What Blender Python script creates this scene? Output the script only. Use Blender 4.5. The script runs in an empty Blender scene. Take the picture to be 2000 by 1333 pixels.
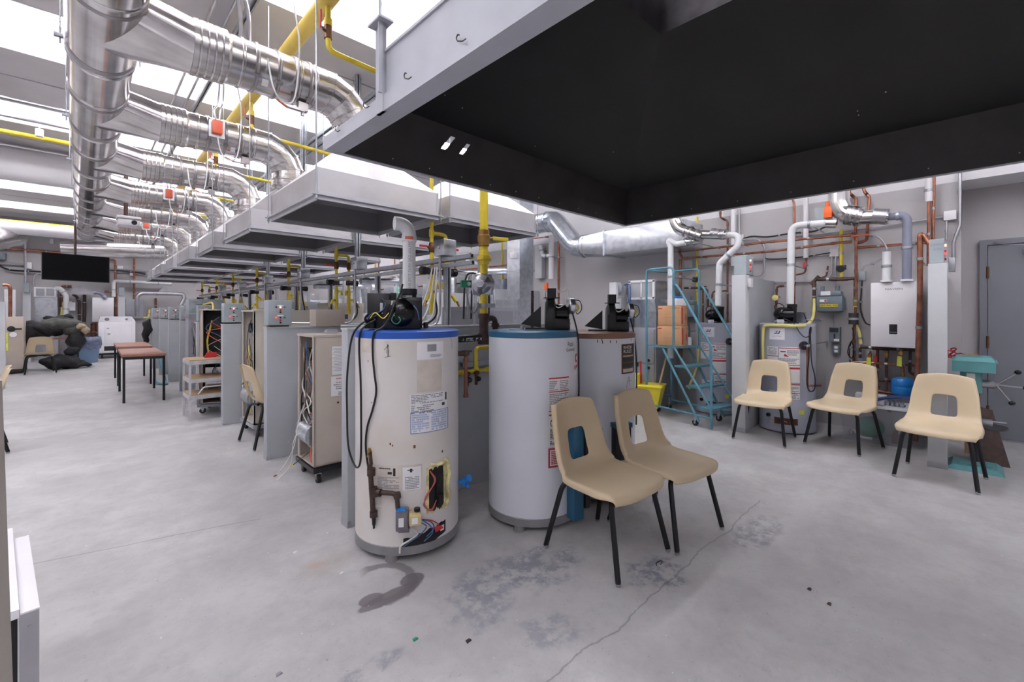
import bpy, bmesh, math, random
from mathutils import Vector, Matrix
random.seed(7)
PI = math.pi
C = bpy.context.scene.collection
scene = bpy.context.scene
# ------------------------------------------------------------------ camera model (1.3 m high, level, 2000x1333 frame)
CF, CU, CH, CY = 866.0, 160.0, 1.3, 612.0
CA = math.atan((1000 - CU) / CF)
FX, FY = math.sin(CA), math.cos(CA)
RX, RY = math.cos(CA), -math.sin(CA)
def _ray(u, v):
    r = (u - 1000) / CF
    return (FX + r * RX, FY + r * RY, (CY - v) / CF)
def atx(u, v, x):
    d = _ray(u, v); t = x / d[0]; return Vector((x, d[1] * t, CH + d[2] * t))
def aty(u, v, y):
    d = _ray(u, v); t = y / d[1]; return Vector((d[0] * t, y, CH + d[2] * t))
def atz(u, v, z=0.0):
    d = _ray(u, v); t = (z - CH) / d[2]; return Vector((d[0] * t, d[1] * t, z))
def atd(u, v, D):
    d = _ray(u, v); return Vector((d[0] * D, d[1] * D, CH + d[2] * D))
# ------------------------------------------------------------------ materials
def L(c):
    if isinstance(c, str):
        c = tuple(int(c[i:i + 2], 16) for i in (0, 2, 4))
    o = []
    for q in c:
        q = q / 255.0
        o.append(q / 12.92 if q <= 0.04045 else ((q + 0.055) / 1.055) ** 2.4)
    return (o[0], o[1], o[2], 1.0)
def mat(name, col, rough=0.5, metal=0.0, var=0.06, scale=6.0, bump=0.0, bscale=60.0, col2=None, spec=0.5, stretch=None, coat=0.0):
    m = bpy.data.materials.new(name); m.use_nodes = True
    nt = m.node_tree; N = nt.nodes; K = nt.links
    b = N['Principled BSDF']
    b.inputs['Roughness'].default_value = rough
    b.inputs['Metallic'].default_value = metal
    b.inputs['Specular IOR Level'].default_value = spec
    b.inputs['Coat Weight'].default_value = coat
    tc = N.new('ShaderNodeTexCoord'); src = tc.outputs['Object']
    if stretch:
        mp = N.new('ShaderNodeMapping'); mp.inputs['Scale'].default_value = stretch
        K.new(src, mp.inputs['Vector']); src = mp.outputs['Vector']
    nz = N.new('ShaderNodeTexNoise'); nz.inputs['Scale'].default_value = scale; nz.inputs['Detail'].default_value = 5
    K.new(src, nz.inputs['Vector'])
    c = L(col)
    if col2 is None:
        a = tuple(max(0, q * (1 - var * 1.6)) for q in c[:3]) + (1,)
        d = tuple(min(1, q * (1 + var)) for q in c[:3]) + (1,)
    else:
        a, d = L(col2), c
    rp = N.new('ShaderNodeValToRGB'); rp.color_ramp.elements[0].position = 0.32; rp.color_ramp.elements[1].position = 0.62
    rp.color_ramp.elements[0].color = a; rp.color_ramp.elements[1].color = d
    K.new(nz.outputs['Fac'], rp.inputs['Fac']); K.new(rp.outputs['Color'], b.inputs['Base Color'])
    if bump > 0:
        n2 = N.new('ShaderNodeTexNoise'); n2.inputs['Scale'].default_value = bscale; n2.inputs['Detail'].default_value = 4
        K.new(src, n2.inputs['Vector'])
        bp = N.new('ShaderNodeBump'); bp.inputs['Strength'].default_value = bump; bp.inputs['Distance'].default_value = 0.01
        K.new(n2.outputs['Fac'], bp.inputs['Height']); K.new(bp.outputs['Normal'], b.inputs['Normal'])
    return m
def emis(name, col, st):
    m = bpy.data.materials.new(name); m.use_nodes = True
    b = m.node_tree.nodes['Principled BSDF']
    b.inputs['Base Color'].default_value = L(col); b.inputs['Emission Color'].default_value = L(col)
    b.inputs['Emission Strength'].default_value = st
    return m
def clear_plastic(name, col, alpha):
    m = mat(name, col, 0.25)
    m.node_tree.nodes['Principled BSDF'].inputs['Alpha'].default_value = alpha
    return m
M = {}
M['wall'] = mat('wall_paint_grey', 'b3b0b2', 0.75, var=0.03, scale=1.2, bump=0.12, bscale=90)
M['wall_white'] = mat('wall_paint_pale', 'dedce0', 0.7, var=0.02, scale=1.0, bump=0.08)
M['beam'] = mat('beam_paint', 'c9c6c9', 0.75, var=0.03, scale=2.5, bump=0.1, bscale=40)
M['deck'] = mat('ceiling_deck_white', 'f2f2f4', 0.8, var=0.01)
M['part'] = mat('partition_grey', 'a9acb2', 0.55, var=0.04, scale=3, bump=0.12, bscale=140)
M['partp'] = mat('partition_pale_grey', 'c3c5c9', 0.55, var=0.04, scale=3, bump=0.12, bscale=140)
M['door'] = mat('door_grey', '74767f', 0.5, var=0.04, scale=2)
M['chrome'] = mat('polished_duct_steel', 'e6e4e4', 0.17, 1.0, var=0.05, scale=2.5, bump=0.05, bscale=5, col2='b9b4b6')
M['duct'] = mat('brushed_duct_steel', 'e4e2e2', 0.24, 1.0, var=0.05, scale=4, bump=0.04, bscale=9, col2='bcb7b6', stretch=(1, 8, 8))
M['band'] = mat('duct_clamp_steel', 'a8a4a6', 0.35, 1.0, var=0.1)
M['galv'] = mat('galvanised_steel', 'dfe4ec', 0.27, 0.92, var=0.05, scale=14, bump=0.04, bscale=6, col2='c6cbd3')
M['hood'] = mat('hood_steel', 'c6c4c8', 0.42, 0.7, var=0.05, scale=2.5, bump=0.03, bscale=8, col2='b2b0b4')
M['hoodrim'] = mat('hood_rim_paint', 'b9b9bf', 0.45, 0.3, var=0.05, scale=6)
M['hoodin'] = mat('hood_inner_steel', '8e8b90', 0.5, 0.6, var=0.08, scale=3)
M['bhood'] = mat('large_hood_paint', 'b4b6bf', 0.5, 0.1, var=0.04, scale=5)
M['black_in'] = mat('black_hood_lining', '0b090c', 0.6, 0.0, var=0.35, scale=3, bump=0.03)
M['black_band'] = mat('sooty_hood_band', '272324', 0.5, 0.1, var=0.25, scale=5, bump=0.05)
M['yellow'] = mat('yellow_gas_pipe', 'dcc437', 0.4, var=0.08, scale=9)
M['yellow_d'] = mat('yellow_pipe_matte', 'd8bb56', 0.45, var=0.06, scale=5)
M['flex'] = mat('yellow_flex_hose', 'e8dc86', 0.45, var=0.06)
M['brass'] = mat('brass', 'a8854c', 0.35, 0.9, var=0.12, scale=20)
M['bronze'] = mat('dark_bronze_valve', '6b4a32', 0.45, 0.6, var=0.15, scale=25)
M['iron'] = mat('brown_iron_pipe', '4d3c38', 0.5, 0.4, var=0.2, scale=20)
M['copper'] = mat('copper_pipe', 'b07860', 0.30, 0.9, var=0.15, scale=12, col2='8a5644')
M['copper_d'] = mat('aged_copper', '7c5344', 0.45, 0.7, var=0.18, scale=12)
M['white'] = mat('white_enamel', 'eeecf1', 0.3, var=0.03, scale=3)
M['tank1'] = mat('scuffed_white_enamel', 'e0dcdc', 0.36, var=0.06, scale=2.2, bump=0.04, bscale=12, col2='d2cbc4')
M['tank2'] = mat('cool_white_enamel', 'dcdfe8', 0.32, var=0.02, scale=2)
M['tank4'] = mat('grey_enamel', 'a7abba', 0.33, var=0.04, scale=2)
M['bluerim'] = mat('bright_blue_enamel', '1f56b4', 0.35, var=0.05)
M['tealrim'] = mat('teal_blue_enamel', '2a5f80', 0.35, var=0.06)
M['brownrim'] = mat('brown_enamel', '84604f', 0.45, var=0.1)
M['skirt'] = mat('grey_skirt', '8a898c', 0.5, 0.2, var=0.08)
M['pvc'] = mat('white_pvc', 'dedfe2', 0.35, var=0.03)
M['pvcg'] = mat('grey_pvc', '84879a', 0.4, var=0.05)
M['box'] = mat('grey_enclosure', 'a3adb3', 0.45, var=0.04)
M['tan'] = mat('tan_furnace', 'b9aea4', 0.45, var=0.05, scale=3)
M['cream'] = mat('cream_furnace', 'c7c1b6', 0.45, var=0.05, scale=3)
M['fgrey'] = mat('grey_furnace', '9b9da6', 0.45, 0.1, var=0.05, scale=3)
M['valvetan'] = mat('valve_box_tan', 'c4b282', 0.4, var=0.06)
M['valvegrey'] = mat('valve_body_grey', '77727c', 0.4, 0.3, var=0.1, scale=20)
M['blk'] = mat('black_plastic', '17161a', 0.35, var=0.15)
M['blkg'] = mat('gloss_black_motor', '101014', 0.18, 0.2, var=0.15)
M['rubber'] = mat('black_rubber', '1d1c1f', 0.6, var=0.1)
M['dark'] = mat('dark_interior', '262324', 0.7, 0.2, var=0.3, scale=9)
M['dkmetal'] = mat('dark_metal', '4a474b', 0.45, 0.6, var=0.2, scale=12)
M['metal'] = mat('plain_steel', 'b5b4ba', 0.3, 0.9, var=0.08)
M['zinc'] = mat('zinc_strut', 'a9adb4', 0.4, 0.75, var=0.08, scale=20)
M['seat'] = mat('beige_chair_shell', 'c6b395', 0.33, var=0.025, scale=4, bump=0.05, bscale=350)
M['seat2'] = mat('light_beige_chair_shell', 'dac7a8', 0.34, var=0.02, scale=4, bump=0.05, bscale=350)
M['leg'] = mat('black_chair_leg', '17171a', 0.3, 0.2, var=0.1)
M['teal'] = mat('teal_tube_paint', '5a8fa2', 0.4, 0.1, var=0.1, scale=14)
M['teald'] = mat('teal_tread', '5d8f9e', 0.5, 0.3, var=0.2, scale=60, bump=0.5, bscale=120)
M['machine'] = mat('teal_machine_paint', '5a9598', 0.35, var=0.06)
M['card'] = mat('cardboard', 'c99a72', 0.75, var=0.05, scale=8)
M['redink'] = mat('red_print', 'b8353a', 0.6)
M['ink'] = mat('black_print', '2c2b30', 0.6)
M['inkg'] = mat('grey_print', '8d8d96', 0.6)
M['inkb'] = mat('blue_print', 'aebad9', 0.6, var=0.1, scale=30)
M['inkbd'] = mat('dark_blue_print', '3f5aa6', 0.6)
M['paper'] = mat('paper_label', 'e9e8ea', 0.6, var=0.03)
M['papero'] = mat('old_paper_label', 'cfc6bd', 0.7, var=0.08, scale=12)
M['lime'] = mat('yellow_green_tag', 'dbe255', 0.55)
M['blue'] = mat('bright_blue', '1b78c8', 0.35)
M['navy'] = mat('navy_hose', '25407e', 0.4)
M['orange'] = mat('orange_actuator', 'd9664a', 0.45, var=0.05)
M['orange2'] = mat('vivid_orange_actuator', 'ee6a2c', 0.45, var=0.05)
M['red'] = mat('red_handle', 'c62f38', 0.4)
M['green'] = mat('green_plastic', '2f8a6a', 0.45)
M['wood'] = mat('worn_wood', 'b59a78', 0.6, var=0.15, scale=5, stretch=(1, 12, 1))
M['tabletop'] = mat('brown_table_laminate', '9b6a58', 0.4, var=0.06, scale=4, stretch=(10, 1, 1))
M['bucket'] = mat('yellow_bucket_plastic', 'ecd83a', 0.4, var=0.05)
M['bin'] = mat('blue_grey_bin', '6d86a4', 0.5, var=0.05)
M['bag'] = mat('grey_bin_liner', '67718a', 0.35, var=0.2, scale=14, bump=0.6, bscale=25)
M['coat'] = mat('black_coat', '1c1b20', 0.7, var=0.4, scale=9, bump=0.8, bscale=14)
M['coatg'] = mat('olive_grey_coat', '4a4b48', 0.8, var=0.25, scale=9, bump=0.8, bscale=14)
M['fur'] = mat('tan_fur_trim', 'b9a58c', 0.9, var=0.25, scale=60, bump=1.0, bscale=120)
M['screen'] = mat('tv_screen', '050509', 0.35, var=0.1, spec=0.12)
M['foam'] = mat('yellow_insulation', 'd8cf9c', 0.9, var=0.2, scale=30, bump=0.8, bscale=50)
M['alu'] = mat('worn_aluminium', 'd4d3d8', 0.4, 0.6, var=0.1, scale=14)
M['wire_w'] = mat('white_wire', 'dcd9d4', 0.5)
M['wire_o'] = mat('orange_wire', 'c9583a', 0.5)
M['wire_b'] = mat('blue_wire', '4a6a9c', 0.5)
M['wire_y'] = mat('yellow_wire', 'e0c648', 0.5)
M['tote'] = clear_plastic('clear_tote_plastic', 'd4d6e4', 0.30)
M['bpipe'] = mat('black_gas_pipe', '141417', 0.3, 0.3)
M['tube_light'] = emis('light_tube', 'fdfcff', 26.0)
M['led_r'] = emis('red_indicator', 'ff4034', 1.6)
M['led_w'] = emis('warm_indicator', 'ff9c88', 2.2)
M['led_g'] = emis('green_indicator', '3fd08a', 2.0)
# ------------------------------------------------------------------ mesh builder
def fillet(pts, r, n=5):
    P = [Vector(p) for p in pts]; out = [P[0]]
    for i in range(1, len(P) - 1):
        a, b, c = P[i - 1], P[i], P[i + 1]
        d1 = (a - b); d2 = (c - b); l1, l2 = d1.length, d2.length
        if l1 < 1e-6 or l2 < 1e-6: continue
        d1 /= l1; d2 /= l2
        ang = d1.angle(d2, PI)
        if ang > PI - 0.05: out.append(b); continue
        t = min(r / math.tan(ang / 2), l1 * 0.48, l2 * 0.48)
        p1, p2 = b + d1 * t, b + d2 * t
        for k in range(n + 1):
            s = k / n
            out.append(p1 * (1 - s) ** 2 + b * 2 * s * (1 - s) + p2 * s * s)
    out.append(P[-1]); return out
def spline(pts, n=6):
    P = [Vector(p) for p in pts]
    if len(P) < 3: return P
    P = [P[0] * 2 - P[1]] + P + [P[-1] * 2 - P[-2]]; out = []
    for i in range(1, len(P) - 2):
        for k in range(n):
            t = k / n; a, b, c, d = P[i - 1], P[i], P[i + 1], P[i + 2]
            out.append(0.5 * ((2 * b) + (c - a) * t + (2 * a - 5 * b + 4 * c - d) * t * t + (3 * b - a - 3 * c + d) * t ** 3))
    out.append(P[-2]); return out
class B:
    def __init__(s): s.bm = bmesh.new(); s.mi = 0; s.ms = []
    def use(s, m):
        if m not in s.ms: s.ms.append(m)
        s.mi = s.ms.index(m); return s
    def _f(s, vs):
        try:
            f = s.bm.faces.new(vs); f.material_index = s.mi; return f
        except ValueError: return None
    def box(s, c, d, rz=0.0, bev=0.0, rot=None):
        m = Matrix.Translation(Vector(c)) @ (rot if rot is not None else Matrix.Rotation(rz, 4, 'Z'))
        m = m @ Matrix.Diagonal((d[0], d[1], d[2], 1))
        old = set(s.bm.faces) if s.mi else None
        r = bmesh.ops.create_cube(s.bm, size=1, matrix=m)
        if bev > 0:
            es = set()
            for v in r['verts']: es.update(v.link_edges)
            bmesh.ops.bevel(s.bm, geom=list(es), offset=bev, segments=2, profile=0.5, affect='EDGES')
        if s.mi:
            for f in s.bm.faces:
                if f not in old: f.material_index = s.mi
        return s
    def box2(s, a, b, bev=0.0):
        a = Vector(a); b = Vector(b)
        return s.box((a + b) / 2, (abs(b.x - a.x), abs(b.y - a.y), abs(b.z - a.z)), bev=bev)
    def ring(s, c, ax, up, r, n):
        q = ax.cross(up).normalized(); up = q.cross(ax).normalized()
        return [s.bm.verts.new(c + (up * math.cos(2 * PI * k / n) + q * math.sin(2 * PI * k / n)) * r) for k in range(n)]
    def tube(s, pts, r, n=10, caps=True, closed=False):
        P = [Vector(p) for p in pts]; rr = r if hasattr(r, '__len__') else [r] * len(P)
        Q = [P[0]]; R_ = [rr[0]]
        for p, q in zip(P[1:], rr[1:]):
            if (p - Q[-1]).length > 1e-5: Q.append(p); R_.append(q)
        P = Q
        if len(P) < 2: return s
        up = None; rings = []
        for i, p in enumerate(P):
            if closed: t = P[(i + 1) % len(P)] - P[i - 1]
            elif i == 0: t = P[1] - P[0]
            elif i == len(P) - 1: t = P[-1] - P[-2]
            else: t = (P[i + 1] - p).normalized() + (p - P[i - 1]).normalized()
            if t.length < 1e-7: t = P[i] - P[i - 1]
            t.normalize()
            if up is None: up = Vector((0, 0, 1)) if abs(t.z) < 0.9 else Vector((1, 0, 0))
            q = t.cross(up)
            if q.length < 1e-4: up = Vector((0.3, 0.8, 0.1)); q = t.cross(up)
            q.normalize(); up = q.cross(t).normalized()
            rings.append(s.ring(p, t, up, R_[i], n))
        m = len(rings)
        for i in range(m if closed else m - 1):
            a, b = rings[i], rings[(i + 1) % m]
            for k in range(n): s._f((a[k], a[(k + 1) % n], b[(k + 1) % n], b[k]))
        if caps and not closed:
            s._f(rings[0][::-1]); s._f(rings[-1])
        return s
    def cyl(s, a, b, r, r2=None, n=16, caps=True):
        return s.tube([a, b], [r, r if r2 is None else r2], n, caps)
    def prof(s, a, ax, pr, n=24, caps=True):
        # pr = [(radius, distance along axis)]
        a = Vector(a); ax = Vector(ax).normalized(); up = Vector((0, 0, 1)) if abs(ax.z) < 0.9 else Vector((1, 0, 0))
        rg = [s.ring(a + ax * d, ax, up, max(r, 1e-4), n) for r, d in pr]
        for i in range(len(rg) - 1):
            for k in range(n): s._f((rg[i][k], rg[i][(k + 1) % n], rg[i + 1][(k + 1) % n], rg[i + 1][k]))
        if caps: s._f(rg[0][::-1]); s._f(rg[-1])
        return s
    def sphere(s, c, r, sc=(1, 1, 1), u=16, v=10):
        n0 = len(s.bm.faces)
        bmesh.ops.create_uvsphere(s.bm, u_segments=u, v_segments=v, radius=r, matrix=Matrix.Translation(Vector(c)) @ Matrix.Diagonal((sc[0], sc[1], sc[2], 1)))
        s.bm.faces.ensure_lookup_table()
        for f in s.bm.faces[n0:]: f.material_index = s.mi
        return s
    def poly(s, pts): s._f([s.bm.verts.new(Vector(p)) for p in pts]); return s
    def prism(s, pts, d):
        d = Vector(d); a = [s.bm.verts.new(Vector(p)) for p in pts]; b = [s.bm.verts.new(Vector(p) + d) for p in pts]; n = len(a)
        s._f(a[::-1]); s._f(b)
        for k in range(n): s._f((a[k], a[(k + 1) % n], b[(k + 1) % n], b[k]))
        return s
    def hexa(s, a, b):
        # a, b: four corners each (bottom, top)
        A = [s.bm.verts.new(Vector(p)) for p in a]; Bv = [s.bm.verts.new(Vector(p)) for p in b]
        s._f(A[::-1]); s._f(Bv)
        for k in range(4): s._f((A[k], A[(k + 1) % 4], Bv[(k + 1) % 4], Bv[k]))
        return s
    def text(s, txt, size, fn, bold=0.0):
        cu = bpy.data.curves.new('t', 'FONT'); cu.body = txt; cu.size = size; cu.align_x = 'CENTER'; cu.align_y = 'CENTER'; cu.offset = bold; cu.resolution_u = 2
        o = bpy.data.objects.new('t', cu); me = bpy.data.meshes.new_from_object(o)
        vs = [s.bm.verts.new(Vector(fn(v.co.x, v.co.y))) for v in me.vertices]
        for p in me.polygons: s._f([vs[i] for i in p.vertices])
        bpy.data.objects.remove(o); bpy.data.curves.remove(cu); bpy.data.meshes.remove(me)
        return s
    def patch(s, fn, x0, x1, y0, y1, nx=8, ny=1, t=0.0):
        # fn(x, y, depth) -> point ; a thin sheet following a surface
        g = [[s.bm.verts.new(Vector(fn(x0 + (x1 - x0) * i / nx, y0 + (y1 - y0) * j / ny))) for i in range(nx + 1)] for j in range(ny + 1)]
        for j in range(ny):
            for i in range(nx): s._f((g[j][i], g[j][i + 1], g[j + 1][i + 1], g[j + 1][i]))
        return s
    def make(s, name, m=None, parent=None, world=False, sharp=0.62, local=False):
        bm = s.bm
        bmesh.ops.recalc_face_normals(bm, faces=bm.faces[:])
        for f in bm.faces: f.smooth = True
        for e in bm.edges:
            if len(e.link_faces) == 2 and e.calc_face_angle(0) > sharp: e.smooth = False
        me = bpy.data.meshes.new(name)
        off = Vector((0, 0, 0))
        if parent is None and not local:
            xs = [v.co for v in bm.verts]
            if xs:
                off = Vector(((min(p.x for p in xs) + max(p.x for p in xs)) / 2, (min(p.y for p in xs) + max(p.y for p in xs)) / 2, min(p.z for p in xs)))
        elif world:
            q = parent
            while q is not None: off += q.location; q = q.parent
        if off.length > 0: bmesh.ops.translate(bm, verts=bm.verts[:], vec=-off)
        bm.to_mesh(me); bm.free()
        o = bpy.data.objects.new(name, me); C.objects.link(o)
        if parent is None: o.location = off
        else: o.parent = parent
        for q in (s.ms if s.ms else [m]): me.materials.append(M[q] if isinstance(q, str) else q)
        return o
def tag(o, label=None, cat=None, group=None, kind=None):
    if label: o['label'] = label
    if cat: o['category'] = cat
    if group: o['group'] = group
    if kind: o['kind'] = kind
    return o
def thing(name, label, cat, loc=(0, 0, 0), rz=0.0, group=None):
    o = bpy.data.objects.new(name, None); C.objects.link(o); o.empty_display_size = 0.1
    o.location = loc; o.rotation_euler = (0, 0, rz)
    return tag(o, label, cat, group)
def struct(o): o['kind'] = 'structure'; return o
def dup(o, loc=None, rz=None, label=None, parent=None, group=None):
    c = o.copy(); C.objects.link(c)
    if parent is not None: c.parent = parent
    if loc is not None: c.location = loc
    if rz is not None: c.rotation_euler = (0, 0, rz)
    if label: c['label'] = label
    if group: c['group'] = group
    for ch in list(o.children): dup(ch, parent=c)
    return c
def clamps(o, P, r, wall_axis, wall_at):
    # small straps holding a pipe to the wall it runs on
    best = sorted(range(len(P) - 1), key=lambda i: -(Vector(P[i + 1]) - Vector(P[i])).length)[:2]
    for i in best:
        a, c = Vector(P[i]), Vector(P[i + 1])
        if (c - a).length < .1: continue
        for f in ((.25, .75) if (c - a).length > .9 else (.5,)):
            p = a + (c - a) * f; q = p.copy(); q[wall_axis] = wall_at
            if abs(wall_at - p[wall_axis]) > 1.6 or wall_at <= p[wall_axis]: continue
            b = B(); d = (c - a).normalized(); b.cyl(p - d * .012, p + d * .012, r * 1.18 + .001, n=12); b.tube([p, q], .006, 6); b.make('pipe_clamp', 'zinc', o, world=True)
def pipe(name, label, cat, pts, r, m, bend=0.0, n=10, smooth=False, group=None, fittings=None, fr=1.35):
    b = B()
    P = spline(pts) if smooth else (fillet(pts, bend) if bend > 0 else pts)
    b.tube(P, r, n)
    if fittings:
        for p in fittings:
            p, ax = Vector(p[0]), Vector(p[1]).normalized()
            b.cyl(p - ax * r * 1.6, p + ax * r * 1.6, r * fr, n=n)
    return tag(b.make(name, m), label, cat, group)
ORD = ['nearest', 'second nearest', 'third nearest', 'fourth nearest', 'fifth nearest', 'sixth nearest', 'seventh nearest', 'eighth nearest', 'ninth nearest']
# ------------------------------------------------------------------ room
WX, LX, BY, NY = 6.3, -3.4, 18.8, -6.0
ZB, ZD = 3.9, 4.35
def floor_material():
    m = bpy.data.materials.new('polished_concrete_floor'); m.use_nodes = True
    nt = m.node_tree; N = nt.nodes; K = nt.links; b = N['Principled BSDF']
    tc = N.new('ShaderNodeTexCoord'); P = tc.outputs['Object']
    def noise(sc, det=6, ro=0.6, dist=0.0, vec=None):
        n = N.new('ShaderNodeTexNoise'); n.inputs['Scale'].default_value = sc; n.inputs['Detail'].default_value = det
        n.inputs['Roughness'].default_value = ro; n.inputs['Distortion'].default_value = dist; K.new(vec or P, n.inputs['Vector']); return n.outputs['Fac']
    def ramp(f, a, c, ca=(0, 0, 0, 1), cb=(1, 1, 1, 1)):
        r = N.new('ShaderNodeValToRGB'); r.color_ramp.elements[0].position = a; r.color_ramp.elements[1].position = c
        r.color_ramp.elements[0].color = ca; r.color_ramp.elements[1].color = cb; K.new(f, r.inputs['Fac']); return r.outputs['Color']
    def mth(op, x, y=None):
        n = N.new('ShaderNodeMath'); n.operation = op
        for i, q in enumerate((x, y)):
            if q is None: continue
            if isinstance(q, (int, float)): n.inputs[i].default_value = q
            else: K.new(q, n.inputs[i])
        return n.outputs[0]
    def mix(f, a, c):
        n = N.new('ShaderNodeMix'); n.data_type = 'RGBA'
        if isinstance(f, (int, float)): n.inputs[0].default_value = f
        else: K.new(f, n.inputs[0])
        for i, q in ((6, a), (7, c)):
            if isinstance(q, tuple): n.inputs[i].default_value = q
            else: K.new(q, n.inputs[i])
        return n.outputs[2]
    sep = N.new('ShaderNodeSeparateXYZ'); K.new(P, sep.inputs[0]); X, Y = sep.outputs[0], sep.outputs[1]
    base = mix(ramp(noise(0.9, 5), 0.38, 0.62), L('afaeb0'), L('c3c2c3'))
    base = mix(mth('MULTIPLY', ramp(noise(3.2, 8, 0.7), 0.42, 0.66), 0.8), base, L('a3a0a2'))
    base = mix(mth('MULTIPLY', ramp(noise(17, 6, 0.8), 0.50, 0.75), 0.45), base, L('96939a'))
    def blob(cx, cy, rx, ry, soft, col, amt, nsc=3.0, namp=0.35, spots=None):
        dx = mth('DIVIDE', mth('SUBTRACT', X, cx), rx); dy = mth('DIVIDE', mth('SUBTRACT', Y, cy), ry)
        d = mth('SQRT', mth('ADD', mth('MULTIPLY', dx, dx), mth('MULTIPLY', dy, dy)))
        d = mth('ADD', d, mth('MULTIPLY', mth('SUBTRACT', noise(nsc, 6, 0.7), 0.5), namp * 4))
        k = ramp(d, 1 - soft, 1.0, (1, 1, 1, 1), (0, 0, 0, 1))
        if spots: k = mth('MULTIPLY', k, ramp(noise(spots, 8, 0.75), 0.44, 0.56))
        return mix(mth('MULTIPLY', k, amt), base, L(col))
    # worn blue-grey patches where the floor coating is left, in front of the tanks
    for (u, v, rx, ry, c, a) in ((1060, 1105, 0.26, 0.2, '7c7e88', 0.85), (960, 1130, 0.28, 0.16, '80818b', 0.8), (1280, 1120, 0.2, 0.14, '777985', 0.85),
                                 (1480, 1040, 0.3, 0.12, '7c7c86', 0.7), (720, 1310, 0.17, 0.05, '85868f', 0.75), (930, 1180, 0.2, 0.2, '80818c', 0.6), (1070, 1230, 0.15, 0.12, '80818c', 0.6)):
        p = atz(u, v); base = blob(p.x, p.y, rx, ry, 0.35, c, a, 6.0, 0.4, 11)
    for (u, v, rx, ry, c, a) in ((640, 1100, 0.2, 0.12, 'a09488', 0.45), (1250, 1040, 0.3, 0.2, '858184', 0.5), (1180, 960, 0.3, 0.2, '807d83', 0.55), (905, 1010, 0.12, 0.05, '767375', 0.5)):
        p = atz(u, v); base = blob(p.x, p.y, rx, ry, 0.8, c, a)
    # damp ring in front of the first tank
    p = atz(745, 1140)
    dx = mth('SUBTRACT', X, p.x); dy = mth('SUBTRACT', Y, p.y)
    d = mth('SQRT', mth('ADD', mth('MULTIPLY', dx, dx), mth('MULTIPLY', dy, dy)))
    d = mth('ADD', d, mth('MULTIPLY', mth('SUBTRACT', noise(9, 3), 0.5), 0.06))
    ring = ramp(mth('ABSOLUTE', mth('SUBTRACT', d, 0.15)), 0.022, 0.032, (1, 1, 1, 1), (0, 0, 0, 1))
    side = ramp(mth('ADD', mth('SUBTRACT', mth('MULTIPLY', dx, 0.9), mth('MULTIPLY', dy, 0.25)), 0.5), 0.42, 0.47)
    base = mix(mth('MULTIPLY', mth('MULTIPLY', ring, side), 0.75), base, L('6a6568'))
    for (u, v, rx, ry) in ((765, 1165, 0.17, 0.045), (805, 1132, 0.065, 0.05), (725, 1172, 0.06, 0.045)):
        p = atz(u, v); base = blob(p.x, p.y, rx, ry, 0.12, '655f63', 0.85, 7.0, 0.14)
    p = atz(616, 1105); base = blob(p.x, p.y, 0.05, 0.03, 0.2, 'ae9a8c', 0.7, 9.0, 0.3)
    # hairline cracks
    def crack(a, c, w, amt, lo, hi, wob=0.16):
        nonlocal base
        a = atz(*a); c = atz(*c); dv = (c - a); ln = dv.length; dv /= ln
        ax = mth('SUBTRACT', X, a.x); ay = mth('SUBTRACT', Y, a.y)
        along = mth('ADD', mth('MULTIPLY', ax, dv.x), mth('MULTIPLY', ay, dv.y))
        acr = mth('SUBTRACT', mth('MULTIPLY', ax, dv.y), mth('MULTIPLY', ay, dv.x))
        wv = mth('ADD', mth('MULTIPLY', mth('SUBTRACT', noise(1.7, 8, 0.6), 0.5), wob), acr)
        k = ramp(mth('ABSOLUTE', wv), w * 0.5, w, (1, 1, 1, 1), (0, 0, 0, 1))
        k = mth('MULTIPLY', k, mth('LESS_THAN', mth('ABSOLUTE', mth('SUBTRACT', along, (lo + hi) / 2 * ln)), (hi - lo) / 2 * ln))
        base = mix(mth('MULTIPLY', k, amt), base, L('554f53'))
    crack((1075, 1333), (1510, 960), 0.0045, 0.6, -0.1, 0.9)
    crack((70, 1100), (400, 1035), 0.006, 0.45, -0.2, 1.4, 0.05)
    crack((60, 858), (140, 850), 0.01, 0.45, -1.5, 2.0, 0.05)
    sp = ramp(noise(60, 2, 0.5), 0.70, 0.73); base = mix(mth('MULTIPLY', sp, 0.5), base, L('7c777a'))
    sp = ramp(noise(38, 2, 0.5), 0.74, 0.76); base = mix(mth('MULTIPLY', sp, 0.6), base, L('e9e7e8'))
    K.new(base, b.inputs['Base Color'])
    rr = N.new('ShaderNodeMapRange'); K.new(noise(2.2, 5), rr.inputs[0]); rr.inputs[3].default_value = 0.30; rr.inputs[4].default_value = 0.52
    K.new(rr.outputs[0], b.inputs['Roughness'])
    bp = N.new('ShaderNodeBump'); bp.inputs['Strength'].default_value = 0.08; bp.inputs['Distance'].default_value = 0.01
    K.new(noise(35, 6), bp.inputs['Height']); K.new(bp.outputs['Normal'], b.inputs['Normal'])
    return m
b = B(); b.poly([(LX, NY, 0), (WX + 0.6, NY, 0), (WX + 0.6, BY, 0), (LX, BY, 0)])
M['floor'] = floor_material()
struct(b.make('floor', 'floor', local=True))
b = B(); b.box2((LX - .2, NY - .2, ZD), (WX + .8, BY + .2, ZD + .1)); struct(b.make('ceiling', 'deck'))
b = B(); b.box2((LX - .2, BY, 0), (WX + .8, BY + .15, ZD)); struct(b.make('wall_back', 'wall'))
b = B(); b.box2((LX - .2, NY - .15, 0), (WX + .8, NY, ZD)); struct(b.make('wall_near', 'wall'))
b = B(); b.box2((LX - .15, NY, 0), (LX, BY, ZD)); struct(b.make('wall_left', 'wall'))
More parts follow.
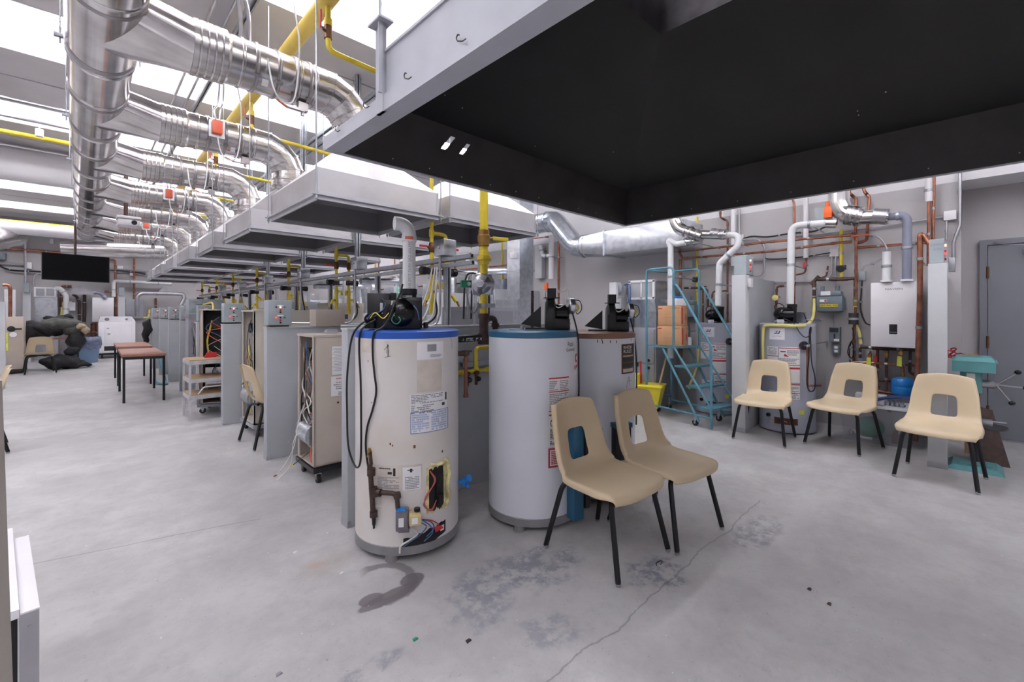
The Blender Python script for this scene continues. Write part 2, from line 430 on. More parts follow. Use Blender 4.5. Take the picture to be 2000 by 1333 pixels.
# right wall: long bay, a door recess and the lintel band above
RE, RX2 = 0.055, 6.8
b = B(); b.box2((WX, RE, 0), (WX + .7, BY, 2.62)); struct(b.make('wall_right', 'wall'))
b = B(); b.box2((WX, NY, 2.62), (WX + .7, BY, ZD)); struct(b.make('wall_upper', 'wall_white'))
b = B(); b.box2((RX2, NY, 0), (RX2 + .1, RE - .0, 2.62)); struct(b.make('wall_recess', 'wall'))
b = B(); b.box2((WX, NY, 0), (WX + .5, -1.6, 2.62)); struct(b.make('wall_jamb', 'wall'))
# ceiling beams (pairs of wide ribs with a joint between) and a light row in every bay
k = 0
for y0 in (-4.35, -1.88, 0.62 - 0.05, 3.1 - 0.03, 5.58, 8.05, 10.53, 13.0, 15.48):
    # bay from y0 to y0+1.0 ; beam from y0+1.0 to y0+2.47
    b = B(); b.box2((LX, y0 + 1.0, ZB), (WX, y0 + 1.71, ZD), bev=0.0)
    struct(b.make('trim_%d' % (k + 1), 'beam'))
    b = B(); b.box2((LX, y0 + 1.74, ZB), (WX, y0 + 2.47, ZD))
    struct(b.make('trim_%d' % (k + 2), 'beam')); k += 2
b = B(); b.box2((LX, -5.9, ZB), (WX, -4.36, ZD)); struct(b.make('trim_%d' % (k + 1), 'beam'))
lname = ['behind the camera', 'behind the camera over the open floor', 'over the camera', 'over the large black hood', 'in the second bay behind the black hood',
         'in the third bay', 'in the fourth bay', 'in the fifth bay', 'in the bay by the back wall']
light0 = None
for i, y0 in enumerate((-4.35, -1.88, 0.57, 3.07, 5.58, 8.05, 10.53, 13.0, 15.48)):
    for j, x in enumerate((-1.9, 1.0, 3.9)):
        side = ('left', 'middle', 'right')[j]
        lab = 'long white fluorescent strip light %s, %s one' % (lname[i], side)
        loc = (x + .0, y0 + 0.5, ZB + 0.17)
        if light0 is None:
            light0 = thing('ceiling_light', lab, 'ceiling light', loc, 0, 'fluorescent strip lights in the ceiling bays')
            b = B(); b.box((0, 0, 0.1), (2.5, 0.1, 0.06)); b.make('housing', 'white', light0)
            b = B(); b.cyl((-1.22, -.06, 0.03), (1.22, -.06, 0.03), .02, n=8); b.cyl((-1.22, .06, 0.03), (1.22, .06, 0.03), .02, n=8); b.make('light_tube', 'tube_light', light0)
            b = B(); b.box((-.9, 0, .205), (.02, .02, .15)); b.box((.9, 0, .205), (.02, .02, .15)); b.make('hanger', 'white', light0)
        else: dup(light0, loc, 0, lab)
# door in the recess
d = thing('door_1', 'dark grey steel door in the recess at the right edge', 'door', (RX2, -.55, 0)); d['kind'] = 'structure'
y1 = atx(1913, 475, RX2).y
b = B(); zt = 2.06
b.box2((RX2 - .06, y1 - .055, 0), (RX2 - .001, y1, zt)); b.box2((RX2 - .06, y1 - 1.10, 0), (RX2 - .001, y1 - 1.045, zt)); b.box2((RX2 - .06, y1 - 1.045, zt - .055), (RX2 - .001, y1 - .055, zt))
b.make('door_frame', 'door', d, world=True)
b = B(); b.box2((RX2 - .045, y1 - 1.04, 0.012), (RX2 - .002, y1 - .06, zt - .06)); dl = b.make('door_leaf', 'door', d, world=True)
b = B()
for z in (.28, 1.0, 1.72): b.cyl((RX2 - .062, y1 - .058, z - .06), (RX2 - .062, y1 - .058, z + .06), .011)
b.make('hinge', 'bronze', dl, world=True)
b = B(); b.box2((RX2 - .1, y1 - .62, zt - .17), (RX2 - .05, y1 - .3, zt - .11), bev=.008); b.tube([(RX2 - .07, y1 - .5, zt - .1), (RX2 - .14, y1 - .2, zt - .075), (RX2 - .07, y1 - .1, zt - .03)], .008)
b.make('door_closer', 'metal', dl, world=True)
b = B(); b.box2((RX2 - .09, y1 - 1.1, 0), (RX2, y1, .012)); b.make('threshold', 'metal', d, world=True)
# camera
cam = bpy.data.cameras.new('camera'); co = bpy.data.objects.new('camera', cam); C.objects.link(co)
co.location = (0, 0, CH); co.rotation_euler = (PI / 2, 0, -CA)
cam.sensor_width = 36; cam.lens = 36 * CF / 2000.0; cam.shift_y = -(666.5 - CY) / 2000.0; cam.clip_start = 0.05
scene.camera = co
w = bpy.data.worlds.new('world'); scene.world = w; w.use_nodes = True
w.node_tree.nodes['Background'].inputs[0].default_value = (0.5, 0.5, 0.55, 1); w.node_tree.nodes['Background'].inputs[1].default_value = 0.3
vs = scene.view_settings; vs.view_transform = 'Standard'; vs.look = 'None'; vs.gamma = 1; vs.use_curve_mapping = False; vs.exposure = 0.5
# ------------------------------------------------------------------ exhaust hoods
PY = 1.64; HY0 = 3.57
def hood(x0, x1, label, y, group):
    cx = (x0 + x1) / 2; w = (x1 - x0) / 2; dpt = 0.51
    t = thing('exhaust_hood', label, 'exhaust hood', (cx, y, 2.1), 0, group)
    z1, z2 = 0.19, 0.5; cw = 0.17
    b = B(); th = .008
    R0 = [(-w, -dpt), (w, -dpt), (w, dpt), (-w, dpt)]; R2 = [(-cw, -cw), (cw, -cw), (cw, cw), (-cw, cw)]
    def shell(k, o):
        rings = []
        for pts, z in ((R0, 0.005), (R0, z1), (R2, z2)):
            rings.append([b.bm.verts.new((p[0] - o * math.copysign(1, p[0]), p[1] - o * math.copysign(1, p[1]), z - (o if z > .1 else 0))) for p in pts])
        for i in range(2):
            for q in range(4): b._f((rings[i][q], rings[i][(q + 1) % 4], rings[i + 1][(q + 1) % 4], rings[i + 1][q]))
        b._f(rings[2]); return rings
    b.use('hood'); a = shell(0, 0.0)
    b.use('hoodin'); c = shell(1, th)
    b.use('hood')
    for q in range(4): b._f((a[0][q], a[0][(q + 1) % 4], c[0][(q + 1) % 4], c[0][q]))
    b.make('canopy', None, t)
    b = B(); f = 0.028  # channel-shaped rim
    for sy in (-1, 1):
        b.box((0, sy * (dpt + f / 2), .0), (2 * w + 2 * f + .03, f, .006)); b.box((0, sy * (dpt + .003), .016), (2 * w + .01, .006, .034)); b.box((0, sy * (dpt + .002), -.016), (2 * w + .01, .012, .03))
    for sx in (-1, 1):
        b.box((sx * (w + f / 2), 0, .0), (f, 2 * dpt + .06, .006)); b.box((sx * (w + .003), 0, .016), (.006, 2 * dpt, .034)); b.box((sx * (w + .002), 0, -.016), (.012, 2 * dpt, .03))
    b.make('rim', 'hoodrim', t)
    b = B()
    for sx in (-1, 1):
        for sy in (-1, 1): b.box((sx * w, sy * dpt, (z1 + .03) / 2), (.012, .012, z1 - .03))
    b.make('corner_seam', 'hood', t)
    for sx in (-1, 1):
        for sy in (-1, 1):
            b = B(); x = sx * (w + .02); yy = sy * (dpt + .018)
            b.cyl((x, yy, -.045), (x, yy, ZB - 2.1 - .02), .0045, n=6); b.cyl((x, yy, .004), (x, yy, .02), .011, n=6); b.cyl((x, yy, -.03), (x, yy, -.01), .011, n=6)
            b.make('hanger_rod', 'zinc', t)
    return t
h0 = hood(1.145, 2.11, 'grey steel exhaust hood left of the spine, %s one behind the black hood' % ORD[0], HY0, 'exhaust hoods of the left row')
h1 = hood(2.22, 3.26, 'grey steel exhaust hood right of the spine, %s one behind the black hood' % ORD[0], HY0 - .03, 'exhaust hoods of the right row')
for k in range(1, 7):
    dup(h0, (h0.location.x, HY0 + PY * k, 2.1), None, 'grey steel exhaust hood left of the spine, %s one behind the black hood' % ORD[k])
    dup(h1, (h1.location.x, HY0 - .03 + PY * k, 2.1), None, 'grey steel exhaust hood right of the spine, %s one behind the black hood' % ORD[k])
# ------------------------------------------------------------------ ventilation trunk and branches
TX, TZ, TR = 0.099, 3.14, 0.181
BZ, BR = 3.06, 0.163
tr = thing('exhaust_trunk_duct', 'large shiny round steel trunk duct running along under the ceiling', 'duct', (TX, 8.0, TZ))
b = B(); b.prof((TX, 1.2, TZ), (0, 1, 0), [(TR, 0), (TR, 13.05)], n=48); b.make('pipe_body', 'chrome', tr, world=True)
for k in range(8):
    yb = HY0 + PY * k
    for dy in (-.30, -.21, .60, .70):
        yy = yb + dy
        if 1.25 < yy < 14.2:
            b = B(); b.prof((TX, yy - .014, TZ), (0, 1, 0), [(TR - .002, -.004), (TR + .007, .002), (TR + .003, .010), (TR + .007, .018), (TR - .002, .026)], n=48, caps=False); b.make('joint_ring', 'band' if dy in (-.21, .60) else 'chrome', tr, world=True)
for k in range(-1, 7):
    yy = HY0 + PY * k + .62
    if yy < 1.6: continue
    b = B()
    for sx in (-1, 1):
        b.cyl((TX + sx * (TR + .022), yy, TZ - .05), (TX + sx * (TR + .022), yy, ZB), .005, n=6); b.box((TX + sx * (TR + .026), yy, TZ + .0), (.05, .03, .02))
    b.prof((TX, yy - .012, TZ), (0, 1, 0), [(TR + .007, 0), (TR + .008, .024)], n=48, caps=False)
    b.make('duct_hanger', 'zinc', tr, world=True)
def branch(y, label, act, k):
    t = thing('branch_duct', label, 'duct', (1.0, y, BZ), 0, 'branch ducts from the trunk to the left hoods')
    # conical take-off blending out of the trunk
    b = B(); n = 32; rings = []
    for s, (x, rw, rh, zc, yo) in enumerate(((TX - .02, .335, .179, TZ - .002, .17), (TX + .13, .300, .182, TZ - .010, .130), (TX + .29, .225, .176, TZ - .045, .058), (TX + .42, BR + .012, BR + .006, BZ, 0))):
        rings.append([b.bm.verts.new((x, y + yo + math.cos(2 * PI * q / n) * rw, zc + math.sin(2 * PI * q / n) * rh)) for q in range(n)])
    for i in range(3):
        for q in range(n): b._f((rings[i][q], rings[i][(q + 1) % n], rings[i + 1][(q + 1) % n], rings[i + 1][q]))
    b.make('take_off', 'chrome', t, world=True)
    x1 = 1.625; er = .27
    b = B(); b.prof((TX + .40, y, BZ), (1, 0, 0), [(BR, 0), (BR, x1 - er - TX - .40)], n=36); b.make('pipe_body', 'duct', t, world=True)
    b = B()
    # ribbed coupling close to the take-off
    pr = [(BR + .001, 0)]
    for q in range(5): pr += [(BR + .014, .004 + q * .04), (BR + .014, .03 + q * .04), (BR + .008, .036 + q * .04)]
    pr += [(BR + .001, .21)]
    b.prof((TX + .41, y, BZ), (1, 0, 0), pr, n=36, caps=False)
    b.make('coupling', 'duct', t, world=True)
    for xx in (.78, 1.15, 1.26):
        b = B(); b.prof((xx, y, BZ), (1, 0, 0), [(BR + .001, 0), (BR + .006, .006), (BR + .006, .016), (BR + .001, .022)], n=36, caps=False)
        b.make('joint_ring', 'duct', t, world=True)
    for xx in (.86, 1.0, 1.12, 1.22):
        b = B(); b.prof((xx, y, BZ), (1, 0, 0), [(BR + .001, 0), (BR + .009, .004), (BR + .004, .014), (BR + .009, .022), (BR + .001, .028)], n=36, caps=False)
        a = -PI / 2 - (.9 if xx < 1.1 else .55)
        b.box((xx + .013, y + math.cos(a) * (BR + .015) * 1, BZ + math.sin(a) * (BR + .015)), (.04, .022, .022), rot=Matrix.Rotation(a, 4, 'X'))
        b.make('clamp_band', 'band', t, world=True)
    # gored elbow : straight facets with raised seams
    b = B(); P = [Vector((x1 - er - .02, y, BZ))]
    for q in range(4):
        a = (q + .5) / 4 * PI / 2; P.append(Vector((x1 - er + math.sin(a) * er * 1.02, y, BZ - er + math.cos(a) * er * 1.02)))
    P.append(Vector((x1, y, BZ - er - .05)))
    b.tube(P, BR, 36); b.make('elbow', 'duct', t, world=True, sharp=.12)
    for q in range(1, 5):
        d1 = ((P[q] - P[q - 1]).normalized() + (P[q + 1] - P[q]).normalized()).normalized()
        b = B(); b.cyl(P[q] - d1 * .004, P[q] + d1 * .004, BR * (1.035 if q in (1, 4) else 1.045), n=36); b.make('elbow_seam', 'duct', t, world=True)
    b = B(); b.prof((x1, y, 2.56), (0, 0, 1), [(BR - .004, 0), (BR - .004, .26)], n=36)
    dc = b.make('drop_collar', 'duct', t, world=True)
    for zz in (.02, .10, .17): b = B(); b.prof((x1, y, 2.56 + zz), (0, 0, 1), [(BR - .003, 0), (BR + .006, .006), (BR + .006, .02), (BR - .003, .028)], n=36, caps=False); b.make('collar_ring', 'duct', dc, world=True)
    # volume damper under the pipe with red handle
    b = B(); b.box((1.2, y - .05, BZ - BR - .035), (.07, .05, .06)); b.cyl((1.2, y - .05, BZ - BR - .10), (1.2, y - .05, BZ - BR - .06), .012); b.box((1.15, y - .06, BZ - BR - .07), (.12, .03, .008)); bx = b.make('damper_box', 'band', t, world=True)
    b = B(); b.prism([(1.09, y - .075, BZ - BR - .075), (1.02, y - .08, BZ - BR - .05), (1.015, y - .06, BZ - BR - .045), (1.09, y - .045, BZ - BR - .075)], (0, 0, .006)); b.make('damper_handle', 'orange', bx, world=True)
    b = B(); b.tube(spline([(.93, y - BR * .9, BZ + .05), (.95, y - BR - .06, BZ - .2), (1.02, y - BR - .04, BZ - .27), (1.1, y - BR - .03, BZ - .2), (1.14, y - BR - .0, BZ + .2), (1.12, y - .1, ZB - .3)]), .006, 6); b.make('sensor_tube', 'pvc', t, world=True)
    b = B(); b.box((1.08 if act else .93, y - BR * .62, BZ - BR * .80), (.04, .004, .05), rot=Matrix.Rotation(.75, 4, 'X')); b.make('sticker', 'paper', t, world=True)
    if act:
        b = B(); b.box((.93, y - BR - .016, BZ + .005), (.13, .02, .16)); ap = b.make('actuator_plate', 'galv', t, world=True)
        b = B(); b.box((.93, y - BR - .045, BZ + .02), (.085, .045, .13), bev=.012); ab = b.make('actuator', 'orange', ap, world=True)
    return t
for k in range(7):
    branch(HY0 + PY * k, 'round brushed steel branch duct bending down, %s one from the camera%s' % (ORD[k], ', with orange actuator' if k in (1, 3, 5) else ''), k in (1, 3, 5), k)
for k, (kk) in enumerate((1, 3, 5)):
    y = HY0 + PY * kk
    pipe('actuator_cable', 'pair of grey flexible cables dropping to the %s orange actuator' % ORD[k], 'cable', [(.915, y - BR - .045, BZ + .09), (.905, y - BR - .045, BZ + .18), (.94, y - BR - .02, BZ + .3), (.93, y - .4, ZB - .05)], .008, 'metal', smooth=True, n=6)
    pipe('actuator_cable', 'second grey flexible cable beside its twin over the %s orange actuator' % ORD[k], 'cable', [(.95, y - BR - .045, BZ + .09), (.955, y - BR - .045, BZ + .2), (.98, y - BR - .02, BZ + .33), (.95, y - .4, ZB - .05)], .008, 'metal', smooth=True, n=6)
# ------------------------------------------------------------------ the large black-lined hood overhead
bh = thing('large_exhaust_hood', 'large suspended hood with pale grey outside and black lining over the foreground', 'exhaust hood', (2.2, .5, 2.1))
X0, X1, Y0, Y1 = .855, 3.59, -1.5, 2.215
zr, zi = 2.1, 2.38
b = B()
b.box2((X0, Y0, zr + .006), (X0 + .012, Y1, zr + .066)); b.box2((X0, Y0, zr - .0), (X0 + .085, Y1, zr + .006))
b.make('left_rim', 'bhood', bh, world=True)
b = B()
b.box2((X0 + .0, Y1 - .03, zr - .001), (X1, Y1, zr + .006)); b.box2((X0, Y1 - .012, zr), (X1, Y1, zr + .05)); b.box2((X1 - .03, Y0, zr - .001), (X1, Y1, zr + .006)); b.box2((X1 - .012, Y0, zr), (X1, Y1, zr + .05))
b.make('far_rim', 'hoodrim', bh, world=True)
b = B(); yb = 1.655
b.box2((X0 + .012, Y0, zr + .05), (X0 + .02, yb, 2.345)); b.box2((X0 + .005, Y0, 2.335), (X0 + .06, yb, 2.345)); sp = b.make('side_panel', 'bhood', bh, world=True)
b = B()
b.box2((X0 - .004, yb - .045, zr + .0), (X0 + .012, yb + .012, 2.45)); b.box2((X0 - .02, yb - .045, zr + .07), (X0 + .012, yb - .035, 2.45)); b.box2((X0 - .03, yb - .07, 2.45), (X0 + .03, yb + .03, 2.458)); b.make('hanger_bracket', 'bhood', bh, world=True)
b = B(); b.cyl((X0, yb - .02, 2.40), (X0, yb - .02, ZD - .02), .006, n=8); b.cyl((X0, yb - .02, 2.458), (X0, yb - .02, 2.475), .014, n=6); b.make('hanger_rod', 'zinc', bh, world=True)
# lining: bands slope inwards (the far band carries two slots), then a shallow black ceiling
XA, XB, YA, YB2 = X0 + .34, X1 - .13, Y0 + .2, Y1 - .12
def lin(fx, s):  # point on the far band: fx along x (0..1), s up (0..1)
    xa = X0 + .09 + (XA - X0 - .09) * s; xb = X1 - .03 + (XB - X1 + .03) * s
    return Vector((xa + (xb - xa) * fx, Y1 - .03 + (YB2 - Y1 + .03) * s, zr + .004 + (zi - zr - .004) * s))
b = B(); b.use('black_band')
def fx_at(u, v):
    best = None
    for i in range(600):
        fx = i / 600.0
        for s in (0.35, .6):
            p = lin(fx, s); F = p.x * FX + p.y * FY; uu = 1000 + CF * (p.x * RX + p.y * RY) / F
            if best is None or abs(uu - u) < best[0]: best = (abs(uu - u), fx)
    return best[1]
fa, fb2 = fx_at(851, 250), fx_at(903, 268); wv = .007
cuts = sorted([0, fa - wv, fa + wv, fb2 - wv * .8, fb2 + wv * .8, 1])
for i in range(5):
    a, c = cuts[i], cuts[i + 1]
    n = max(1, int((c - a) * 10))
    for q in range(n):
        p, r_ = a + (c - a) * q / n, a + (c - a) * (q + 1) / n
        if i in (1, 3):
            lo, hi = (.55, .84) if i == 1 else (.56, .80)
            b.poly([lin(p, 0), lin(r_, 0), lin(r_, lo), lin(p, lo)]); b.poly([lin(p, hi), lin(r_, hi), lin(r_, 1), lin(p, 1)])
        else: b.poly([lin(p, 0), lin(r_, 0), lin(r_, 1), lin(p, 1)])
b.poly([(X1 - .03, Y1 - .03, zr + .004), (XB, YB2, zi), (XB, YA, zi), (X1 - .03, Y0, zr + .004)])
b.poly([(X0 + .085, Y1 - .03, zr + .004), (XA, YB2, zi), (XA, YA, zi), (X0 + .085, Y0, zr + .004)])
b.poly([(X0 + .085, Y0, zr + .004), (XA, YA, zi), (XB, YA, zi), (X1 - .03, Y0, zr + .004)])
b.make('sloping_lining', None, bh, world=True)
bc = atz(1290, 68, 2.52)
q0, q1, r0, r1 = bc.x - .62, bc.x, bc.y - .62, bc.y
b = B(); zt = 2.52
A_ = [(XA, YA, zi), (XB, YA, zi), (XB, YB2, zi), (XA, YB2, zi)]; C_ = [(q0, r0, zt), (q1, r0, zt), (q1, r1, zt), (q0, r1, zt)]
for i in range(4): b.poly([A_[i], A_[(i + 1) % 4], C_[(i + 1) % 4], C_[i]])
b.make('black_ceiling_lining', 'black_in', bh, world=True)
b = B()
for i in range(4):
    a, c = Vector(C_[i]), Vector(C_[(i + 1) % 4]); b.poly([a, c, c + Vector((0, 0, .5)), a + Vector((0, 0, .5))])
b.make('exhaust_throat', 'dkmetal', bh, world=True)
# little hooks on the rim and screws / paint chips
for i, (u, v) in enumerate(((1030, 252), (716, 211), (797, 155), (901, 82))):
    if i == 0: u, v = 660, 257
    p = atx(u, v, X0 - .006)
    b = B(); b.tube(spline([p + Vector((-.0, -.024, .0)), p + Vector((-.006, -.014, -.006)), p + Vector((-.006, 0, .0)), p + Vector((-.006, .012, .006)), p + Vector((-.006, .017, .018)), p + Vector((-.006, .010, .025)), p + Vector((-.006, .003, .02))]), .0022, 6)
    tag(b.make('hook', 'dkmetal'), 'dark hook on the pale rim of the black hood, %s from its far corner' % ('first', 'second', 'third', 'fourth')[i], 'hook', 'hooks on the rim of the large hood')
b = B()
for (u, v) in ((1675, 217), (1677, 225), (1730, 180), (869, 186), (903, 211), (1045, 286), (1198, 297), (1280, 354), (847, 223)):
    p = atz(u, v, 2.39); b.sphere(p, .0035, u=6, v=4)
b.make('screw_tip', 'metal', bh, world=True)['kind'] = 'stuff'
b = B()
for f in [i / 11 for i in range(1, 11)]:
    p = lin(f, .12); b.sphere(p + Vector((0, -.002, 0)), .004, u=6, v=4)
for i in range(8):
    b.sphere((X1 - .045, Y1 - .3 - i * .35, zr + .045), .004, u=6, v=4)
b.make('screw_head', 'metal', bh, world=True)['kind'] = 'stuff'
# ------------------------------------------------------------------ chairs
def make_chair(label, group, m='seat'):
    t = thing('stacking_chair', label, 'chair', (0, 0, 0), 0, group)
    prof = [(.272, .797, .148, .2), (.262, .800, .158, .2), (.256, .790, .170, .3), (.248, .735, .180, .5), (.238, .658, .192, .6), (.230, .628, .196, .7), (.218, .56, .202, .8), (.204, .503, .208, .9), (.190, .466, .213, 1.0), (.162, .432, .222, 1.0), (.115, .412, .230, .9),
            (.05, .404, .236, .6), (-.05, .403, .240, .45), (-.13, .408, .240, .3), (-.19, .410, .236, .15), (-.222, .402, .230, 0), (-.238, .386, .222, 0), (-.242, .362, .214, 0)]
    cols = [-1.03, -1, -.93, -.7, -.36, -.18, .18, .36, .7, .93, 1, 1.03]
    bm = bmesh.new(); g = []; NP = len(prof)
    for j, (y, z, w_, wr) in enumerate(prof):
        row = []
        pa, pb = prof[max(0, j - 1)], prof[min(NP - 1, j + 1)]
        ty_, tz_ = pb[0] - pa[0], pb[1] - pa[1]; ln = math.hypot(ty_, tz_) or 1
        ny, nz_ = -tz_ / ln, ty_ / ln          # pointing behind the back / below the seat
        if j <= 2: ny, nz_ = 1.0, -.1
        if j >= 14: ny, nz_ = .5, -.8
        for c in cols:
            a = min(abs(c), 1.0); x = math.copysign(a, c) * w_ + math.copysign(max(0, abs(c) - 1), c) * .12
            yy, zz = y, z
            if j <= 9: yy -= .070 * (a ** 2.4) * (wr * .6 + .25); zz -= (.020 * a * a if j < 4 else 0)
            if j >= 9: zz += .016 * a ** 3 * (1 if j < 13 else .35)
            if j >= 13: yy += .030 * a ** 5 * (j - 12) / 5.0
            if abs(c) > 1:
                k = .034 if j < 15 else (.022 if j == 15 else .010); yy += ny * k; zz += nz_ * k
            elif a > .99: yy += ny * .004; zz += nz_ * .004
            row.append(bm.verts.new((x, yy, zz)))
        g.append(row)
    for j in range(NP - 1):
        for i in range(len(cols) - 1):
            if 5 <= j <= 7 and 4 <= i <= 6: continue
            bm.faces.new((g[j][i], g[j][i + 1], g[j + 1][i + 1], g[j + 1][i]))
    bmesh.ops.recalc_face_normals(bm, faces=bm.faces[:])
    for f in bm.faces: f.smooth = True
    me = bpy.data.meshes.new('seat_shell'); bm.to_mesh(me); bm.free()
    o = bpy.data.objects.new('seat_shell', me); C.objects.link(o); o.parent = t; me.materials.append(M[m])
    so = o.modifiers.new('s', 'SOLIDIFY'); so.thickness = .008; so.offset = 0
    o.modifiers.new('u', 'SUBSURF').render_levels = 2; o.modifiers['u'].levels = 2
    dg = bpy.context.evaluated_depsgraph_get(); me2 = bpy.data.meshes.new_from_object(o.evaluated_get(dg)); o.modifiers.clear(); o.data = me2
    me2.name = 'seat_shell'
    for sx in (-1, 1):
        for sy in (-1, 1):
            b = B(); ft = Vector((sx * .232, sy * .232 + (.01 if sy > 0 else 0), .014))
            P = fillet([(sx * .05, sy * .12, .380), (sx * .185, sy * .155, .378), ft], .075, 7)
            b.tube(P, .0142, 12); lg = b.make('leg', 'leg', t)
            b = B(); b.cyl(ft + Vector((0, 0, -.004)), ft + Vector((-sx * .003, -sy * .002, .006)), .0150, n=12); b.prof((ft.x, ft.y, .001), (0, 0, 1), [(.006, 0), (.013, .002), (.013, .006), (.006, .01)], n=10); b.make('foot_glide', 'metal', lg)
    b = B()
    for sy in (-1, 1): b.tube([(-.12, sy * .10, .386), (.12, sy * .10, .386)], .011, 8)
    b.box((0, 0, .388), (.05, .2, .006)); b.make('under_frame', 'leg', t)
    return t
def seat_at(fl, fr, bl=None):
    # centre and heading from the two front feet on the floor
    a, c = atz(*fl, .0), atz(*fr, .0); d = (c - a); rz = math.atan2(d.y, d.x)
    m = (a + c) / 2; n = Vector((-math.sin(rz), math.cos(rz), 0)) * .232
    return (m + n), rz
ch = make_chair('beige plastic stacking chair in the foreground, in front of the teal-rimmed tank', 'beige stacking chairs on black legs')
p, rz = seat_at((1203, 1150), (1308, 1076)); ch.location = p; ch.rotation_euler.z = rz
p, rz = seat_at((1318, 1087), (1414, 1033)); dup(ch, p, rz, 'beige plastic stacking chair just behind and right of the foremost chair')
ch2 = make_chair('light beige stacking chair with its back to the grey tank with yellow hose', 'light beige stacking chairs along the right wall', 'seat2')
p, rz = seat_at((1432, 858), (1532, 876)); ch2.location = p; ch2.rotation_euler.z = rz
for (a, c, l) in (((1567, 866), (1683, 894), 'light beige stacking chair in front of the gas meter with NATURAL GAS sign'), ((1747, 931), (1909, 967), 'light beige stacking chair nearest the dark grey door, by the drill press')):
    p, rz = seat_at(a, c); dup(ch2, p, rz, l)
dup(ch, (1.395, 4.925, 0), PI / 2 + .05, 'beige stacking chair seen edge-on between two grey partitions')
dup(ch, (-.655, 13.95, 0), PI + .12, 'beige stacking chair under the heap of black coats by the back wall')
dup(ch, (-.755, 6.40, 0), -PI / 2 + .10, 'beige stacking chair cut off by the left edge of the picture')
# ------------------------------------------------------------------ storage water heaters
def cylpt(r, z_off=0.0):
    return lambda s, z: (math.sin(s / r) * (r + .0015), -math.cos(s / r) * (r + .0015), z)
def heater_body(name, label, u, D, r, ztop, bodym, rimm, group=None, rim_h=.04):
    c = atd(u, CY, D); face = math.atan2(-c.y, -c.x) + PI / 2
    t = thing(name, label, 'water heater', (c.x, c.y, 0), face, group)
    b = B(); b.prof((0, 0, .03), (0, 0, 1), [(r - .012, 0), (r + .003, .006), (r + .003, .05), (r - .001, .055)], n=56); b.make('base_skirt', 'skirt', t)
    for a in (-.35, 1.75, 3.84): b = B(); b.cyl((math.sin(a) * r * .82, -math.cos(a) * r * .9, 0), (math.sin(a) * r * .82, -math.cos(a) * r * .9, .04), .037, .034, n=14); b.make('foot', 'skirt', t)
    b = B(); b.prof((0, 0, .06), (0, 0, 1), [(r, 0), (r, ztop - .06 - rim_h)], n=64); b.make('tank_jacket', bodym, t)
    b = B(); b.prof((0, 0, ztop - rim_h), (0, 0, 1), [(r, 0), (r + .003, .002), (r + .003, rim_h - .006), (r - .006, rim_h), (r - .05, rim_h + .004), (0.001, rim_h + .006)], n=64); b.make('top_rim', rimm, t)
    return t
def fine_print(b, fn, x0, x1, z0, z1, rows, m='inkg', dens=.75, seed=1, gap=.45):
    rnd = random.Random(seed); b.use(m); h = (z1 - z0) / rows
    for i in range(rows):
        z = z1 - h * (i + .5); x = x0
        end = x0 + (x1 - x0) * (1 if rnd.random() < .7 else rnd.uniform(.4, .9))
        while x < end:
            w_ = rnd.uniform(.02, .12) * (x1 - x0) + .002; e = min(x + w_, end)
            if rnd.random() < dens + .2: b.patch(fn, x, e, z - h * (1 - gap) / 2, z + h * (1 - gap) / 2, nx=2)
            x = e + (x1 - x0) * .015
def up(fn, e):
    return lambda s, z: tuple(q * (1 + e) if i < 2 else q for i, q in enumerate(fn(s, z)))
RT = .292
wh1 = heater_body('water_heater', 'scuffed white storage tank with bright blue top rim and torn-out openings', 797, 2.6, RT, 1.205, 'tank1', 'bluerim')
fn = cylpt(RT); f2 = up(fn, .003); f3 = up(fn, .005)
PXM = 866 / 2.325
def SX(u): return math.asin(max(-.99, min(.99, (u - 797) / 97.0))) * RT
def ZV(v): return CH - (v - CY) / PXM
b = B(); b.use('white'); b.patch(fn, SX(812), SX(859), ZV(704), ZV(669)); b.use('inkg'); b.patch(f2, SX(830), SX(846), ZV(688), ZV(674)); fine_print(b, f2, SX(835), SX(855), ZV(700), ZV(694), 3, seed=4); b.make('rating_label', None, wh1)
b = B(); b.use('papero'); b.patch(fn, SX(812), SX(856), ZV(768), ZV(706)); b.make('glue_residue', None, wh1)
b = B(); b.use('papero'); b.patch(fn, SX(718), SX(738), ZV(690), ZV(660)); b.make('glue_residue', None, wh1)
b = B(); b.use('paper'); b.patch(fn, SX(800), SX(866), ZV(811), ZV(771)); fine_print(b, f2, SX(802), SX(858), ZV(790), ZV(772), 6, 'inkg', seed=5); fine_print(b, f2, SX(802), SX(850), ZV(810), ZV(792), 5, 'inkg', .5, seed=6); b.use('ink'); b.patch(f2, SX(862), SX(865), ZV(789), ZV(773)); b.patch(f3, SX(856), SX(861), ZV(799), ZV(793)); b.make('warning_label', None, wh1)
b = B(); b.use('paper'); b.patch(fn, SX(801), SX(868), ZV(848), ZV(806)); fine_print(b, f2, SX(804), SX(833), ZV(845), ZV(810), 8, 'inkb', seed=7, gap=.25); fine_print(b, f2, SX(837), SX(865), ZV(845), ZV(808), 8, 'inkb', seed=8, gap=.25)
b.use('inkbd')
for (a, c, d_, e) in ((801, 868, 848, 847), (801, 868, 807, 806), (801, 802, 848, 806), (867, 868, 848, 806)): b.patch(f2, SX(a), SX(c), ZV(d_), ZV(e))
b.make('instruction_label', None, wh1)
b = B(); b.use('papero'); b.patch(fn, SX(738), SX(821), ZV(958), ZV(908)); b.use('paper'); b.patch(f2, SX(788), SX(819), ZV(957), ZV(912))
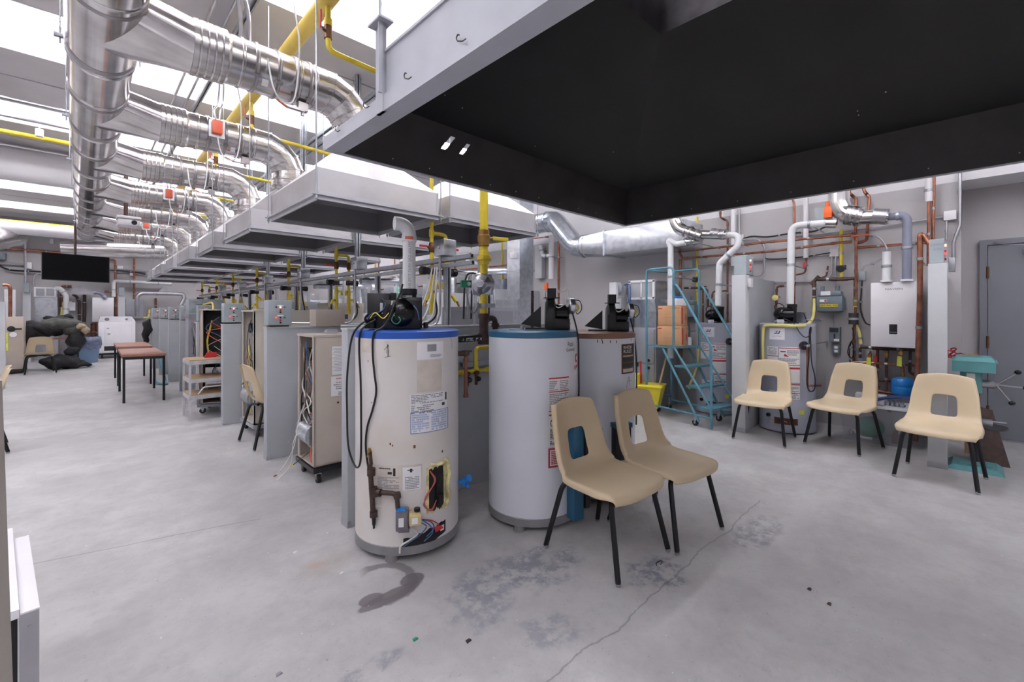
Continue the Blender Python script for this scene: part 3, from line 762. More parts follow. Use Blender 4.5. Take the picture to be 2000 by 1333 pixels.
fine_print(b, f3, SX(746), SX(782), ZV(953), ZV(930), 8, 'inkg', seed=9); fine_print(b, f3, SX(792), SX(816), ZV(955), ZV(930), 8, 'inkg', seed=10); fine_print(b, f3, SX(748), SX(780), ZV(916), ZV(912), 1, 'ink', seed=2)
b.use('ink'); b.patch(f3, SX(772), SX(776), ZV(928), ZV(914)); b.patch(f3, SX(763), SX(770), ZV(925), ZV(920)); b.patch(f3, SX(796), SX(806), ZV(919), ZV(917)); b.patch(f3, SX(800), SX(804), ZV(922), ZV(915)); b.make('lighting_instruction_sheet', None, wh1)
b = B(); b.use('ink')
def stroke(P, w_=.0022, f=f2):
    for p, q in zip(P, P[1:]):
        d_ = Vector((q[0] - p[0], q[1] - p[1])); n_ = Vector((-d_.y, d_.x)).normalized() * w_ / 2
        b.poly([f(p[0] + n_.x, p[1] + n_.y), f(q[0] + n_.x, q[1] + n_.y), f(q[0] - n_.x, q[1] - n_.y), f(p[0] - n_.x, p[1] - n_.y)])
stroke([(SX(757), ZV(684)), (SX(764), ZV(674)), (SX(763), ZV(696))]); stroke([(SX(758), ZV(698)), (SX(769), ZV(695))]); stroke([(SX(761), ZV(690)), (SX(763), ZV(672)), (SX(765), ZV(697))])
stroke([(SX(873), ZV(662)), (SX(876), ZV(672)), (SX(876), ZV(686))]); b.make('marker_digit', None, wh1)
b = B(); b.use('bronze')
for (u, v, s) in ((766, 866, 1), (806, 873, 1.4), (770, 869, .8), (728, 707, .7), (734, 788, .6), (856, 893, 1.2)): b.patch(fn, SX(u), SX(u) + .008 * s, ZV(v) - .006 * s, ZV(v) + .006 * s, nx=1)
b.make('rust_chip', None, wh1)
# opening with torn insulation
b = B(); n = 14; c0 = ((SX(828) + SX(869)) / 2, (ZV(909) + ZV(1012)) / 2); hw, hh = (SX(869) - SX(828)) / 2, (ZV(909) - ZV(1012)) / 2; rnd = random.Random(3)
def ragged(f, sx, sy, cnt, jit, seed, b, dx=0, dy=0):
    r_ = random.Random(seed); P = []
    for i in range(cnt):
        a = 2 * PI * i / cnt; x = math.copysign(abs(math.cos(a)) ** .35, math.cos(a)) * sx; y = math.copysign(abs(math.sin(a)) ** .35, math.sin(a)) * sy
        P.append(f(c0[0] + dx + x * (1 + r_.uniform(-jit, jit)), c0[1] + dy + y * (1 + r_.uniform(-jit, jit) * .5)))
    b.poly(P)
def torn(b, f, x0, x1, lo, hi, n=14):
    for i in range(n):
        a, c = i / n, (i + 1) / n; xa, xb = x0 + (x1 - x0) * a, x0 + (x1 - x0) * c
        for q in range(3):
            za = lambda t_, s_: lo(t_) + (hi(t_) - lo(t_)) * s_ / 3
            b.poly([f(xa, za(a, q)), f(xb, za(c, q)), f(xb, za(c, q + 1)), f(xa, za(a, q + 1))])
jit = lambda t_, k, m_: math.sin(t_ * k) * m_ + math.sin(t_ * k * 2.7 + 1) * m_ * .6
b.use('foam'); torn(b, f2, c0[0] - hw, c0[0] + hw, lambda t_: c0[1] - hh * (.86 + .12 * (1 - t_)) + jit(t_, 17, .006), lambda t_: c0[1] + hh * (.80 + .18 * t_) + jit(t_, 21, .005))
b.use('dark'); torn(b, f3, c0[0] - hw * .80, c0[0] + hw * .42, lambda t_: c0[1] - hh * .86 + jit(t_, 15, .008), lambda t_: c0[1] + hh * (.72 + .1 * t_) + jit(t_, 19, .006)); b.make('torn_opening', None, wh1)
b = B(); nx = 8
for i in range(nx): pass
b.tube(spline([fn(c0[0] + hw * .75, c0[1] + hh * .95), up(fn, .04)(c0[0] + hw * .9, c0[1] + hh * .4), up(fn, .04)(c0[0] + hw * .7, c0[1] - hh * .1), up(fn, .04)(c0[0] + hw * .85, c0[1] - hh * .5), fn(c0[0] + hw * .6, c0[1] - hh * .95)]), [.012] * 25, 8)
b.tube(spline([fn(c0[0] - hw * .7, c0[1] + hh * .92), up(fn, .03)(c0[0], c0[1] + hh * .88), fn(c0[0] + hw * .7, c0[1] + hh * .93)]), .01, 8); b.make('insulation_roll', 'foam', wh1)
g4 = up(fn, .03)
b = B(); pc = g4(c0[0] - hw * .05, c0[1] - hh * .1); an = (c0[0] - hw * .05) / RT
b.box(pc, (.045, .02, .16), rz=an); b.box(up(fn, .06)(c0[0] + .0, c0[1] - hh * .45), (.03, .015, .05), rz=an)
for i in range(5): b.sphere(up(fn, .07)(c0[0] - hw * .05 + (-1) ** i * .012, c0[1] - hh * .1 - .06 + i * .03), .006, u=8, v=6)
b.make('thermostat', 'blk', wh1)
for i, (cm, dd) in enumerate((('wire_o', 0), ('wire_o', .008), ('wire_b', .004))):
    b = B(); b.tube(spline([up(fn, .02)(c0[0] - hw * .75, c0[1] + hh * .7), up(fn, .06)(c0[0] - hw * .5 + dd, c0[1] + hh * .3), up(fn, .06)(c0[0] - hw * 1.0 - dd, c0[1] - hh * .2), up(fn, .06)(c0[0] - hw * 1.25 + dd, c0[1] - hh * .55), up(fn, .06)(c0[0] - hw * .7, c0[1] - hh * .75 - dd), up(fn, .05)(c0[0] - hw * .3, c0[1] - hh * .45)]), .0028, 6); b.make('wire', cm, wh1)
# burner opening at the foot
b = B(); c0 = ((SX(780) + SX(864)) / 2, (ZV(1036) + ZV(1079)) / 2); hw, hh = (SX(864) - SX(780)) / 2, (ZV(1036) - ZV(1079)) / 2 * .7
b.use('dark')
torn(b, f2, SX(789), SX(863), lambda t_: ZV(1077 - 19 * t_ ** 1.5) + jit(t_, 9, .002), lambda t_: ZV(1051 - 18 * t_) + jit(t_, 25, .004))
torn(b, f2, SX(778), SX(789.5), lambda t_: ZV(1075 + 2 * t_), lambda t_: ZV(1070 - 7 * t_), 4); b.use('paper'); b.patch(f3, SX(853), SX(860), ZV(1053), ZV(1042), nx=1); b.make('burner_opening', None, wh1)
# gas control valve
gx, gz = SX(790), ZV(1008); gp = up(fn, .13)(gx, gz); an = gx / RT
gp = up(fn, .11)(gx - .005, gz + .005); b = B(); b.box(gp, (.062, .06, .105), rz=an, bev=.006); b.box(Vector(gp) + Vector((.01, 0, -.05)), (.055, .05, .02), rz=an); gv = b.make('gas_control_valve', 'valvegrey', wh1)
b = B(); b.box(Vector(gp) + Vector((-.006, -.012, .055)), (.045, .045, .008), rz=an, bev=.002); b.make('blue_cap', 'blue', gv)
b = B(); b.box(Vector(up(fn, .17)(gx + .050, gz + .012)), (.062, .07, .055), rz=an + .15, bev=.006); kb = b.make('valve_box', 'valvetan', gv)
b = B(); b.box(Vector(up(fn, .293)(gx + .047, gz + .012)), (.03, .002, .03), rz=an + .15); b.make('sticker', 'paper', kb)
b = B(); b.box(Vector(up(fn, .218)(gx - .007, gz - .0)), (.026, .002, .045), rz=an); b.make('sticker', 'paper', gv)
b = B(); b.cyl(up(fn, .16)(gx + .06, gz + .045), up(fn, .16)(gx + .06, gz + .06), .016); b.make('dial', 'blk', gv)
# iron pipe work on the front
r_ = .011
q = lambda u, v, e=.10: Vector(up(fn, e)(SX(u), ZV(v)))
b = B(); b.cyl(q(739, 880), q(741, 905), .009); b.cyl(q(739, 905), q(744, 998), .013)
b.tube(fillet([q(746, 957), q(775, 957), q(780, 962), q(782, 990)], .03), .0125, 10)
for (a, c, rr) in (((741, 912), (741, 926), .021), ((744, 948), (745, 966), .022), ((745, 994), (745, 1005), .02), ((780, 956), (781, 966), .019)): b.cyl(q(*a), q(*c), rr)
b.cyl(q(750, 957), q(756, 957), .019); b.make('gas_inlet_pipe', 'iron', wh1)
b = B(); b.prof(q(738, 891), (0, 0, 1), [(.012, 0), (.013, .012), (.009, .014), (.009, .024), (.012, .026), (.01, .036), (.006, .046)], n=12); b.make('brass_nipple', 'brass', wh1)
for i, (cm, P) in enumerate((('wire_w', [(803, 1028), (812, 1040), (800, 1050), (786, 1060), (784, 1074)]), ('wire_b', [(815, 1018), (826, 1030), (815, 1044), (800, 1054), (790, 1062)]), ('wire_b', [(818, 1014), (834, 1024), (838, 1038), (826, 1050)]), ('wire_b', [(820, 1016), (832, 1030), (836, 1046), (822, 1058)]), ('red', [(820, 1014), (836, 1022), (846, 1034), (842, 1040)]))):
    b = B(); b.tube(spline([q(u, v, .07) for u, v in P]), .003 if cm != 'wire_w' else .005, 6); b.make('wire', cm, wh1)
b = B(); b.prism([q(838, 1034, .09), q(850, 1036, .09), q(853, 1042, .09), q(840, 1045, .09)], (0, -.006, 0)); b.make('red_connector', 'red', wh1)
# relief valve with down pipe, right side ; blue drain valve
a0 = Vector(up(fn, 0)(SX(893.0), ZV(701)))
b = B(); e = Vector((.055, -.0, 0)); b.cyl(a0 - e * .4, a0 + e * .8, .016); b.sphere(a0 + e * .8, .022); b.box(a0 + e * .9 + Vector((0, 0, .012)), (.06, .014, .01)); tp = b.make('relief_valve', 'iron', wh1)
b = B(); s_ = a0 + e * .8; b.cyl(s_, s_ + Vector((0, 0, -.25)), .0115); b.cyl(s_ + Vector((0, 0, -.245)), s_ + Vector((0, 0, -.262)), .016); b.cyl(s_ + Vector((0, 0, -.03)), s_ + Vector((0, 0, -.055)), .016); b.make('discharge_pipe', 'copper_d', tp)
b = B(); b.cyl(a0 - e * .25, a0 - e * .2, .04); b.make('escutcheon', 'white', tp)
a0 = Vector(up(fn, 0)(SX(892.3), ZV(983)))
b = B(); b.cyl(a0 + Vector((-.01, 0, 0)), a0 + Vector((.05, -.01, 0)), .012); b.cyl(a0 + Vector((.03, -.01, -.02)), a0 + Vector((.03, -.01, .02)), .013); b.cyl(a0 + Vector((.045, -.02, .02)), a0 + Vector((.06, -.04, .035)), .02); b.cyl(a0 + Vector((.045, -.01, -.02)), a0 + Vector((.065, -.01, -.025)), .012); b.make('drain_valve', 'blue', wh1)
# draught blower on top
zt = 1.212
def TP(u, D, z=zt):  # point above the tank in the tank's own frame (frontal coordinates)
    return Vector(((u - 797) / 866 * D, D - 2.6, z))
b = B(); b.box((-.158 + .0, -.06, zt + .10), (.12, .14, .195), bev=.003); b.box((-.08, -.055, zt + .13), (.03, .13, .14)); bc1 = b.make('blower_control_box', 'blk', wh1)
b = B(); b.box((-.125, -.131, zt + .115), (.05, .004, .06)); b.prof((-.092, -.135, zt + .115), (1, 0, 0), [(.04, 0), (.045, .004), (.045, .012), (.04, .016)], n=20); b.make('air_switch', 'galv', bc1)
b = B(); b.box((-.035, -.06, zt + .08), (.20, .18, .16), bev=.004); b.box((.035, -.03, zt + .09), (.085, .16, .175), bev=.004); bb = b.make('blower_housing', 'blk', wh1)
b = B(); b.prof((-.04, -.15, zt + .09), (0, -1, 0), [(.075, 0), (.077, .012), (.066, .018), (.064, .04), (.05, .05), (.001, .052)], n=28); b.make('blower_motor', 'blkg', bb)
b = B()
for a in range(4): b.sphere((-.04 + math.cos(a * 1.6 + .4) * .035, -.2, zt + .09 + math.sin(a * 1.6 + .4) * .035), .003, u=6, v=4)
b.make('motor_screw', 'metal', bb)
b = B(); b.prof((.005, -.02, zt + .165), (0, 0, 1), [(.042, 0), (.042, .03), (.046, .032), (.046, .062), (.042, .064)], n=24); b.make('rubber_coupling', 'rubber', bb)
b = B(); b.cyl((.0, -.02, zt + .174), (.0, -.02, zt + .19), .045); b.make('hose_clamp', 'metal', bb)
b = B(); b.prof((-.20, -.15, zt + .005), (0, 0, 1), [(.03, 0), (.03, .025), (.001, .026)], n=14); b.tube([(-.2 + math.cos(a / 12 * 2 * PI) * .026, -.155, zt + .055 + math.sin(a / 12 * 2 * PI) * .026) for a in range(12)], .007, 6, closed=True); b.make('blower_capacitor', 'blkg', wh1)
b = B(); b.cyl((.10, -.05, zt), (.10, -.05, zt + .035), .014); b.make('anode_cap', 'blk', wh1)
for i, P in enumerate(([(-.2, -.18, .06), (-.17, -.2, .09), (-.13, -.21, .06), (-.1, -.19, .09)], [(-.22, -.15, .05), (-.19, -.17, .085), (-.14, -.16, .1), (-.12, -.15, .14), (-.14, -.14, .17)], [(-.07, -.2, .09), (-.085, -.22, .05), (-.06, -.22, .03), (-.04, -.21, .05), (-.05, -.2, .07)], [(.03, -.17, .13), (.05, -.19, .10), (.06, -.19, .05)])):
    b = B(); b.tube(spline([Vector(p) + Vector((0, 0, zt)) for p in P]), .0028, 6); b.make('wire', ('wire_y', 'wire_b', 'green', 'wire_b')[i], wh1)
# PVC vent riser with elbow and printed text
b = B(); vx, vy = .006, -.02; z0_, z1_ = zt + .225, 1.745; vr = .0365
b.cyl((vx, vy, z0_), (vx, vy, z1_), vr, n=28); b.prof((vx, vy, z1_ - .03), (0, 0, 1), [(vr + .002, 0), (vr + .006, .003), (vr + .006, .035)], n=28)
P = [(vx, vy, z1_ + .0)]
for k in range(9):
    a = k / 8 * PI / 2; P.append((vx - (1 - math.cos(a)) * .06, vy - (1 - math.cos(a)) * .02, z1_ + .01 + math.sin(a) * .06))
P.append((vx - .082, vy - .026, z1_ + .070)); b.tube(P, vr + .003, 28); vp = b.make('vent_pipe', 'pvc', wh1)
b = B(); fv = lambda x, y: (vx + math.sin(-y / vr + .1) * (vr + .0008), vy - math.cos(-y / vr + .1) * (vr + .0008), 1.60 - x)
b.text('SYSTEM 636 GAS VENT TYPE BH', .022, fv, .0); b.make('pipe_lettering', 'inkg', vp)
b = B(); b.patch(lambda x, z: (vx + math.sin(x / vr) * (vr + .0075), vy - math.cos(x / vr) * (vr + .0075), z), -.02, .02, z1_ - .02, z1_ - .004, nx=5); b.make('approval_mark', 'orange', vp)
# cords
def l2w(t, p):
    return Matrix.Rotation(t.rotation_euler.z, 4, 'Z') @ Vector(p) + Vector(t.location)
zz = 1.215
def cord(name, label, pts, r=.0055, plug=None, m='blk'):
    b = B(); P = spline([l2w(wh1, p) for p in pts]); b.tube(P, r, 8)
    if plug: b.cyl(P[-1], P[-1] + Vector((0, 0, -.045)), .012, .009, n=8); b.box(P[-1] + Vector((0, 0, -.055)), (.01, .004, .02))
    return tag(b.make(name, m), label, 'cable')
cord('power_cord', 'long black cord looping down beside the blue-rimmed tank', [(-.12, -.1, zz + .11), (-.17, -.16, zz + .07), (-.255, -.13, zz + .02), (-.30, -.12, zz - .06), (-.325, -.10, .95), (-.325, -.10, .75), (-.32, -.10, .58), (-.295, -.11, .49), (-.265, -.16, .47), (-.245, -.19, .53), (-.243, -.19, .75), (-.246, -.19, .95), (-.255, -.17, 1.1), (-.25, -.165, zz - .02), (-.22, -.17, zz + .02), (-.17, -.17, zz + .05)])
def fc(u, v, e=.03): return up(fn, e)(SX(u), ZV(v))
cord('power_cord', 'black cord with a plug hanging down the front of the blue-rimmed tank', [(-.03, -.08, zz + .25), (-.045, -.1, zz + .19), (-.07, -.2, zz + .13), (-.10, -.25, zz + .05), (-.13, -.28, zz + .01), fc(741, 652), fc(739, 690), fc(742, 730), fc(745, 765), fc(739, 800), fc(730, 835), fc(727, 875), fc(732, 920), fc(738, 970), fc(741, 1008)], plug=True)
# --- second tank
R2_ = .288
wh2 = heater_body('water_heater', 'clean cool white storage tank with teal blue top rim', 1041, 2.9, R2_, 1.19, 'tank2', 'tealrim')
fn2 = cylpt(R2_); g2 = up(fn2, .003); g3 = up(fn2, .005); g1 = fn2
def S2(u): return math.asin(max(-.99, min(.99, (u - 1041) / 86.5))) * R2_
def Z2(v): return CH - (v - CY) * 2.615 / 866
b = B(); b.use('paper'); b.patch(g1, S2(1069), S2(1106), Z2(874), Z2(738)); 
for (v0, v1) in ((742, 739), (768, 766), (806, 804), (814, 811)): b.use('redink'); b.patch(g2, S2(1069), S2(1106), Z2(v0), Z2(v1))
fine_print(b, g2, S2(1070), S2(1086), Z2(765), Z2(745), 6, 'inkg', seed=11); fine_print(b, g2, S2(1089), S2(1105), Z2(765), Z2(745), 6, 'inkg', seed=12); fine_print(b, g2, S2(1070), S2(1105), Z2(803), Z2(770), 10, 'inkg', seed=13); fine_print(b, g2, S2(1071), S2(1104), Z2(872), Z2(840), 11, 'ink', .6, seed=14)
b.use('ink'); cx_, cz_ = S2(1077), Z2(828); b.poly([g2(cx_ + math.cos(a / 16 * 2 * PI) * .021, cz_ + math.sin(a / 16 * 2 * PI) * .024) for a in range(16)]); b.use('paper'); b.poly([g3(cx_ + math.cos(a / 16 * 2 * PI) * .017, cz_ + math.sin(a / 16 * 2 * PI) * .020) for a in range(16)])
b.use('ink'); g35 = up(fn2, .006); b.patch(g35, cx_ - .005, cx_ + .005, cz_ - .012, cz_ + .01, nx=1); b.poly([g35(cx_ - .015, cz_ + .012), g35(cx_ - .012, cz_ + .015), g35(cx_ + .015, cz_ - .012), g35(cx_ + .012, cz_ - .015)])
b.use('redink'); b.poly([g2(S2(1090), Z2(832)), g2(S2(1096), Z2(832)), g2(S2(1093), Z2(824))]); b.make('warning_label', None, wh2)
b = B(); b.use('redink'); b.patch(g1, S2(1068), S2(1107), Z2(916), Z2(877)); b.use('paper'); b.patch(g2, S2(1071), S2(1104), Z2(912), Z2(881)); fine_print(b, g3, S2(1073), S2(1103), Z2(910), Z2(883), 8, 'redink', seed=15, gap=.35); b.make('red_striped_label', None, wh2)
b = B(); b.use('paper'); b.patch(g1, S2(1117), S2(1126), Z2(740), Z2(693)); b.use('redink'); cx_, cz_ = S2(1121.5), Z2(705); b.poly([g2(cx_ + math.cos(a / 16 * 2 * PI) * .022, cz_ + math.sin(a / 16 * 2 * PI) * .03) for a in range(16)]); b.use('paper'); b.poly([g3(cx_ + .003 + math.cos(a / 16 * 2 * PI) * .010, cz_ + math.sin(a / 16 * 2 * PI) * .014) for a in range(16)]); b.use('redink'); b.text('Rheem', .03, lambda x, y: g3(cx_ + x * .8, Z2(722) + y * 1.3 + x * .3), .001); b.make('round_red_emblem_label', None, wh2)
b = B(); b.use('ink'); b.text('Radu', .04, lambda x, y: g2(S2(1110) + x * .8, Z2(675) + y), 0); b.text('General', .032, lambda x, y: g2(S2(1110) + x * .9, Z2(686) + y), 0); b.make('handwriting', None, wh2)
b = B()
for zz_, m_ in ((0, 0),): b.prof((0, 0, 0), (0, 0, 1), [(0, 0)], n=3)
b.bm.free()
def blower(t, px, zt, rot, brk=True):
    m = Matrix.Rotation(rot, 4, 'Z'); q = lambda x, y, z: (m @ Vector((x, y, z))) + Vector((px[0], px[1], zt))
    b = B(); b.prof(q(-.03, 0, .115), q(1, 0, 0) - q(0, 0, 0), [(.06, 0), (.085, .012), (.088, .05), (.07, .062)], n=28); b.box(q(-.002, -.02, .06), (.06, .13, .12), rz=rot, bev=.004); b.box(q(.07, .0, .035), (.10, .14, .07), rz=rot, bev=.004)
    h = b.make('blower_housing', 'blk', t)
    b = B(); b.prof(q(.03, 0, .105), q(1, 0, 0) - q(0, 0, 0), [(.052, 0), (.058, .006), (.058, .075), (.04, .09), (.001, .092)], n=24); b.make('blower_motor', 'blkg', h)
    b = B(); b.box(q(.01, .0, .235), (.055, .055, .06), rz=rot); b.box(q(.01, 0, .203), (.10, .08, .006), rz=rot); b.box(q(.01, 0, .19), (.04, .04, .03), rz=rot); b.make('outlet_box', 'blk', h)
    if brk:
        b = B(); b.prism([q(-.06, -.02, .012), q(-.19, -.02, .035), q(-.06, -.02, .15)], q(0, .006, 0) - q(0, 0, 0)); b.box(q(-.09, 0, .006), (.14, .03, .01), rz=rot); b.make('bracket', 'blk', h)
    b = B(); b.prof(q(.115, -.02, .15), q(1, .15, 0) - q(0, 0, 0), [(.045, 0), (.052, .006), (.052, .035), (.045, .04)], n=22); b.make('pressure_switch', 'galv', h)
    b = B(); b.tube(spline([q(.05, 0, .24), q(.09, -.01, .25), q(.11, -.02, .26), q(.12, -.02, .21)]), .004, 6); b.tube(spline([q(.02, -.05, .16), (q(.05, -.06, .14)), q(.1, -.05, .17), q(.12, -.03, .2)]), .004, 6); b.tube(spline([q(.1, -.04, .19), q(.105, -.05, .15), q(.11, -.05, .18)]), .008, 6); b.make('white_tube', 'wire_w', h)
    b = B(); b.tube(spline([q(.155, -.02, .19), q(.19, -.03, .18), q(.2, -.03, .13), q(.17, -.03, .1), q(.16, -.03, .16)]), .003, 6); b.make('wire', 'blk', h)
    b = B(); b.tube(spline([q(.16, -.03, .17), q(.18, -.03, .14), q(.165, -.03, .11)]), .006, 6); b.make('wire', 'wire_y', h)
    return h
blower(wh2, (.11, -.02), 1.195, .05)
b = B(); b.cyl((-.07, -.05, 1.19), (-.07, -.05, 1.22), .012); b.cyl((-.13, -.12, 1.195), (-.13, -.12, 1.2), .02); b.make('water_nipple', 'metal', wh2)
b = B(); b.cyl((-.005, .08, 1.19), (-.005, .08, 1.45), .010); b.make('riser_pipe', 'iron', wh2)
b = B(); b.tube(spline([(.24, -.05, 1.34), (.255, -.08, 1.28), (.275, -.09, 1.2), (.288, -.07, 1.12), (.291, -.06, .95), (.293, -.05, .8), (.285, -.06, .7)]), .005, 8); b.make('power_cord', 'blk', wh2)
# teal control cover on the right side of tank 2
b = B(); b.box((.25, -.20, .34), (.075, .09, .56), rz=.6, bev=.004); cb = b.make('combustion_cover', 'tealrim', wh2)
b = B(); b.box((.315, -.15, .36), (.035, .07, .5), rz=.6); b.make('cover_edge', 'dkmetal', cb)
# --- third tank
R3 = .275
wh3 = heater_body('water_heater', 'cool white storage tank with brown top rim and dark panel', 1165, 3.28, R3, 1.165, 'tank2', 'brownrim')
fn3 = cylpt(R3); k2 = up(fn3, .003); k3 = up(fn3, .006)
def S3(u): return math.asin(max(-.99, min(.99, (u - 1165) / 74.0))) * R3
def Z3(v): return CH - (v - CY) * 3.02 / 866
b = B(); b.use('bronze'); b.patch(fn3, S3(1210), S3(1235), Z3(732), Z3(673)); b.use('ink'); b.patch(k2, S3(1211.5), S3(1233.5), Z3(693), Z3(675)); b.patch(k2, S3(1211.5), S3(1233.5), Z3(709), Z3(700)); b.patch(k2, S3(1211.5), S3(1233.5), Z3(719), Z3(711)); b.use('papero'); b.patch(k2, S3(1213), S3(1232), Z3(729), Z3(722)); b.text('RHEEM', .03, lambda x, y: k3(S3(1222) + x, Z3(680) + y), .0006); b.text('RUUD', .034, lambda x, y: k3(S3(1222) + x, Z3(688) + y), .0006); fine_print(b, k3, S3(1213), S3(1232), Z3(699), Z3(695), 1, 'papero', seed=33); b.make('dark_data_plate', None, wh3)
b = B(); b.use('bronze')
for (u, v) in ((1153, 659), (1166, 666), (1174, 663), (1175, 668), (1189, 667), (1200, 667.5), (1228, 665)): b.patch(fn3, S3(u), S3(u) + .006, Z3(v) - .012, Z3(v) + .008, nx=1)
b.make('chipped_paint', None, wh3)
b = B(); b.use('ink')
stroke([(S3(1219), Z3(760)), (S3(1224), Z3(738)), (S3(1226), Z3(756))], .003, k2); stroke([(S3(1221), Z3(748)), (S3(1230), Z3(746))], .002, k2); b.make('marker_letter', None, wh3)
blower(wh3, (.10, -.03), 1.17, .12)
b = B(); b.tube(spline([(.24, -.05, 1.26), (.26, -.05, 1.17), (.28, -.04, 1.0), (.283, -.04, .8), (.28, -.05, .6), (.28, -.05, .5)]), .005, 8); b.box((.287, -.03, .93), (.02, .02, .03)); b.make('power_cord', 'blk', wh3)
b = B(); b.box((.16, -.24, .42), (.12, .08, .22), rz=.5, bev=.004); b.make('combustion_cover', 'blk', wh3)
b = B(); b.box((.16, -.245, .545), (.13, .09, .03), rz=.5); b.make('cover_cap', 'tealrim', wh3)
b = B(); b.cyl((.03, -.28, .50), (.03, -.31, .50), .012); b.cyl((.03, -.31, .47), (.03, -.31, .53), .009); b.cyl((.03, -.30, .42), (.03, -.30, .46), .016); b.make('drain_fitting', 'bronze', wh3)
# ------------------------------------------------------------------ partitions of the middle rows
def partition(x0, x1, y0, y1, z, label, m='part', group=None, seam=True):
    t = thing('partition_wall', label, 'partition', ((x0 + x1) / 2, (y0 + y1) / 2, 0), 0, group)
    b = B(); b.box2((x0, y0, 0), (x1, y1, z), bev=.006); b.make('panel', m, t, world=True)
    b = B(); b.box2((x0 - .003, y0 - .003, z - .006), (x1 + .003, y1 + .003, z + .004)); b.make('top_cap', 'partp', t, world=True)
    if seam:
        b = B(); b.box2((x0 - .002, y0 - .002, .0), (x0 + .02, y1 + .002, .04)); b.make('foot_plate', 'metal', t, world=True)
    return t
YP = [2.655, 4.36, 6.06, 7.66, 9.19, 10.54, 11.94, 13.34]
partition(1.15, 3.30, 2.61, 2.70, 1.205, 'grey cross partition directly behind the blue-rimmed and teal-rimmed tanks', group=None)
for k, y in enumerate(YP[1:]):
    partition(1.17, 2.09, y - .05, y + .05, 1.17, 'grey half-height partition under a control box, left side, %s one behind the tanks' % ORD[k], group='half-height partitions of the left row')
    partition(2.24, 3.28, y - .05, y + .05, 1.17, 'grey half-height partition right of the spine, %s one behind the tanks' % ORD[k], group='half-height partitions of the right row')
t = thing('spine_wall', 'long low grey service wall between the two rows of stalls', 'partition', (2.165, 8, 0))
b = B(); b.box2((2.10, 2.71, 0), (2.23, 13.5, 1.17)); b.make('panel', 'part', t, world=True)
b = B(); b.box2((2.07, 2.71, 1.17), (2.26, 13.5, 1.185)); b.make('top_cap', 'zinc', t, world=True)
# grey control boxes with lamps on the partitions
def control_box(label, grp):
    t = thing('control_box', label, 'control box', (0, 0, 0), 0, grp)
    b = B(); b.box((0, 0, .125), (.20, .12, .225), bev=.006); b.box((0, -.063, .125), (.195, .006, .22), bev=.002); e = b.make('enclosure', 'box', t)
    b = B(); b.box((0, 0, .006), (.16, .09, .012)); b.make('base', 'blk', t)
    for zz in (.19, .10): b = B(); b.box((0, -.068, zz), (.05, .003, .012)); b.make('name_strip', 'paper', e)
    for (x, z, m_) in ((-.035, .175, 'bronze'), (0, .175, 'led_w'), (.035, .175, 'green'), (0, .15, 'red'), (0, .13, 'blk'), (-.035, .082, 'led_r'), (0, .082, 'bronze'), (.035, .082, 'green'), (0, .058, 'red'), (0, .038, 'blk')):
        b = B(); b.cyl((x, -.065, z), (x, -.075, z), .0075, n=10); b.make('lamp' if 'led' in m_ else 'button', m_, e)
    return t
cbx = control_box('grey control box with red lamps on top of the nearest partition end', 'control boxes on the left partitions')
cbx.location = (1.275, YP[1], 1.178)
for k in range(2, 8):
    dup(cbx, (1.275, YP[k], 1.178), None, 'grey control box with red lamps on a partition end, %s one from the camera' % ORD[k - 1])
# strut rail with uprights, conduit and junction boxes on the spine
def strut(name, label, a, c, group=None, w_=.041):
    a, c = Vector(a), Vector(c); d = c - a; b = B()
    ax = 0 if abs(d.x) > max(abs(d.y), abs(d.z)) else 1 if abs(d.y) > abs(d.z) else 2
    m_ = (a + c) / 2; L_ = d.length; t = .004; h = w_ / 2
    def bx(off, sz):
        if ax == 0: b.box(m_ + Vector((0, off[0], off[1])), (L_, sz[0], sz[1]))
        elif ax == 1: b.box(m_ + Vector((off[0], 0, off[1])), (sz[0], L_, sz[1]))
        else: b.box(m_ + Vector((off[0], off[1], 0)), (sz[0], sz[1], L_))
    bx((h, 0), (t, w_)); bx((-h, 0), (t, w_)); bx((0, h), (w_, t)); bx((-h * .7, -h), (w_ * .3, t)); bx((h * .7, -h), (w_ * .3, t))
    return tag(b.make(name, 'zinc'), label, 'strut', group)
strut('strut_rail', 'long perforated metal strut rail above the spine wall carrying conduits', (2.12, 2.62, 1.735), (2.12, 13.4, 1.735), w_=.026)
strut('strut_rail', 'lower twin of the long strut rail above the spine wall', (2.13, 2.62, 1.685), (2.13, 13.4, 1.685), w_=.026)
pipe('conduit', 'steel conduit running along the top of the strut rail', 'conduit', [(2.17, 2.7, 1.760), (2.17, 13.3, 1.760)], .011, 'metal')
pipe('conduit', 'second steel conduit beside the first along the strut rail', 'conduit', [(2.20, 2.7, 1.735), (2.20, 13.3, 1.735)], .009, 'metal')
for k in range(9):
    y = 3.0 + k * 1.2
    strut('strut_post', 'upright metal strut from the spine wall to the rail, %s one' % ORD[k], (2.165, y, 1.185), (2.165, y, 1.69), 'upright struts on the spine wall')
rnd = random.Random(11)
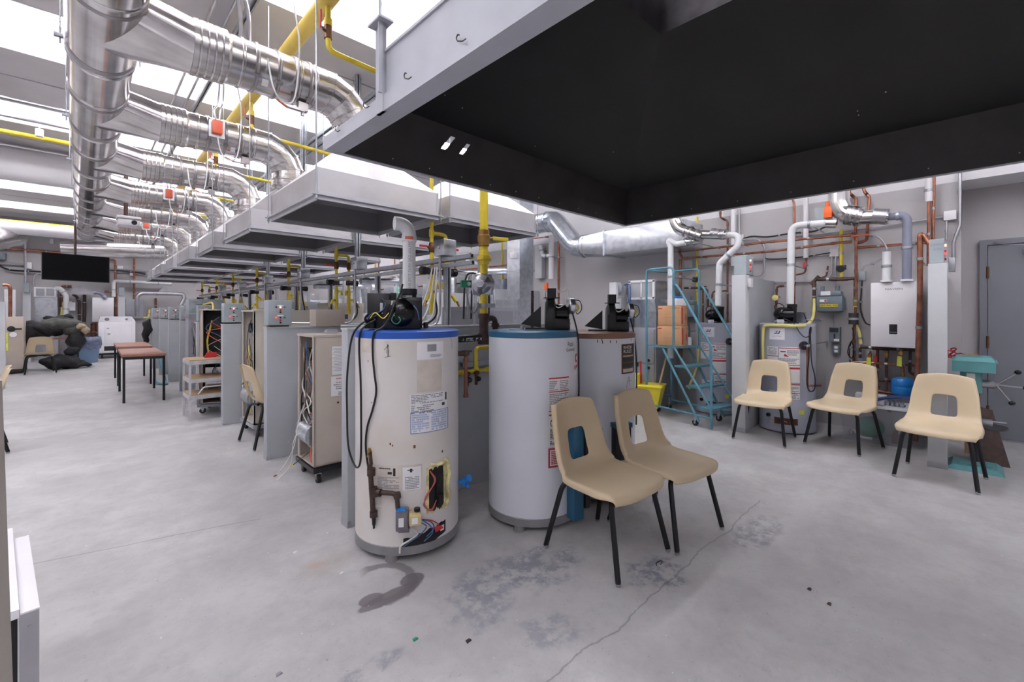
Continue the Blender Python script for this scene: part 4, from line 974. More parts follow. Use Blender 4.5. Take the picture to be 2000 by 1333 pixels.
for k, y in enumerate((2.98, 4.55, 6.2, 7.8, 9.4, 11.0)):
    b = B(); b.box((2.13, y, 1.83), (.12, .14, .13), bev=.004); b.cyl((2.13 - .062, y, 1.83), (2.13 - .07, y, 1.83), .012)
    t = tag(b.make('junction_box', 'galv'), 'square galvanised junction box on the strut rail, %s one from the camera' % ORD[k], 'junction box', 'junction boxes on the strut rail')
    pipe('conduit', 'steel conduit dropping from a junction box to the spine wall, %s one' % ORD[k], 'conduit', [(2.10, y + .03, 1.77), (2.10, y + .03, 1.30), (2.06, y + .03, 1.2), (1.9, y + .03, 1.19), (1.35, y + .2, 1.18 + .025)], .011, 'metal', bend=.09, group='conduit drops on the spine')
    if k in (1, 2, 3): strut('ceiling_strut', 'pale vertical strut from the ceiling to the rail, %s one' % ORD[k - 1], (2.16, y + .1, 1.9), (2.16, y + .1, ZB), 'ceiling struts')
    pipe('flexible_cable', 'grey flexible cable curling behind the gas drops, %s one' % ORD[k], 'cable', [(2.18, y + .25, 1.72), (2.22, y + .3, 1.5), (2.24, y + .28, 1.3), (2.2, y + .4, 1.2), (2.15, y + .6, 1.2)], .009, rnd.choice(['metal', 'blk']), smooth=True, n=6)
b = B()
# ------------------------------------------------------------------ yellow gas pipes
pipe('gas_main', 'thick yellow gas main running lengthwise under the ceiling', 'gas pipe', [(1.25, 1.0, 3.52), (1.25, 14.5, 3.52)], .055, 'yellow_d', n=20)
pipe('gas_main', 'thick yellow gas pipe crossing over the large black hood', 'gas pipe', [(1.25, 2.35, 3.52), (5.0, 2.35, 3.52)], .05, 'yellow_d', n=20)
US = [843, 657, 564, 502, 455, 423, 395]
YS = [atx(u, 600, 2.15).y for u in US]
def gas_drop(label, y, grp):
    t = thing('gas_drop', label, 'gas pipe', (2.15, y, 1.25), 0, grp)
    b = B(); r = .0165
    b.tube(fillet([(1.25, y - .05, 3.47), (1.25, y - .05, 3.16), (2.15, y - .05, 3.13), (2.15, y, 3.0)], .06), .019, 12)
    b.cyl((2.15, y, 3.03), (2.15, y, 1.30), r)
    b.tube(fillet([(2.15, y, 1.985), (2.30, y, 1.985), (2.30, y, 1.30)], .04), r, 12)
    for (x, z, h_) in ((2.15, 1.985, .03), (2.15, 1.54, .045), (2.15, 1.44, .03), (2.30, 1.54, .03), (2.30, 1.44, .045), (2.15, 1.325, .03), (2.30, 1.32, .03)): b.cyl((x, y, z - h_), (x, y, z + h_), r * 1.4)
    for (x, sx) in ((2.15, -1), (2.30, 1)):
        b.tube(fillet([(x, y, 1.455), (x + sx * .05, y - .02, 1.455), (x + sx * .08, y - .04, 1.40)], .03), r * .95, 10)
        b.tube(fillet([(x, y, 1.56), (x - sx * .045, y - .02, 1.56), (x - sx * .05, y - .04, 1.51)], .02), r * .85, 10)
    b.cyl((1.25, y - .05, 3.38), (1.25, y - .05, 3.33), .028); b.make('pipe_run', 'yellow', t, world=True)
    for (x, sx) in ((2.15, -1), (2.30, 1)):
        b = B(); b.prof((x, y, 1.82), (0, 0, 1), [(r * 1.2, 0), (r * 1.5, .004), (r * 1.5, .02), (r * 1.75, .03), (r * 1.75, .055), (r * 1.5, .065), (r * 1.2, .085)], n=14); b.cyl((x, y, 1.862), (x + sx * .05, y - .01, 1.862), .009); v = b.make('ball_valve', 'bronze', t, world=True)
        b = B(); b.box((x + sx * .09, y - .012, 1.865), (.07, .012, .018)); b.make('valve_handle', 'red', v, world=True)
        b = B(); b.box((x, y, 1.66), (.055, .055, .06), bev=.008); b.cyl((x, y, 1.66), (x + sx * .06, y, 1.66), .03); g = b.make('gas_regulator', 'dkmetal', t, world=True)
        b = B(); b.prof((x + sx * .06, y, 1.66), (sx, 0, 0), [(.034, 0), (.036, .004), (.036, .045), (.03, .05)], n=18); b.make('regulator_cap', 'blk', g, world=True)
        b = B(); b.prof((x + sx * .085, y - .045, 1.405), (sx * .4, -.2, -1), [(.011, 0), (.013, .01), (.009, .02), (.011, .04), (.011, .05)], n=12); b.make('brass_nozzle', 'brass', t, world=True)
    b = B(); b.cyl((1.25, y - .05, 3.33), (1.25, y - .05, 3.24), .027); b.cyl((1.25, y - .05, 3.285), (1.20, y - .07, 3.285), .01); v = b.make('ball_valve', 'bronze', t, world=True)
    b = B(); b.box((1.19, y - .07, 3.35), (.008, .018, .12)); b.make('valve_handle', 'red', v, world=True)
    return t
for k, y in enumerate(YS):
    gas_drop('yellow gas drop with two valves and black-capped regulators, %s pair from the camera' % ORD[k], y, 'yellow gas drops along the spine')
# the large riser with the regulator in front of the cross partition
yR = 2.50
def RY_(u, v, y=yR): return aty(u, v, y)
t = thing('gas_riser', 'thick yellow gas riser with round aluminium regulator between the tanks', 'gas pipe', tuple(RY_(945, 640)))
cx = RY_(945, 600).x
b = B(); b.cyl((cx, yR, 3.5), (cx, yR, RY_(944, 476).z), .031, n=20); b.cyl((cx, yR, RY_(944, 476).z), (cx, yR, RY_(944, 535).z), .029, n=20); b.cyl((cx, yR, RY_(944, 575).z), (cx, yR, RY_(944, 615).z), .029, n=20)
z = RY_(944, 504).z; b.prof((cx, yR, z - .05), (0, 0, 1), [(.034, 0), (.038, .01), (.038, .03), (.05, .032), (.05, .065), (.038, .07), (.038, .1), (.034, .105)], n=8); b.cyl((cx + .04, yR, z), (cx + .06, yR, z), .02); b.make('pipe_run', 'yellow', t, world=True)
b = B(); z = RY_(944, 466).z; b.prof((cx, yR, z - .06), (0, 0, 1), [(.034, 0), (.04, .004), (.04, .03), (.046, .04), (.046, .08), (.04, .085), (.04, .12), (.034, .124)], n=18); b.cyl((cx, yR, z), (cx + .06, yR - .03, z), .014); v = b.make('ball_valve', 'brass', t, world=True)
b = B(); b.box((cx + .12, yR - .05, z + .004), (.13, .012, .028), rz=-.3, bev=.004); b.make('lever_handle', 'yellow', v, world=True)
b = B(); c = RY_(942, 556); ax = Vector((-.75, -.66, 0)).normalized()
b.prof(c - ax * .06, ax, [(.02, 0), (.06, .005), (.085, .03), (.092, .045), (.092, .056), (.086, .06), (.075, .075), (.035, .095), (.032, .13), (.028, .135)], n=28); b.box(c - ax * .0, (.035, .15, .155), rz=math.atan2(ax.y, ax.x), bev=.01); rg = b.make('gas_regulator', 'metal', t, world=True)
b = B(); b.cyl(c + ax * .06, c + ax * .13, .028, n=20); b.cyl(c + ax * .13, c + ax * .15, .018); b.make('valve_stem', 'galv', rg, world=True)
gb = RY_(910, 555, yR - .08)
b = B(); b.box(gb, (.075, .035, .05), rz=-.3, bev=.003); g = b.make('solenoid_head', 'green', rg, world=True)
b = B(); b.cyl(gb + Vector((.01, -.018, .0)), gb + Vector((.005, -.03, 0)), .013); b.make('screw_cap', 'metal', g, world=True)
b = B(); z0 = RY_(944, 614).z; z1 = RY_(944, 662).z; b.cyl((cx, yR, z0 + .005), (cx, yR, z1 - .04), .034, n=18); b.cyl((cx, yR, z0), (cx, yR, z0 - .03), .042, n=18); b.cyl((cx, yR, z1 + .04), (cx, yR, z1 - .04), .045, n=18); b.tube(fillet([(cx, yR, RY_(944, 622).z), (cx + .11, yR + .0, RY_(944, 622).z), (cx + .115, yR, RY_(944, 645).z)], .04), .022, 12); b.cyl((cx + .115, yR, RY_(944, 632).z), (cx + .115, yR, RY_(944, 640).z), .03); b.make('iron_tee', 'iron', t, world=True)
b = B(); b.box((cx + .03, yR + .02, RY_(944, 597).z), (.18, .03, .03)); b.cyl((cx, yR, RY_(944, 597).z - .015), (cx, yR, RY_(944, 597).z + .015), .034, n=18); b.make('pipe_clamp', 'zinc', t, world=True)
b = B(); b.tube(spline([gb + Vector((0, 0, -.02)), gb + Vector((.02, 0, -.12)), gb + Vector((.07, .02, -.2)), gb + Vector((.14, .05, -.17)), Vector((cx - .03, yR + .03, 1.38))]), .006, 6); b.make('flexible_cable', 'metal', t, world=True)
za = RY_(900, 662).z
bp = pipe('black_gas_pipe', 'black gas pipe with white print leaving the riser behind the blue-rimmed tank', 'gas pipe', [(cx - .03, yR, za), (1.60, yR, za)], .027, 'bpipe', n=16)
b = B(); b.text('A  STEEL  2"  X', .028, lambda x, y: (cx - .13 + x, yR - .0275 * math.cos(y / .0275 - .3) , za + .0275 * math.sin(y / .0275 - .3)), .0006); o = b.make('pipe_lettering', 'paper', bp, world=True)
zb = RY_(940, 726).z; zc = RY_(940, 681).z; xx = RY_(940, 700).x
t = thing('gas_manifold', 'yellow gas manifold with black cocks on the partition between the tanks', 'gas pipe', (xx, yR + .05, zb))
b = B(); b.tube(fillet([(xx + .12, yR + .06, zc), (xx, yR + .06, zc), (xx, yR + .06, zb)], .02), .015, 12); b.cyl((1.5, yR + .06, zb), (2.5, yR + .06, zb), .015)
for x in (xx, xx + .12, xx - .12): b.cyl((x - .025, yR + .06, zb), (x + .025, yR + .06, zb), .021)
b.cyl((xx, yR + .06, zb), (xx, yR + .06, zb + .03), .02); b.make('pipe_run', 'yellow', t, world=True)
for x in (xx - .10, xx - .015):
    b = B(); b.cyl((x, yR + .04, zb), (x, yR + .04, zb - .10), .012); b.cyl((x, yR + .06, zb - .01), (x, yR + .02, zb - .01), .016); c_ = b.make('gas_cock', 'bronze', t, world=True)
    b = B(); b.prof((x, yR + .03, zb - .055), (.6, -1, 0), [(.02, 0), (.022, .01), (.012, .03)], n=10); b.make('cock_knob', 'blk', c_, world=True)
strut('strut_bracket', 'short strut bracket holding the yellow gas manifold to the partition', (xx - .12, yR + .085, zb + .05), (xx + .14, yR + .085, zb + .05), w_=.036)
# ceiling struts running lengthwise, conduits
for i, (x, z, l) in enumerate(((.98, 3.78, 'perforated strut hung under the ceiling left of the yellow main'), (2.3, 3.70, 'perforated strut hung under the ceiling over the spine'), (2.42, 3.70, 'right twin of the perforated strut over the spine'))):
    strut('ceiling_strut', l, (x, 2.4, z), (x, 14, z))
for i, (x) in enumerate((.78, .9)):
    pipe('conduit', 'grey conduit running lengthwise below the ceiling beams, %s one' % ('left', 'right')[i], 'conduit', [(x, 2.2, 3.84), (x, 14, 3.84)], .013, 'metal')
b = B(); p = Vector((1.07, 3.2, 3.6)); b.box(p, (.12, .12, .12), bev=.004); tag(b.make('junction_box', 'wall_white'), 'pale square junction box beside the yellow main above the first branch duct', 'junction box')
pipe('flexible_conduit', 'ribbed flexible conduit curving into the pale junction box', 'conduit', [(.86, 3.3, 3.86), (.93, 3.25, 3.83), (1.02, 3.2, 3.78), (1.06, 3.18, 3.68)], .013, 'metal', smooth=True)
for i in range(2): pipe('flexible_conduit', 'ribbed flexible conduit dropping to the first branch duct, %s one' % ('left', 'right')[i], 'conduit', [(.74 + i * .05, 3.5, 3.88), (.75 + i * .04, 3.5, 3.6), (.79 + i * .05, 3.53, 3.4), (.80 + i * .05, 3.55, 3.22)], .014, 'metal', smooth=True)
# ------------------------------------------------------------------ open furnaces on dollies
def wires(parent, x0, x1, y, z0, z1, n, seed, world=False, cols=('wire_w', 'wire_o', 'blk', 'wire_y', 'copper', 'wire_b')):
    r = random.Random(seed)
    for i in range(n):
        P = [Vector((r.uniform(x0, x1), y + r.uniform(-.03, .03), r.uniform(z0, z1))) for _ in range(5)]
        P.sort(key=lambda p: p.z + r.uniform(-.1, .1))
        b = B(); b.tube(spline(P, 5), r.uniform(.0025, .0045), 5); b.make('wire', r.choice(cols), parent, world=world)
def open_furnace(label, loc, rz, w_, d_, h, m, seed, dolly=True, side_paper=False, grp=None):
    t = thing('open_furnace', label, 'furnace', loc, rz, grp); z0 = .13 if dolly else 0.01; th = .012
    b = B()   # open on the -X side (front) ; shell of five sheets
    b.box((0, -d_ / 2 + th / 2, z0 + h / 2), (w_, th, h)); b.box((0, d_ / 2 - th / 2, z0 + h / 2), (w_, th, h)); b.box((w_ / 2 - th / 2, 0, z0 + h / 2), (th, d_, h)); b.box((0, 0, z0 + h - th / 2), (w_ + .01, d_ + .01, th * 1.4)); b.box((0, 0, z0 + th / 2), (w_, d_, th))
    b.box((-w_ / 2 + th / 2, -d_ / 2 + .02, z0 + h / 2), (th, .04, h)); b.box((-w_ / 2 + th / 2, d_ / 2 - .02, z0 + h / 2), (th, .04, h)); b.make('cabinet', m, t)
    b = B(); b.box((.06, 0, z0 + h * .5), (w_ * .6, d_ - .06, h * .94)); b.make('inner_casing', 'dark', t)
    b = B(); b.box((-w_ / 2 + .10, 0, z0 + h * .43), (.16, d_ - .05, .012)); b.box((-w_ / 2 + .12, -.0, z0 + h * .5), (.10, d_ * .5, .09), rz=.15); b.cyl((-w_ / 2 + .13, -.06, z0 + h * .56), (-w_ / 2 + .06, -.06, z0 + h * .56), .045); b.make('gas_valve_shelf', 'dkmetal', t)
    b = B(); b.cyl((-w_ / 2 + .11, .05, z0 + h * .84), (-w_ / 2 + .03, .05, z0 + h * .84), .055, n=20); b.make('inducer_fan', 'blk', t)
    b = B(); b.box((-w_ / 2 + .09, 0, z0 + h * .24), (.10, d_ * .75, h * .28)); b.cyl((-w_ / 2 + .05, -d_ * .3, z0 + h * .22), (-w_ / 2 + .05, d_ * .3, z0 + h * .22), .09, n=20); b.make('blower_drum', 'galv', t)
    r = random.Random(seed)
    for i in range(9):
        P = [Vector((-w_ / 2 + r.uniform(-.02, .04), r.uniform(-d_ * .35, d_ * .35), z0 + h * (.84 - .13 * k + r.uniform(-.04, .04)))) for k in range(r.randint(3, 5))]
        zz = r.uniform(-.35, .1); P = [p + Vector((0, 0, zz * h)) if p.z + zz * h > z0 + .03 else p for p in P]
        b = B(); b.tube(spline(P, 5), r.uniform(.003, .0055), 5); b.make('wire', r.choice(('wire_w', 'wire_o', 'blk', 'wire_y', 'copper', 'wire_b', 'wire_w', 'blk')), t)
    if side_paper:
        b = B(); b.use('paper'); b.box((.01, -d_ / 2 - .002, z0 + h * .80), (.17, .002, .22)); b.use('inkg')
        for i in range(16): b.box((.0 - (.01 if i % 3 else 0), -d_ / 2 - .0035, z0 + h * .80 + .095 - i * .0115), (.14 - .02 * (i % 3), .001, .003))
        b.make('notice_sheet', None, t)
        b = B(); b.use('paper'); b.box((.005, -d_ / 2 - .003, z0 + h * .60), (.18, .002, .155)); b.use('inkg')
        zz = z0 + h * .60
        fnp = lambda x, y: (.005 + x, -d_ / 2 - .0055, zz + y)
        fine_print(b, fnp, -.05, .05, .052, .064, 2, 'redink', seed=51); b.use('ink')
        for i, s_ in enumerate(('For all your Heating,', 'Appliances, Air conditioning,', 'Service, Maintenance', '& Installation Needs')): b.text(s_, .0125, lambda x, y: fnp(x, y + .028 - i * .016), .0003)
        b.use('inkg')
        fine_print(b, fnp, -.035, .035, -.072, -.042, 3, 'inkg', seed=52)
        b.make('notice_sheet', None, t)
        b = B(); b.cyl((-.03, -d_ / 2 - .002, z0 + h * .47), (-.03, -d_ / 2 + .0, z0 + h * .47), .008); b.make('knockout', 'blk', t)
        b = B(); b.box((-.02, -.03, z0 + h + .02), (.09, .07, .022)); b.box((-.02, -.03, z0 + h + .025), (.075, .055, .03)); b.make('duct_collar', 'galv', t)
    if dolly:
        dl = B(); dl.box((0, 0, z0 - .025), (w_ + .02, d_ + .04, .035)); dl = dl.make('dolly_board', 'blk' if side_paper else 'fgrey', t)
        for sx in (-1, 1):
            for sy in (-1, 1):
                b = B(); c = Vector((sx * (w_ / 2 - .04), sy * (d_ / 2 - .03), .036)); b.cyl(c + Vector((-.013, 0, 0)), c + Vector((.013, 0, 0)), .036, n=18); w2 = b.make('caster', 'rubber', dl)
                b = B(); b.box(c + Vector((0, .0, .03)), (.04, .03, .035)); b.cyl(c + Vector((-.018, 0, 0)), c + Vector((.018, 0, 0)), .01); b.make('caster_fork', 'metal', w2)
    return t
f1 = open_furnace('tan open furnace on a black dolly with two notice sheets, behind the first partition end', (1.475, 3.635, 0), -.03, .42, .39, 1.0, 'tan', 3, True, True, 'open furnaces')
for i, (m_, P) in enumerate((('wire_w', [(1.27, 3.62, .62), (1.22, 3.66, .45), (1.20, 3.70, .25), (1.14, 3.72, .12), (1.10, 3.80, .02)]), ('wire_w', [(1.27, 3.60, .34), (1.21, 3.63, .36), (1.17, 3.62, .30), (1.16, 3.66, .12), (1.08, 3.70, .01)]), ('blk', [(1.27, 3.56, .22), (1.22, 3.58, .18), (1.17, 3.62, .13)]), ('wire_o', [(1.28, 3.54, .30), (1.26, 3.50, .17), (1.30, 3.48, .15)]), ('metal', [(1.27, 3.66, .60), (1.20, 3.78, .30), (1.19, 3.82, .26), (1.24, 3.84, .24)]))):
    b = B(); b.tube(spline([Vector(p) for p in P]), .0032, 6); b.make('wire', m_, f1, world=True)
for (p, m_) in (((1.10, 3.80, .02), 'redink'), ((1.17, 3.62, .13), 'yellow')): b = B(); b.cyl(Vector(p), Vector(p) + Vector((-.02, .01, -.01)), .007, .004, n=8); b.make('wire_nut', m_, f1, world=True)
open_furnace('cream open furnace with loose wires behind the edge-on chair', (1.60, 5.45, 0), 0, .62, .50, 1.20, 'cream', 8, True, False, 'open furnaces')
open_furnace('open furnace with sloping shelves behind the small step stand', (1.38, 7.02, 0), 1.2, .46, .46, 1.22, 'tan', 12, True, False, 'open furnaces')
open_furnace('narrow cream open furnace on a caster dolly beyond the step stand', (1.55, 8.75, 0), 0, .5, .5, 1.02, 'cream', 15, True, False, 'open furnaces')
open_furnace('grey open furnace seen just past the fourth partition end', (1.6, 8.15, 0), 0, .5, .5, 1.1, 'fgrey', 16, False, False, 'open furnaces')
# items on top in the row
b = B(); b.box((1.48, 8.9, 1.40), (.5, .30, .26), bev=.01); o = tag(b.make('control_cabinet', 'box'), 'wide blue-grey cabinet with a dark slot standing above the left row', 'cabinet')
b = B(); b.box((1.44, 8.745, 1.42), (.2, .006, .04)); b.make('dark_slot', 'blk', o, world=True)
b = B(); b.box((1.48, 8.9, .64), (.5, .3, 1.26)); tag(b.make('tall_furnace', 'fgrey'), 'grey furnace carrying the wide blue-grey cabinet', 'furnace')
for i, (x, y, w_, l) in enumerate(((1.7, 5.42, .4, 'tan'), )):
    b = B(); b.box((x + .1, y + .9, 1.27), (.45, .2, .16), bev=.005); tag(b.make('tan_panel_box', 'cream'), 'tan box panel resting on the partition behind the control boxes', 'box')
# right row: equipment heads showing above the partitions
for i, (x, y, h, m, l) in enumerate(((2.75, 3.3, 1.36, 'fgrey', 'grey furnace just right of the first gas drop'), (2.8, 4.9, 1.5, 'fgrey', 'grey furnace with a round yellow sticker right of the spine'), (2.8, 6.6, 1.45, 'cream', 'cream furnace right of the spine'), (2.8, 8.3, 1.5, 'fgrey', 'grey furnace far down the right row'), (2.8, 9.9, 1.4, 'tan', 'tan furnace far down the right row'))):
    t = thing('furnace', l, 'furnace', (x, y, 0), 0, 'closed furnaces of the right row')
    b = B(); b.box((0, 0, h / 2), (.5, .5, h), bev=.008); b.make('cabinet', m, t)
    b = B(); b.box((-.252, 0, h * .72), (.006, .44, h * .5)); b.box((0, -.252, h * .72), (.44, .006, h * .5)); b.make('front_panel', m, t)
    b = B(); b.box((-.05, -.257, h * .86), (.10, .008, .07)); b.make('switch_plate', 'dkmetal', t)
    if i == 1:
        b = B(); b.cyl((.08, -.252, h * .9), (.08, -.26, h * .9), .03, n=18); b.make('round_sticker', 'lime', t)
    b = B(); b.cyl((.1, .08, h), (.1, .08, h + .45), .035); b.make('vent_stub', 'pvc', t)
for i, (y, l) in enumerate(((3.9, 'first'), (5.5, 'second'), (7.1, 'third'))):
    pipe('vent_pipe', 'horizontal foil-wrapped vent pipe right of the spine, %s one' % l, 'pipe', [(2.6, y, 1.72), (3.4, y, 1.74), (3.45, y, 1.3)], .045, 'galv', bend=.08, n=16)
# ------------------------------------------------------------------ small stand with wooden treads
ss = thing('step_stand', 'white metal step stand with three worn wooden treads', 'step ladder', (1.0, 6.1, 0))
pA, pB = atz(370, 824, 0), atz(435, 800, 0)
x0, x1, ya, yb_ = .80, 1.15, 6.28, 6.68
pa = atz(371, 824)
x0 = pa.x; ya = pa.y; x1 = x0 + .40; yb_ = ya + .45
for (x, y) in ((x0, ya), (x1, ya), (x0, yb_), (x1, yb_)):
    b = B(); b.box((x, y, .36), (.022, .022, .72)); b.make('leg', 'alu', ss, world=True)
for i, z in enumerate((.30, .50, .72)):
    b = B(); b.box(((x0 + x1) / 2, (ya + yb_) / 2, z - .02), (x1 - x0 + .02, yb_ - ya + .02, .045)); f = b.make('tread_frame', 'alu', ss, world=True)
    b = B(); b.box(((x0 + x1) / 2, (ya + yb_) / 2, z + .008), (x1 - x0, yb_ - ya, .014)); b.make('wooden_tread', 'wood', f, world=True)
b = B(); b.tube(fillet([(x0 + .08, ya - .01, .32), (x0 + .14, ya - .01, .40), (x1, ya - .01, .40)], .04), .009, 8); b.make('handle_bar', 'alu', ss, world=True)
# ------------------------------------------------------------------ tables
def table(corners, ztop, label):
    c = sum((Vector(p) for p in corners), Vector()) / 4
    t = thing('table', label, 'table', (c.x, c.y, 0), 0, 'brown-topped tables in the aisle')
    b = B(); P = [Vector((p[0] + (p[0] - c.x) * .10, p[1] + (p[1] - c.y) * .08, ztop - .03)) for p in corners]; b.prism(P, (0, 0, .03)); b.make('tabletop', 'tabletop', t, world=True)
    for p in corners:
        b = B(); b.box((p[0], p[1], (ztop - .03) / 2), (.03, .03, ztop - .03)); b.make('leg', 'leg', t, world=True)
    b = B()
    for i in range(4):
        a, d = Vector(corners[i]), Vector(corners[(i + 1) % 4]); m_ = (a + d) / 2; b.box((m_.x, m_.y, ztop - .055), ((a - d).length, .02, .04), rz=math.atan2(d.y - a.y, d.x - a.x))
    b.make('apron', 'leg', t, world=True)
n0, n1, n2, n3 = atz(242, 788), atz(320, 782), atz(301, 759), atz(233.5, 765)
table([(q.x, q.y, 0) for q in (n0, n1, n2, n3)], .70, 'nearer brown-topped table with black legs in the aisle')
dy = 2.1
table([(q.x - .02 + (.05), q.y + dy, 0) for q in (n0, n1, n2, n3)], .70, 'farther brown-topped table with black legs in the aisle')
# ------------------------------------------------------------------ right wall stalls
def stall(u0, u1, x, z, label):
    ya, yb_ = atx(u1, 600, x).y, atx(u0, 600, x).y
    t = thing('stall_partition', label, 'partition', ((x + WX) / 2, (ya + yb_) / 2, 0), 0, 'tall partitions along the right wall')
    b = B(); b.box2((x, ya, 0), (x + .13, yb_, z), bev=.006); b.make('end_post', 'partp', t, world=True)
    b = B(); b.box2((x + .13, ya + .03, 0), (WX - .002, yb_ - .02, z - .02)); b.make('side_panel', 'part', t, world=True)
    b = B(); b.box2((x - .004, ya - .004, 0), (x + .03, yb_ + .004, .05)); b.make('foot_plate', 'metal', t, world=True)
    return ya, yb_
sp1 = stall(1429, 1456, 5.15, 1.72, 'tall pale partition beside the teal ladder and the grey tank')
sp2 = stall(1812, 1850, 5.15, 1.72, 'tall pale partition beside the white wall boiler and drill press')
sp3 = stall(1190, 1203, 5.2, 1.72, 'tall grey partition in front of the filter grille furnace')
partition(5.15, 6.295, 5.75, 5.88, 1.72, 'tall grey partition behind the rectangular duct column', 'partp', None)
def side_box(label, x, ya, yb_, z0, z1, u_l):
    t = thing('control_box', label, 'control box', (x, (ya + yb_) / 2, z0), 0, 'control boxes on the wall partitions')
    b = B(); b.box2((x - .0, ya, z0), (x + .22, yb_, z1), bev=.006); b.box2((x - .008, ya + .004, z0 + .004), (x - .0, yb_ - .004, z1 - .004)); b.make('enclosure', 'box', t, world=True)
    for (dx, z, m_) in ((.10, z1 - .05, 'led_w'), (.10, z1 - .10, 'red'), (.10, z0 + .09, 'led_r'), (.10, z0 + .04, 'red')):
        b = B(); b.cyl((x + dx, ya, z), (x + dx, ya - .012, z), .010, n=10); b.make('lamp' if 'led' in m_ else 'button', m_, t, world=True)
    return t
side_box('grey control box with red lamps on top of the partition by the teal ladder', 5.19, sp1[0] + .0, sp1[1] - .01, 1.722, 1.93, 0)
cb2 = side_box('grey control box with red lamps on the partition nearest the door', 5.20, sp2[0] + .02, sp2[1] - .005, 1.722, 1.93, 0)
b = B(); b.use('inkg'); b.text('CARRIER', .03, lambda x, y: (5.19, (sp2[0] + sp2[1]) / 2 - x * .7, 1.88 + y), 0); b.text('# 500', .03, lambda x, y: (5.19, (sp2[0] + sp2[1]) / 2 - x * .7, 1.84 + y), 0); b.make('pencil_writing', None, cb2, world=True)
W = WX - .05
def wp(name, label, uv, r, m, cat='pipe', x=W, bend=.04, n=10, smooth=False, fit=False, group=None):
    P = [atx(p[0], p[1], p[2] if len(p) > 2 else x) for p in uv]
    fs = []
    if fit:
        for a, p, c in zip(P, P[1:], P[2:]): fs += [(p + (a - p).normalized() * (bend + r), a - p), (p + (c - p).normalized() * (bend + r), c - p)]
    o = pipe(name, label, cat, P, r, m, 0 if smooth else bend, n, smooth, group, fs or None, 1.22)
    clamps(o, P, r, 0, WX)
    return o
# copper
ucp = wp('copper_pipe', 'upper copper pipe crossing the wall above the ladder and gas meter', [(1325, 492), (1500, 473), (1668, 459), (1672, 466), (1672, 540), (1672, 580)], .014, 'copper', x=W - .12, fit=True)
wp('copper_pipe', 'lower copper pipe crossing the wall above the ladder and gas meter', [(1325, 491), (1333, 505), (1500, 492), (1640, 474), (1664, 473)], .014, 'copper', x=W - .13, fit=True)
wp('copper_pipe', 'copper riser behind the teal ladder', [(1329, 507), (1329, 640), (1330, 700)], .022, 'copper', x=W - .1)
wp('copper_pipe', 'copper pipe with an offset bend over the left grey tank', [(1407, 395), (1407, 425), (1421, 432), (1421, 620), (1419, 690)], .012, 'copper_d', x=W - .02, fit=True)
wp('copper_pipe', 'copper pipe behind the tall white vent riser', [(1547, 385), (1551, 398), (1551, 600)], .012, 'copper', x=W - .02)
wp('copper_pipe', 'first short copper pipe bending down behind the steel vent tee', [(1659, 372), (1660, 378), (1672, 389), (1671, 450), (1671, 470)], .014, 'copper', x=W - .03, fit=True)
wp('copper_pipe', 'second short copper pipe bending down behind the steel vent tee', [(1686, 366), (1688, 374), (1698, 385), (1693, 470), (1672, 476)], .014, 'copper', x=W - .03, fit=True)
wp('copper_pipe', 'copper pipe running right from the manifold to the big riser', [(1674, 484), (1760, 478), (1811, 474)], .015, 'copper', x=W - .02)
wp('copper_pipe', 'wide copper riser passing in front of the white wall boiler', [(1814, 476), (1797, 452), (1797, 560), (1792, 720), (1788, 790)], .021, 'copper', x=WX - .62, bend=.03, n=14)
wp('copper_pipe', 'copper drop below the insulated stub beside the partition', [(1814, 395), (1813, 520)], .014, 'copper', x=W - .06)
wp('copper_pipe', 'long copper drop right of the insulated stub', [(1824, 345), (1822, 470)], .014, 'copper', x=W - .05)
wp('copper_pipe', 'aged copper drop left of the tank riser', [(1617, 520), (1614, 540), (1600, 544)], .01, 'copper_d')
wp('copper_pipe', 'aged copper pipe from the wall tee down behind the right grey tank', [(1553, 551), (1551, 560), (1551, 640)], .012, 'copper_d', x=W)
avp = wp('copper_pipe', 'aged copper pipe with brass valve left of the blower riser', [(1553, 558), (1517, 560), (1516, 600), (1514, 625)], .012, 'copper_d', x=W - .1, fit=True)
wp('copper_pipe', 'aged copper loop beside the left grey tank', [(1420, 568), (1392, 570), (1389, 600), (1389, 640)], .011, 'copper_d', x=W - .1, fit=True)
wp('copper_pipe', 'long copper drop behind the left grey tank', [(1373, 700), (1373, 560), (1380, 560)], .011, 'copper_d', x=W)
# white insulated and PVC pipes
wp('insulated_pipe', 'white insulated drop beside the junction box and conduit', [(1432, 395), (1432, 520)], .03, 'white', x=W - .02, n=16)
wp('insulated_pipe', 'white insulated drop above the red-handled valve', [(1574, 385), (1574, 504)], .028, 'white', x=W - .02, n=16)
wp('insulated_pipe', 'white insulated stub above the copper drop near the door', [(1814, 350), (1814, 394)], .03, 'white', x=W - .06, n=16)
wp('vent_pipe', 'white plastic vent pipe with an offset over the left grey tank', [(1420, 459), (1443, 460), (1441, 481), (1405, 515), (1403, 597)], .036, 'pvc', x=5.42, bend=.07, n=18)
wp('vent_pipe', 'white plastic vent pipe left of the teal ladder', [(1340, 474), (1322, 477), (1304, 469), (1310, 482), (1309, 600), (1310, 700)], .036, 'pvc', x=5.40, bend=.05, n=18)
wp('vent_pipe', 'tall white plastic vent riser over the right grey tank', [(1618, 436), (1546, 441), (1543, 594)], .037, 'pvc', x=5.6, bend=.09, n=18)
wp('vent_pipe', 'dark grey plastic vent pipe from the steel tee down to the wall boiler', [(1735, 424), (1772, 420), (1771, 548)], .038, 'pvcg', x=5.95, bend=.09, n=18)
wp('vent_pipe', 'short white plastic air intake on top of the wall boiler', [(1732, 492), (1731, 548)], .036, 'pvc', x=5.95, n=18)
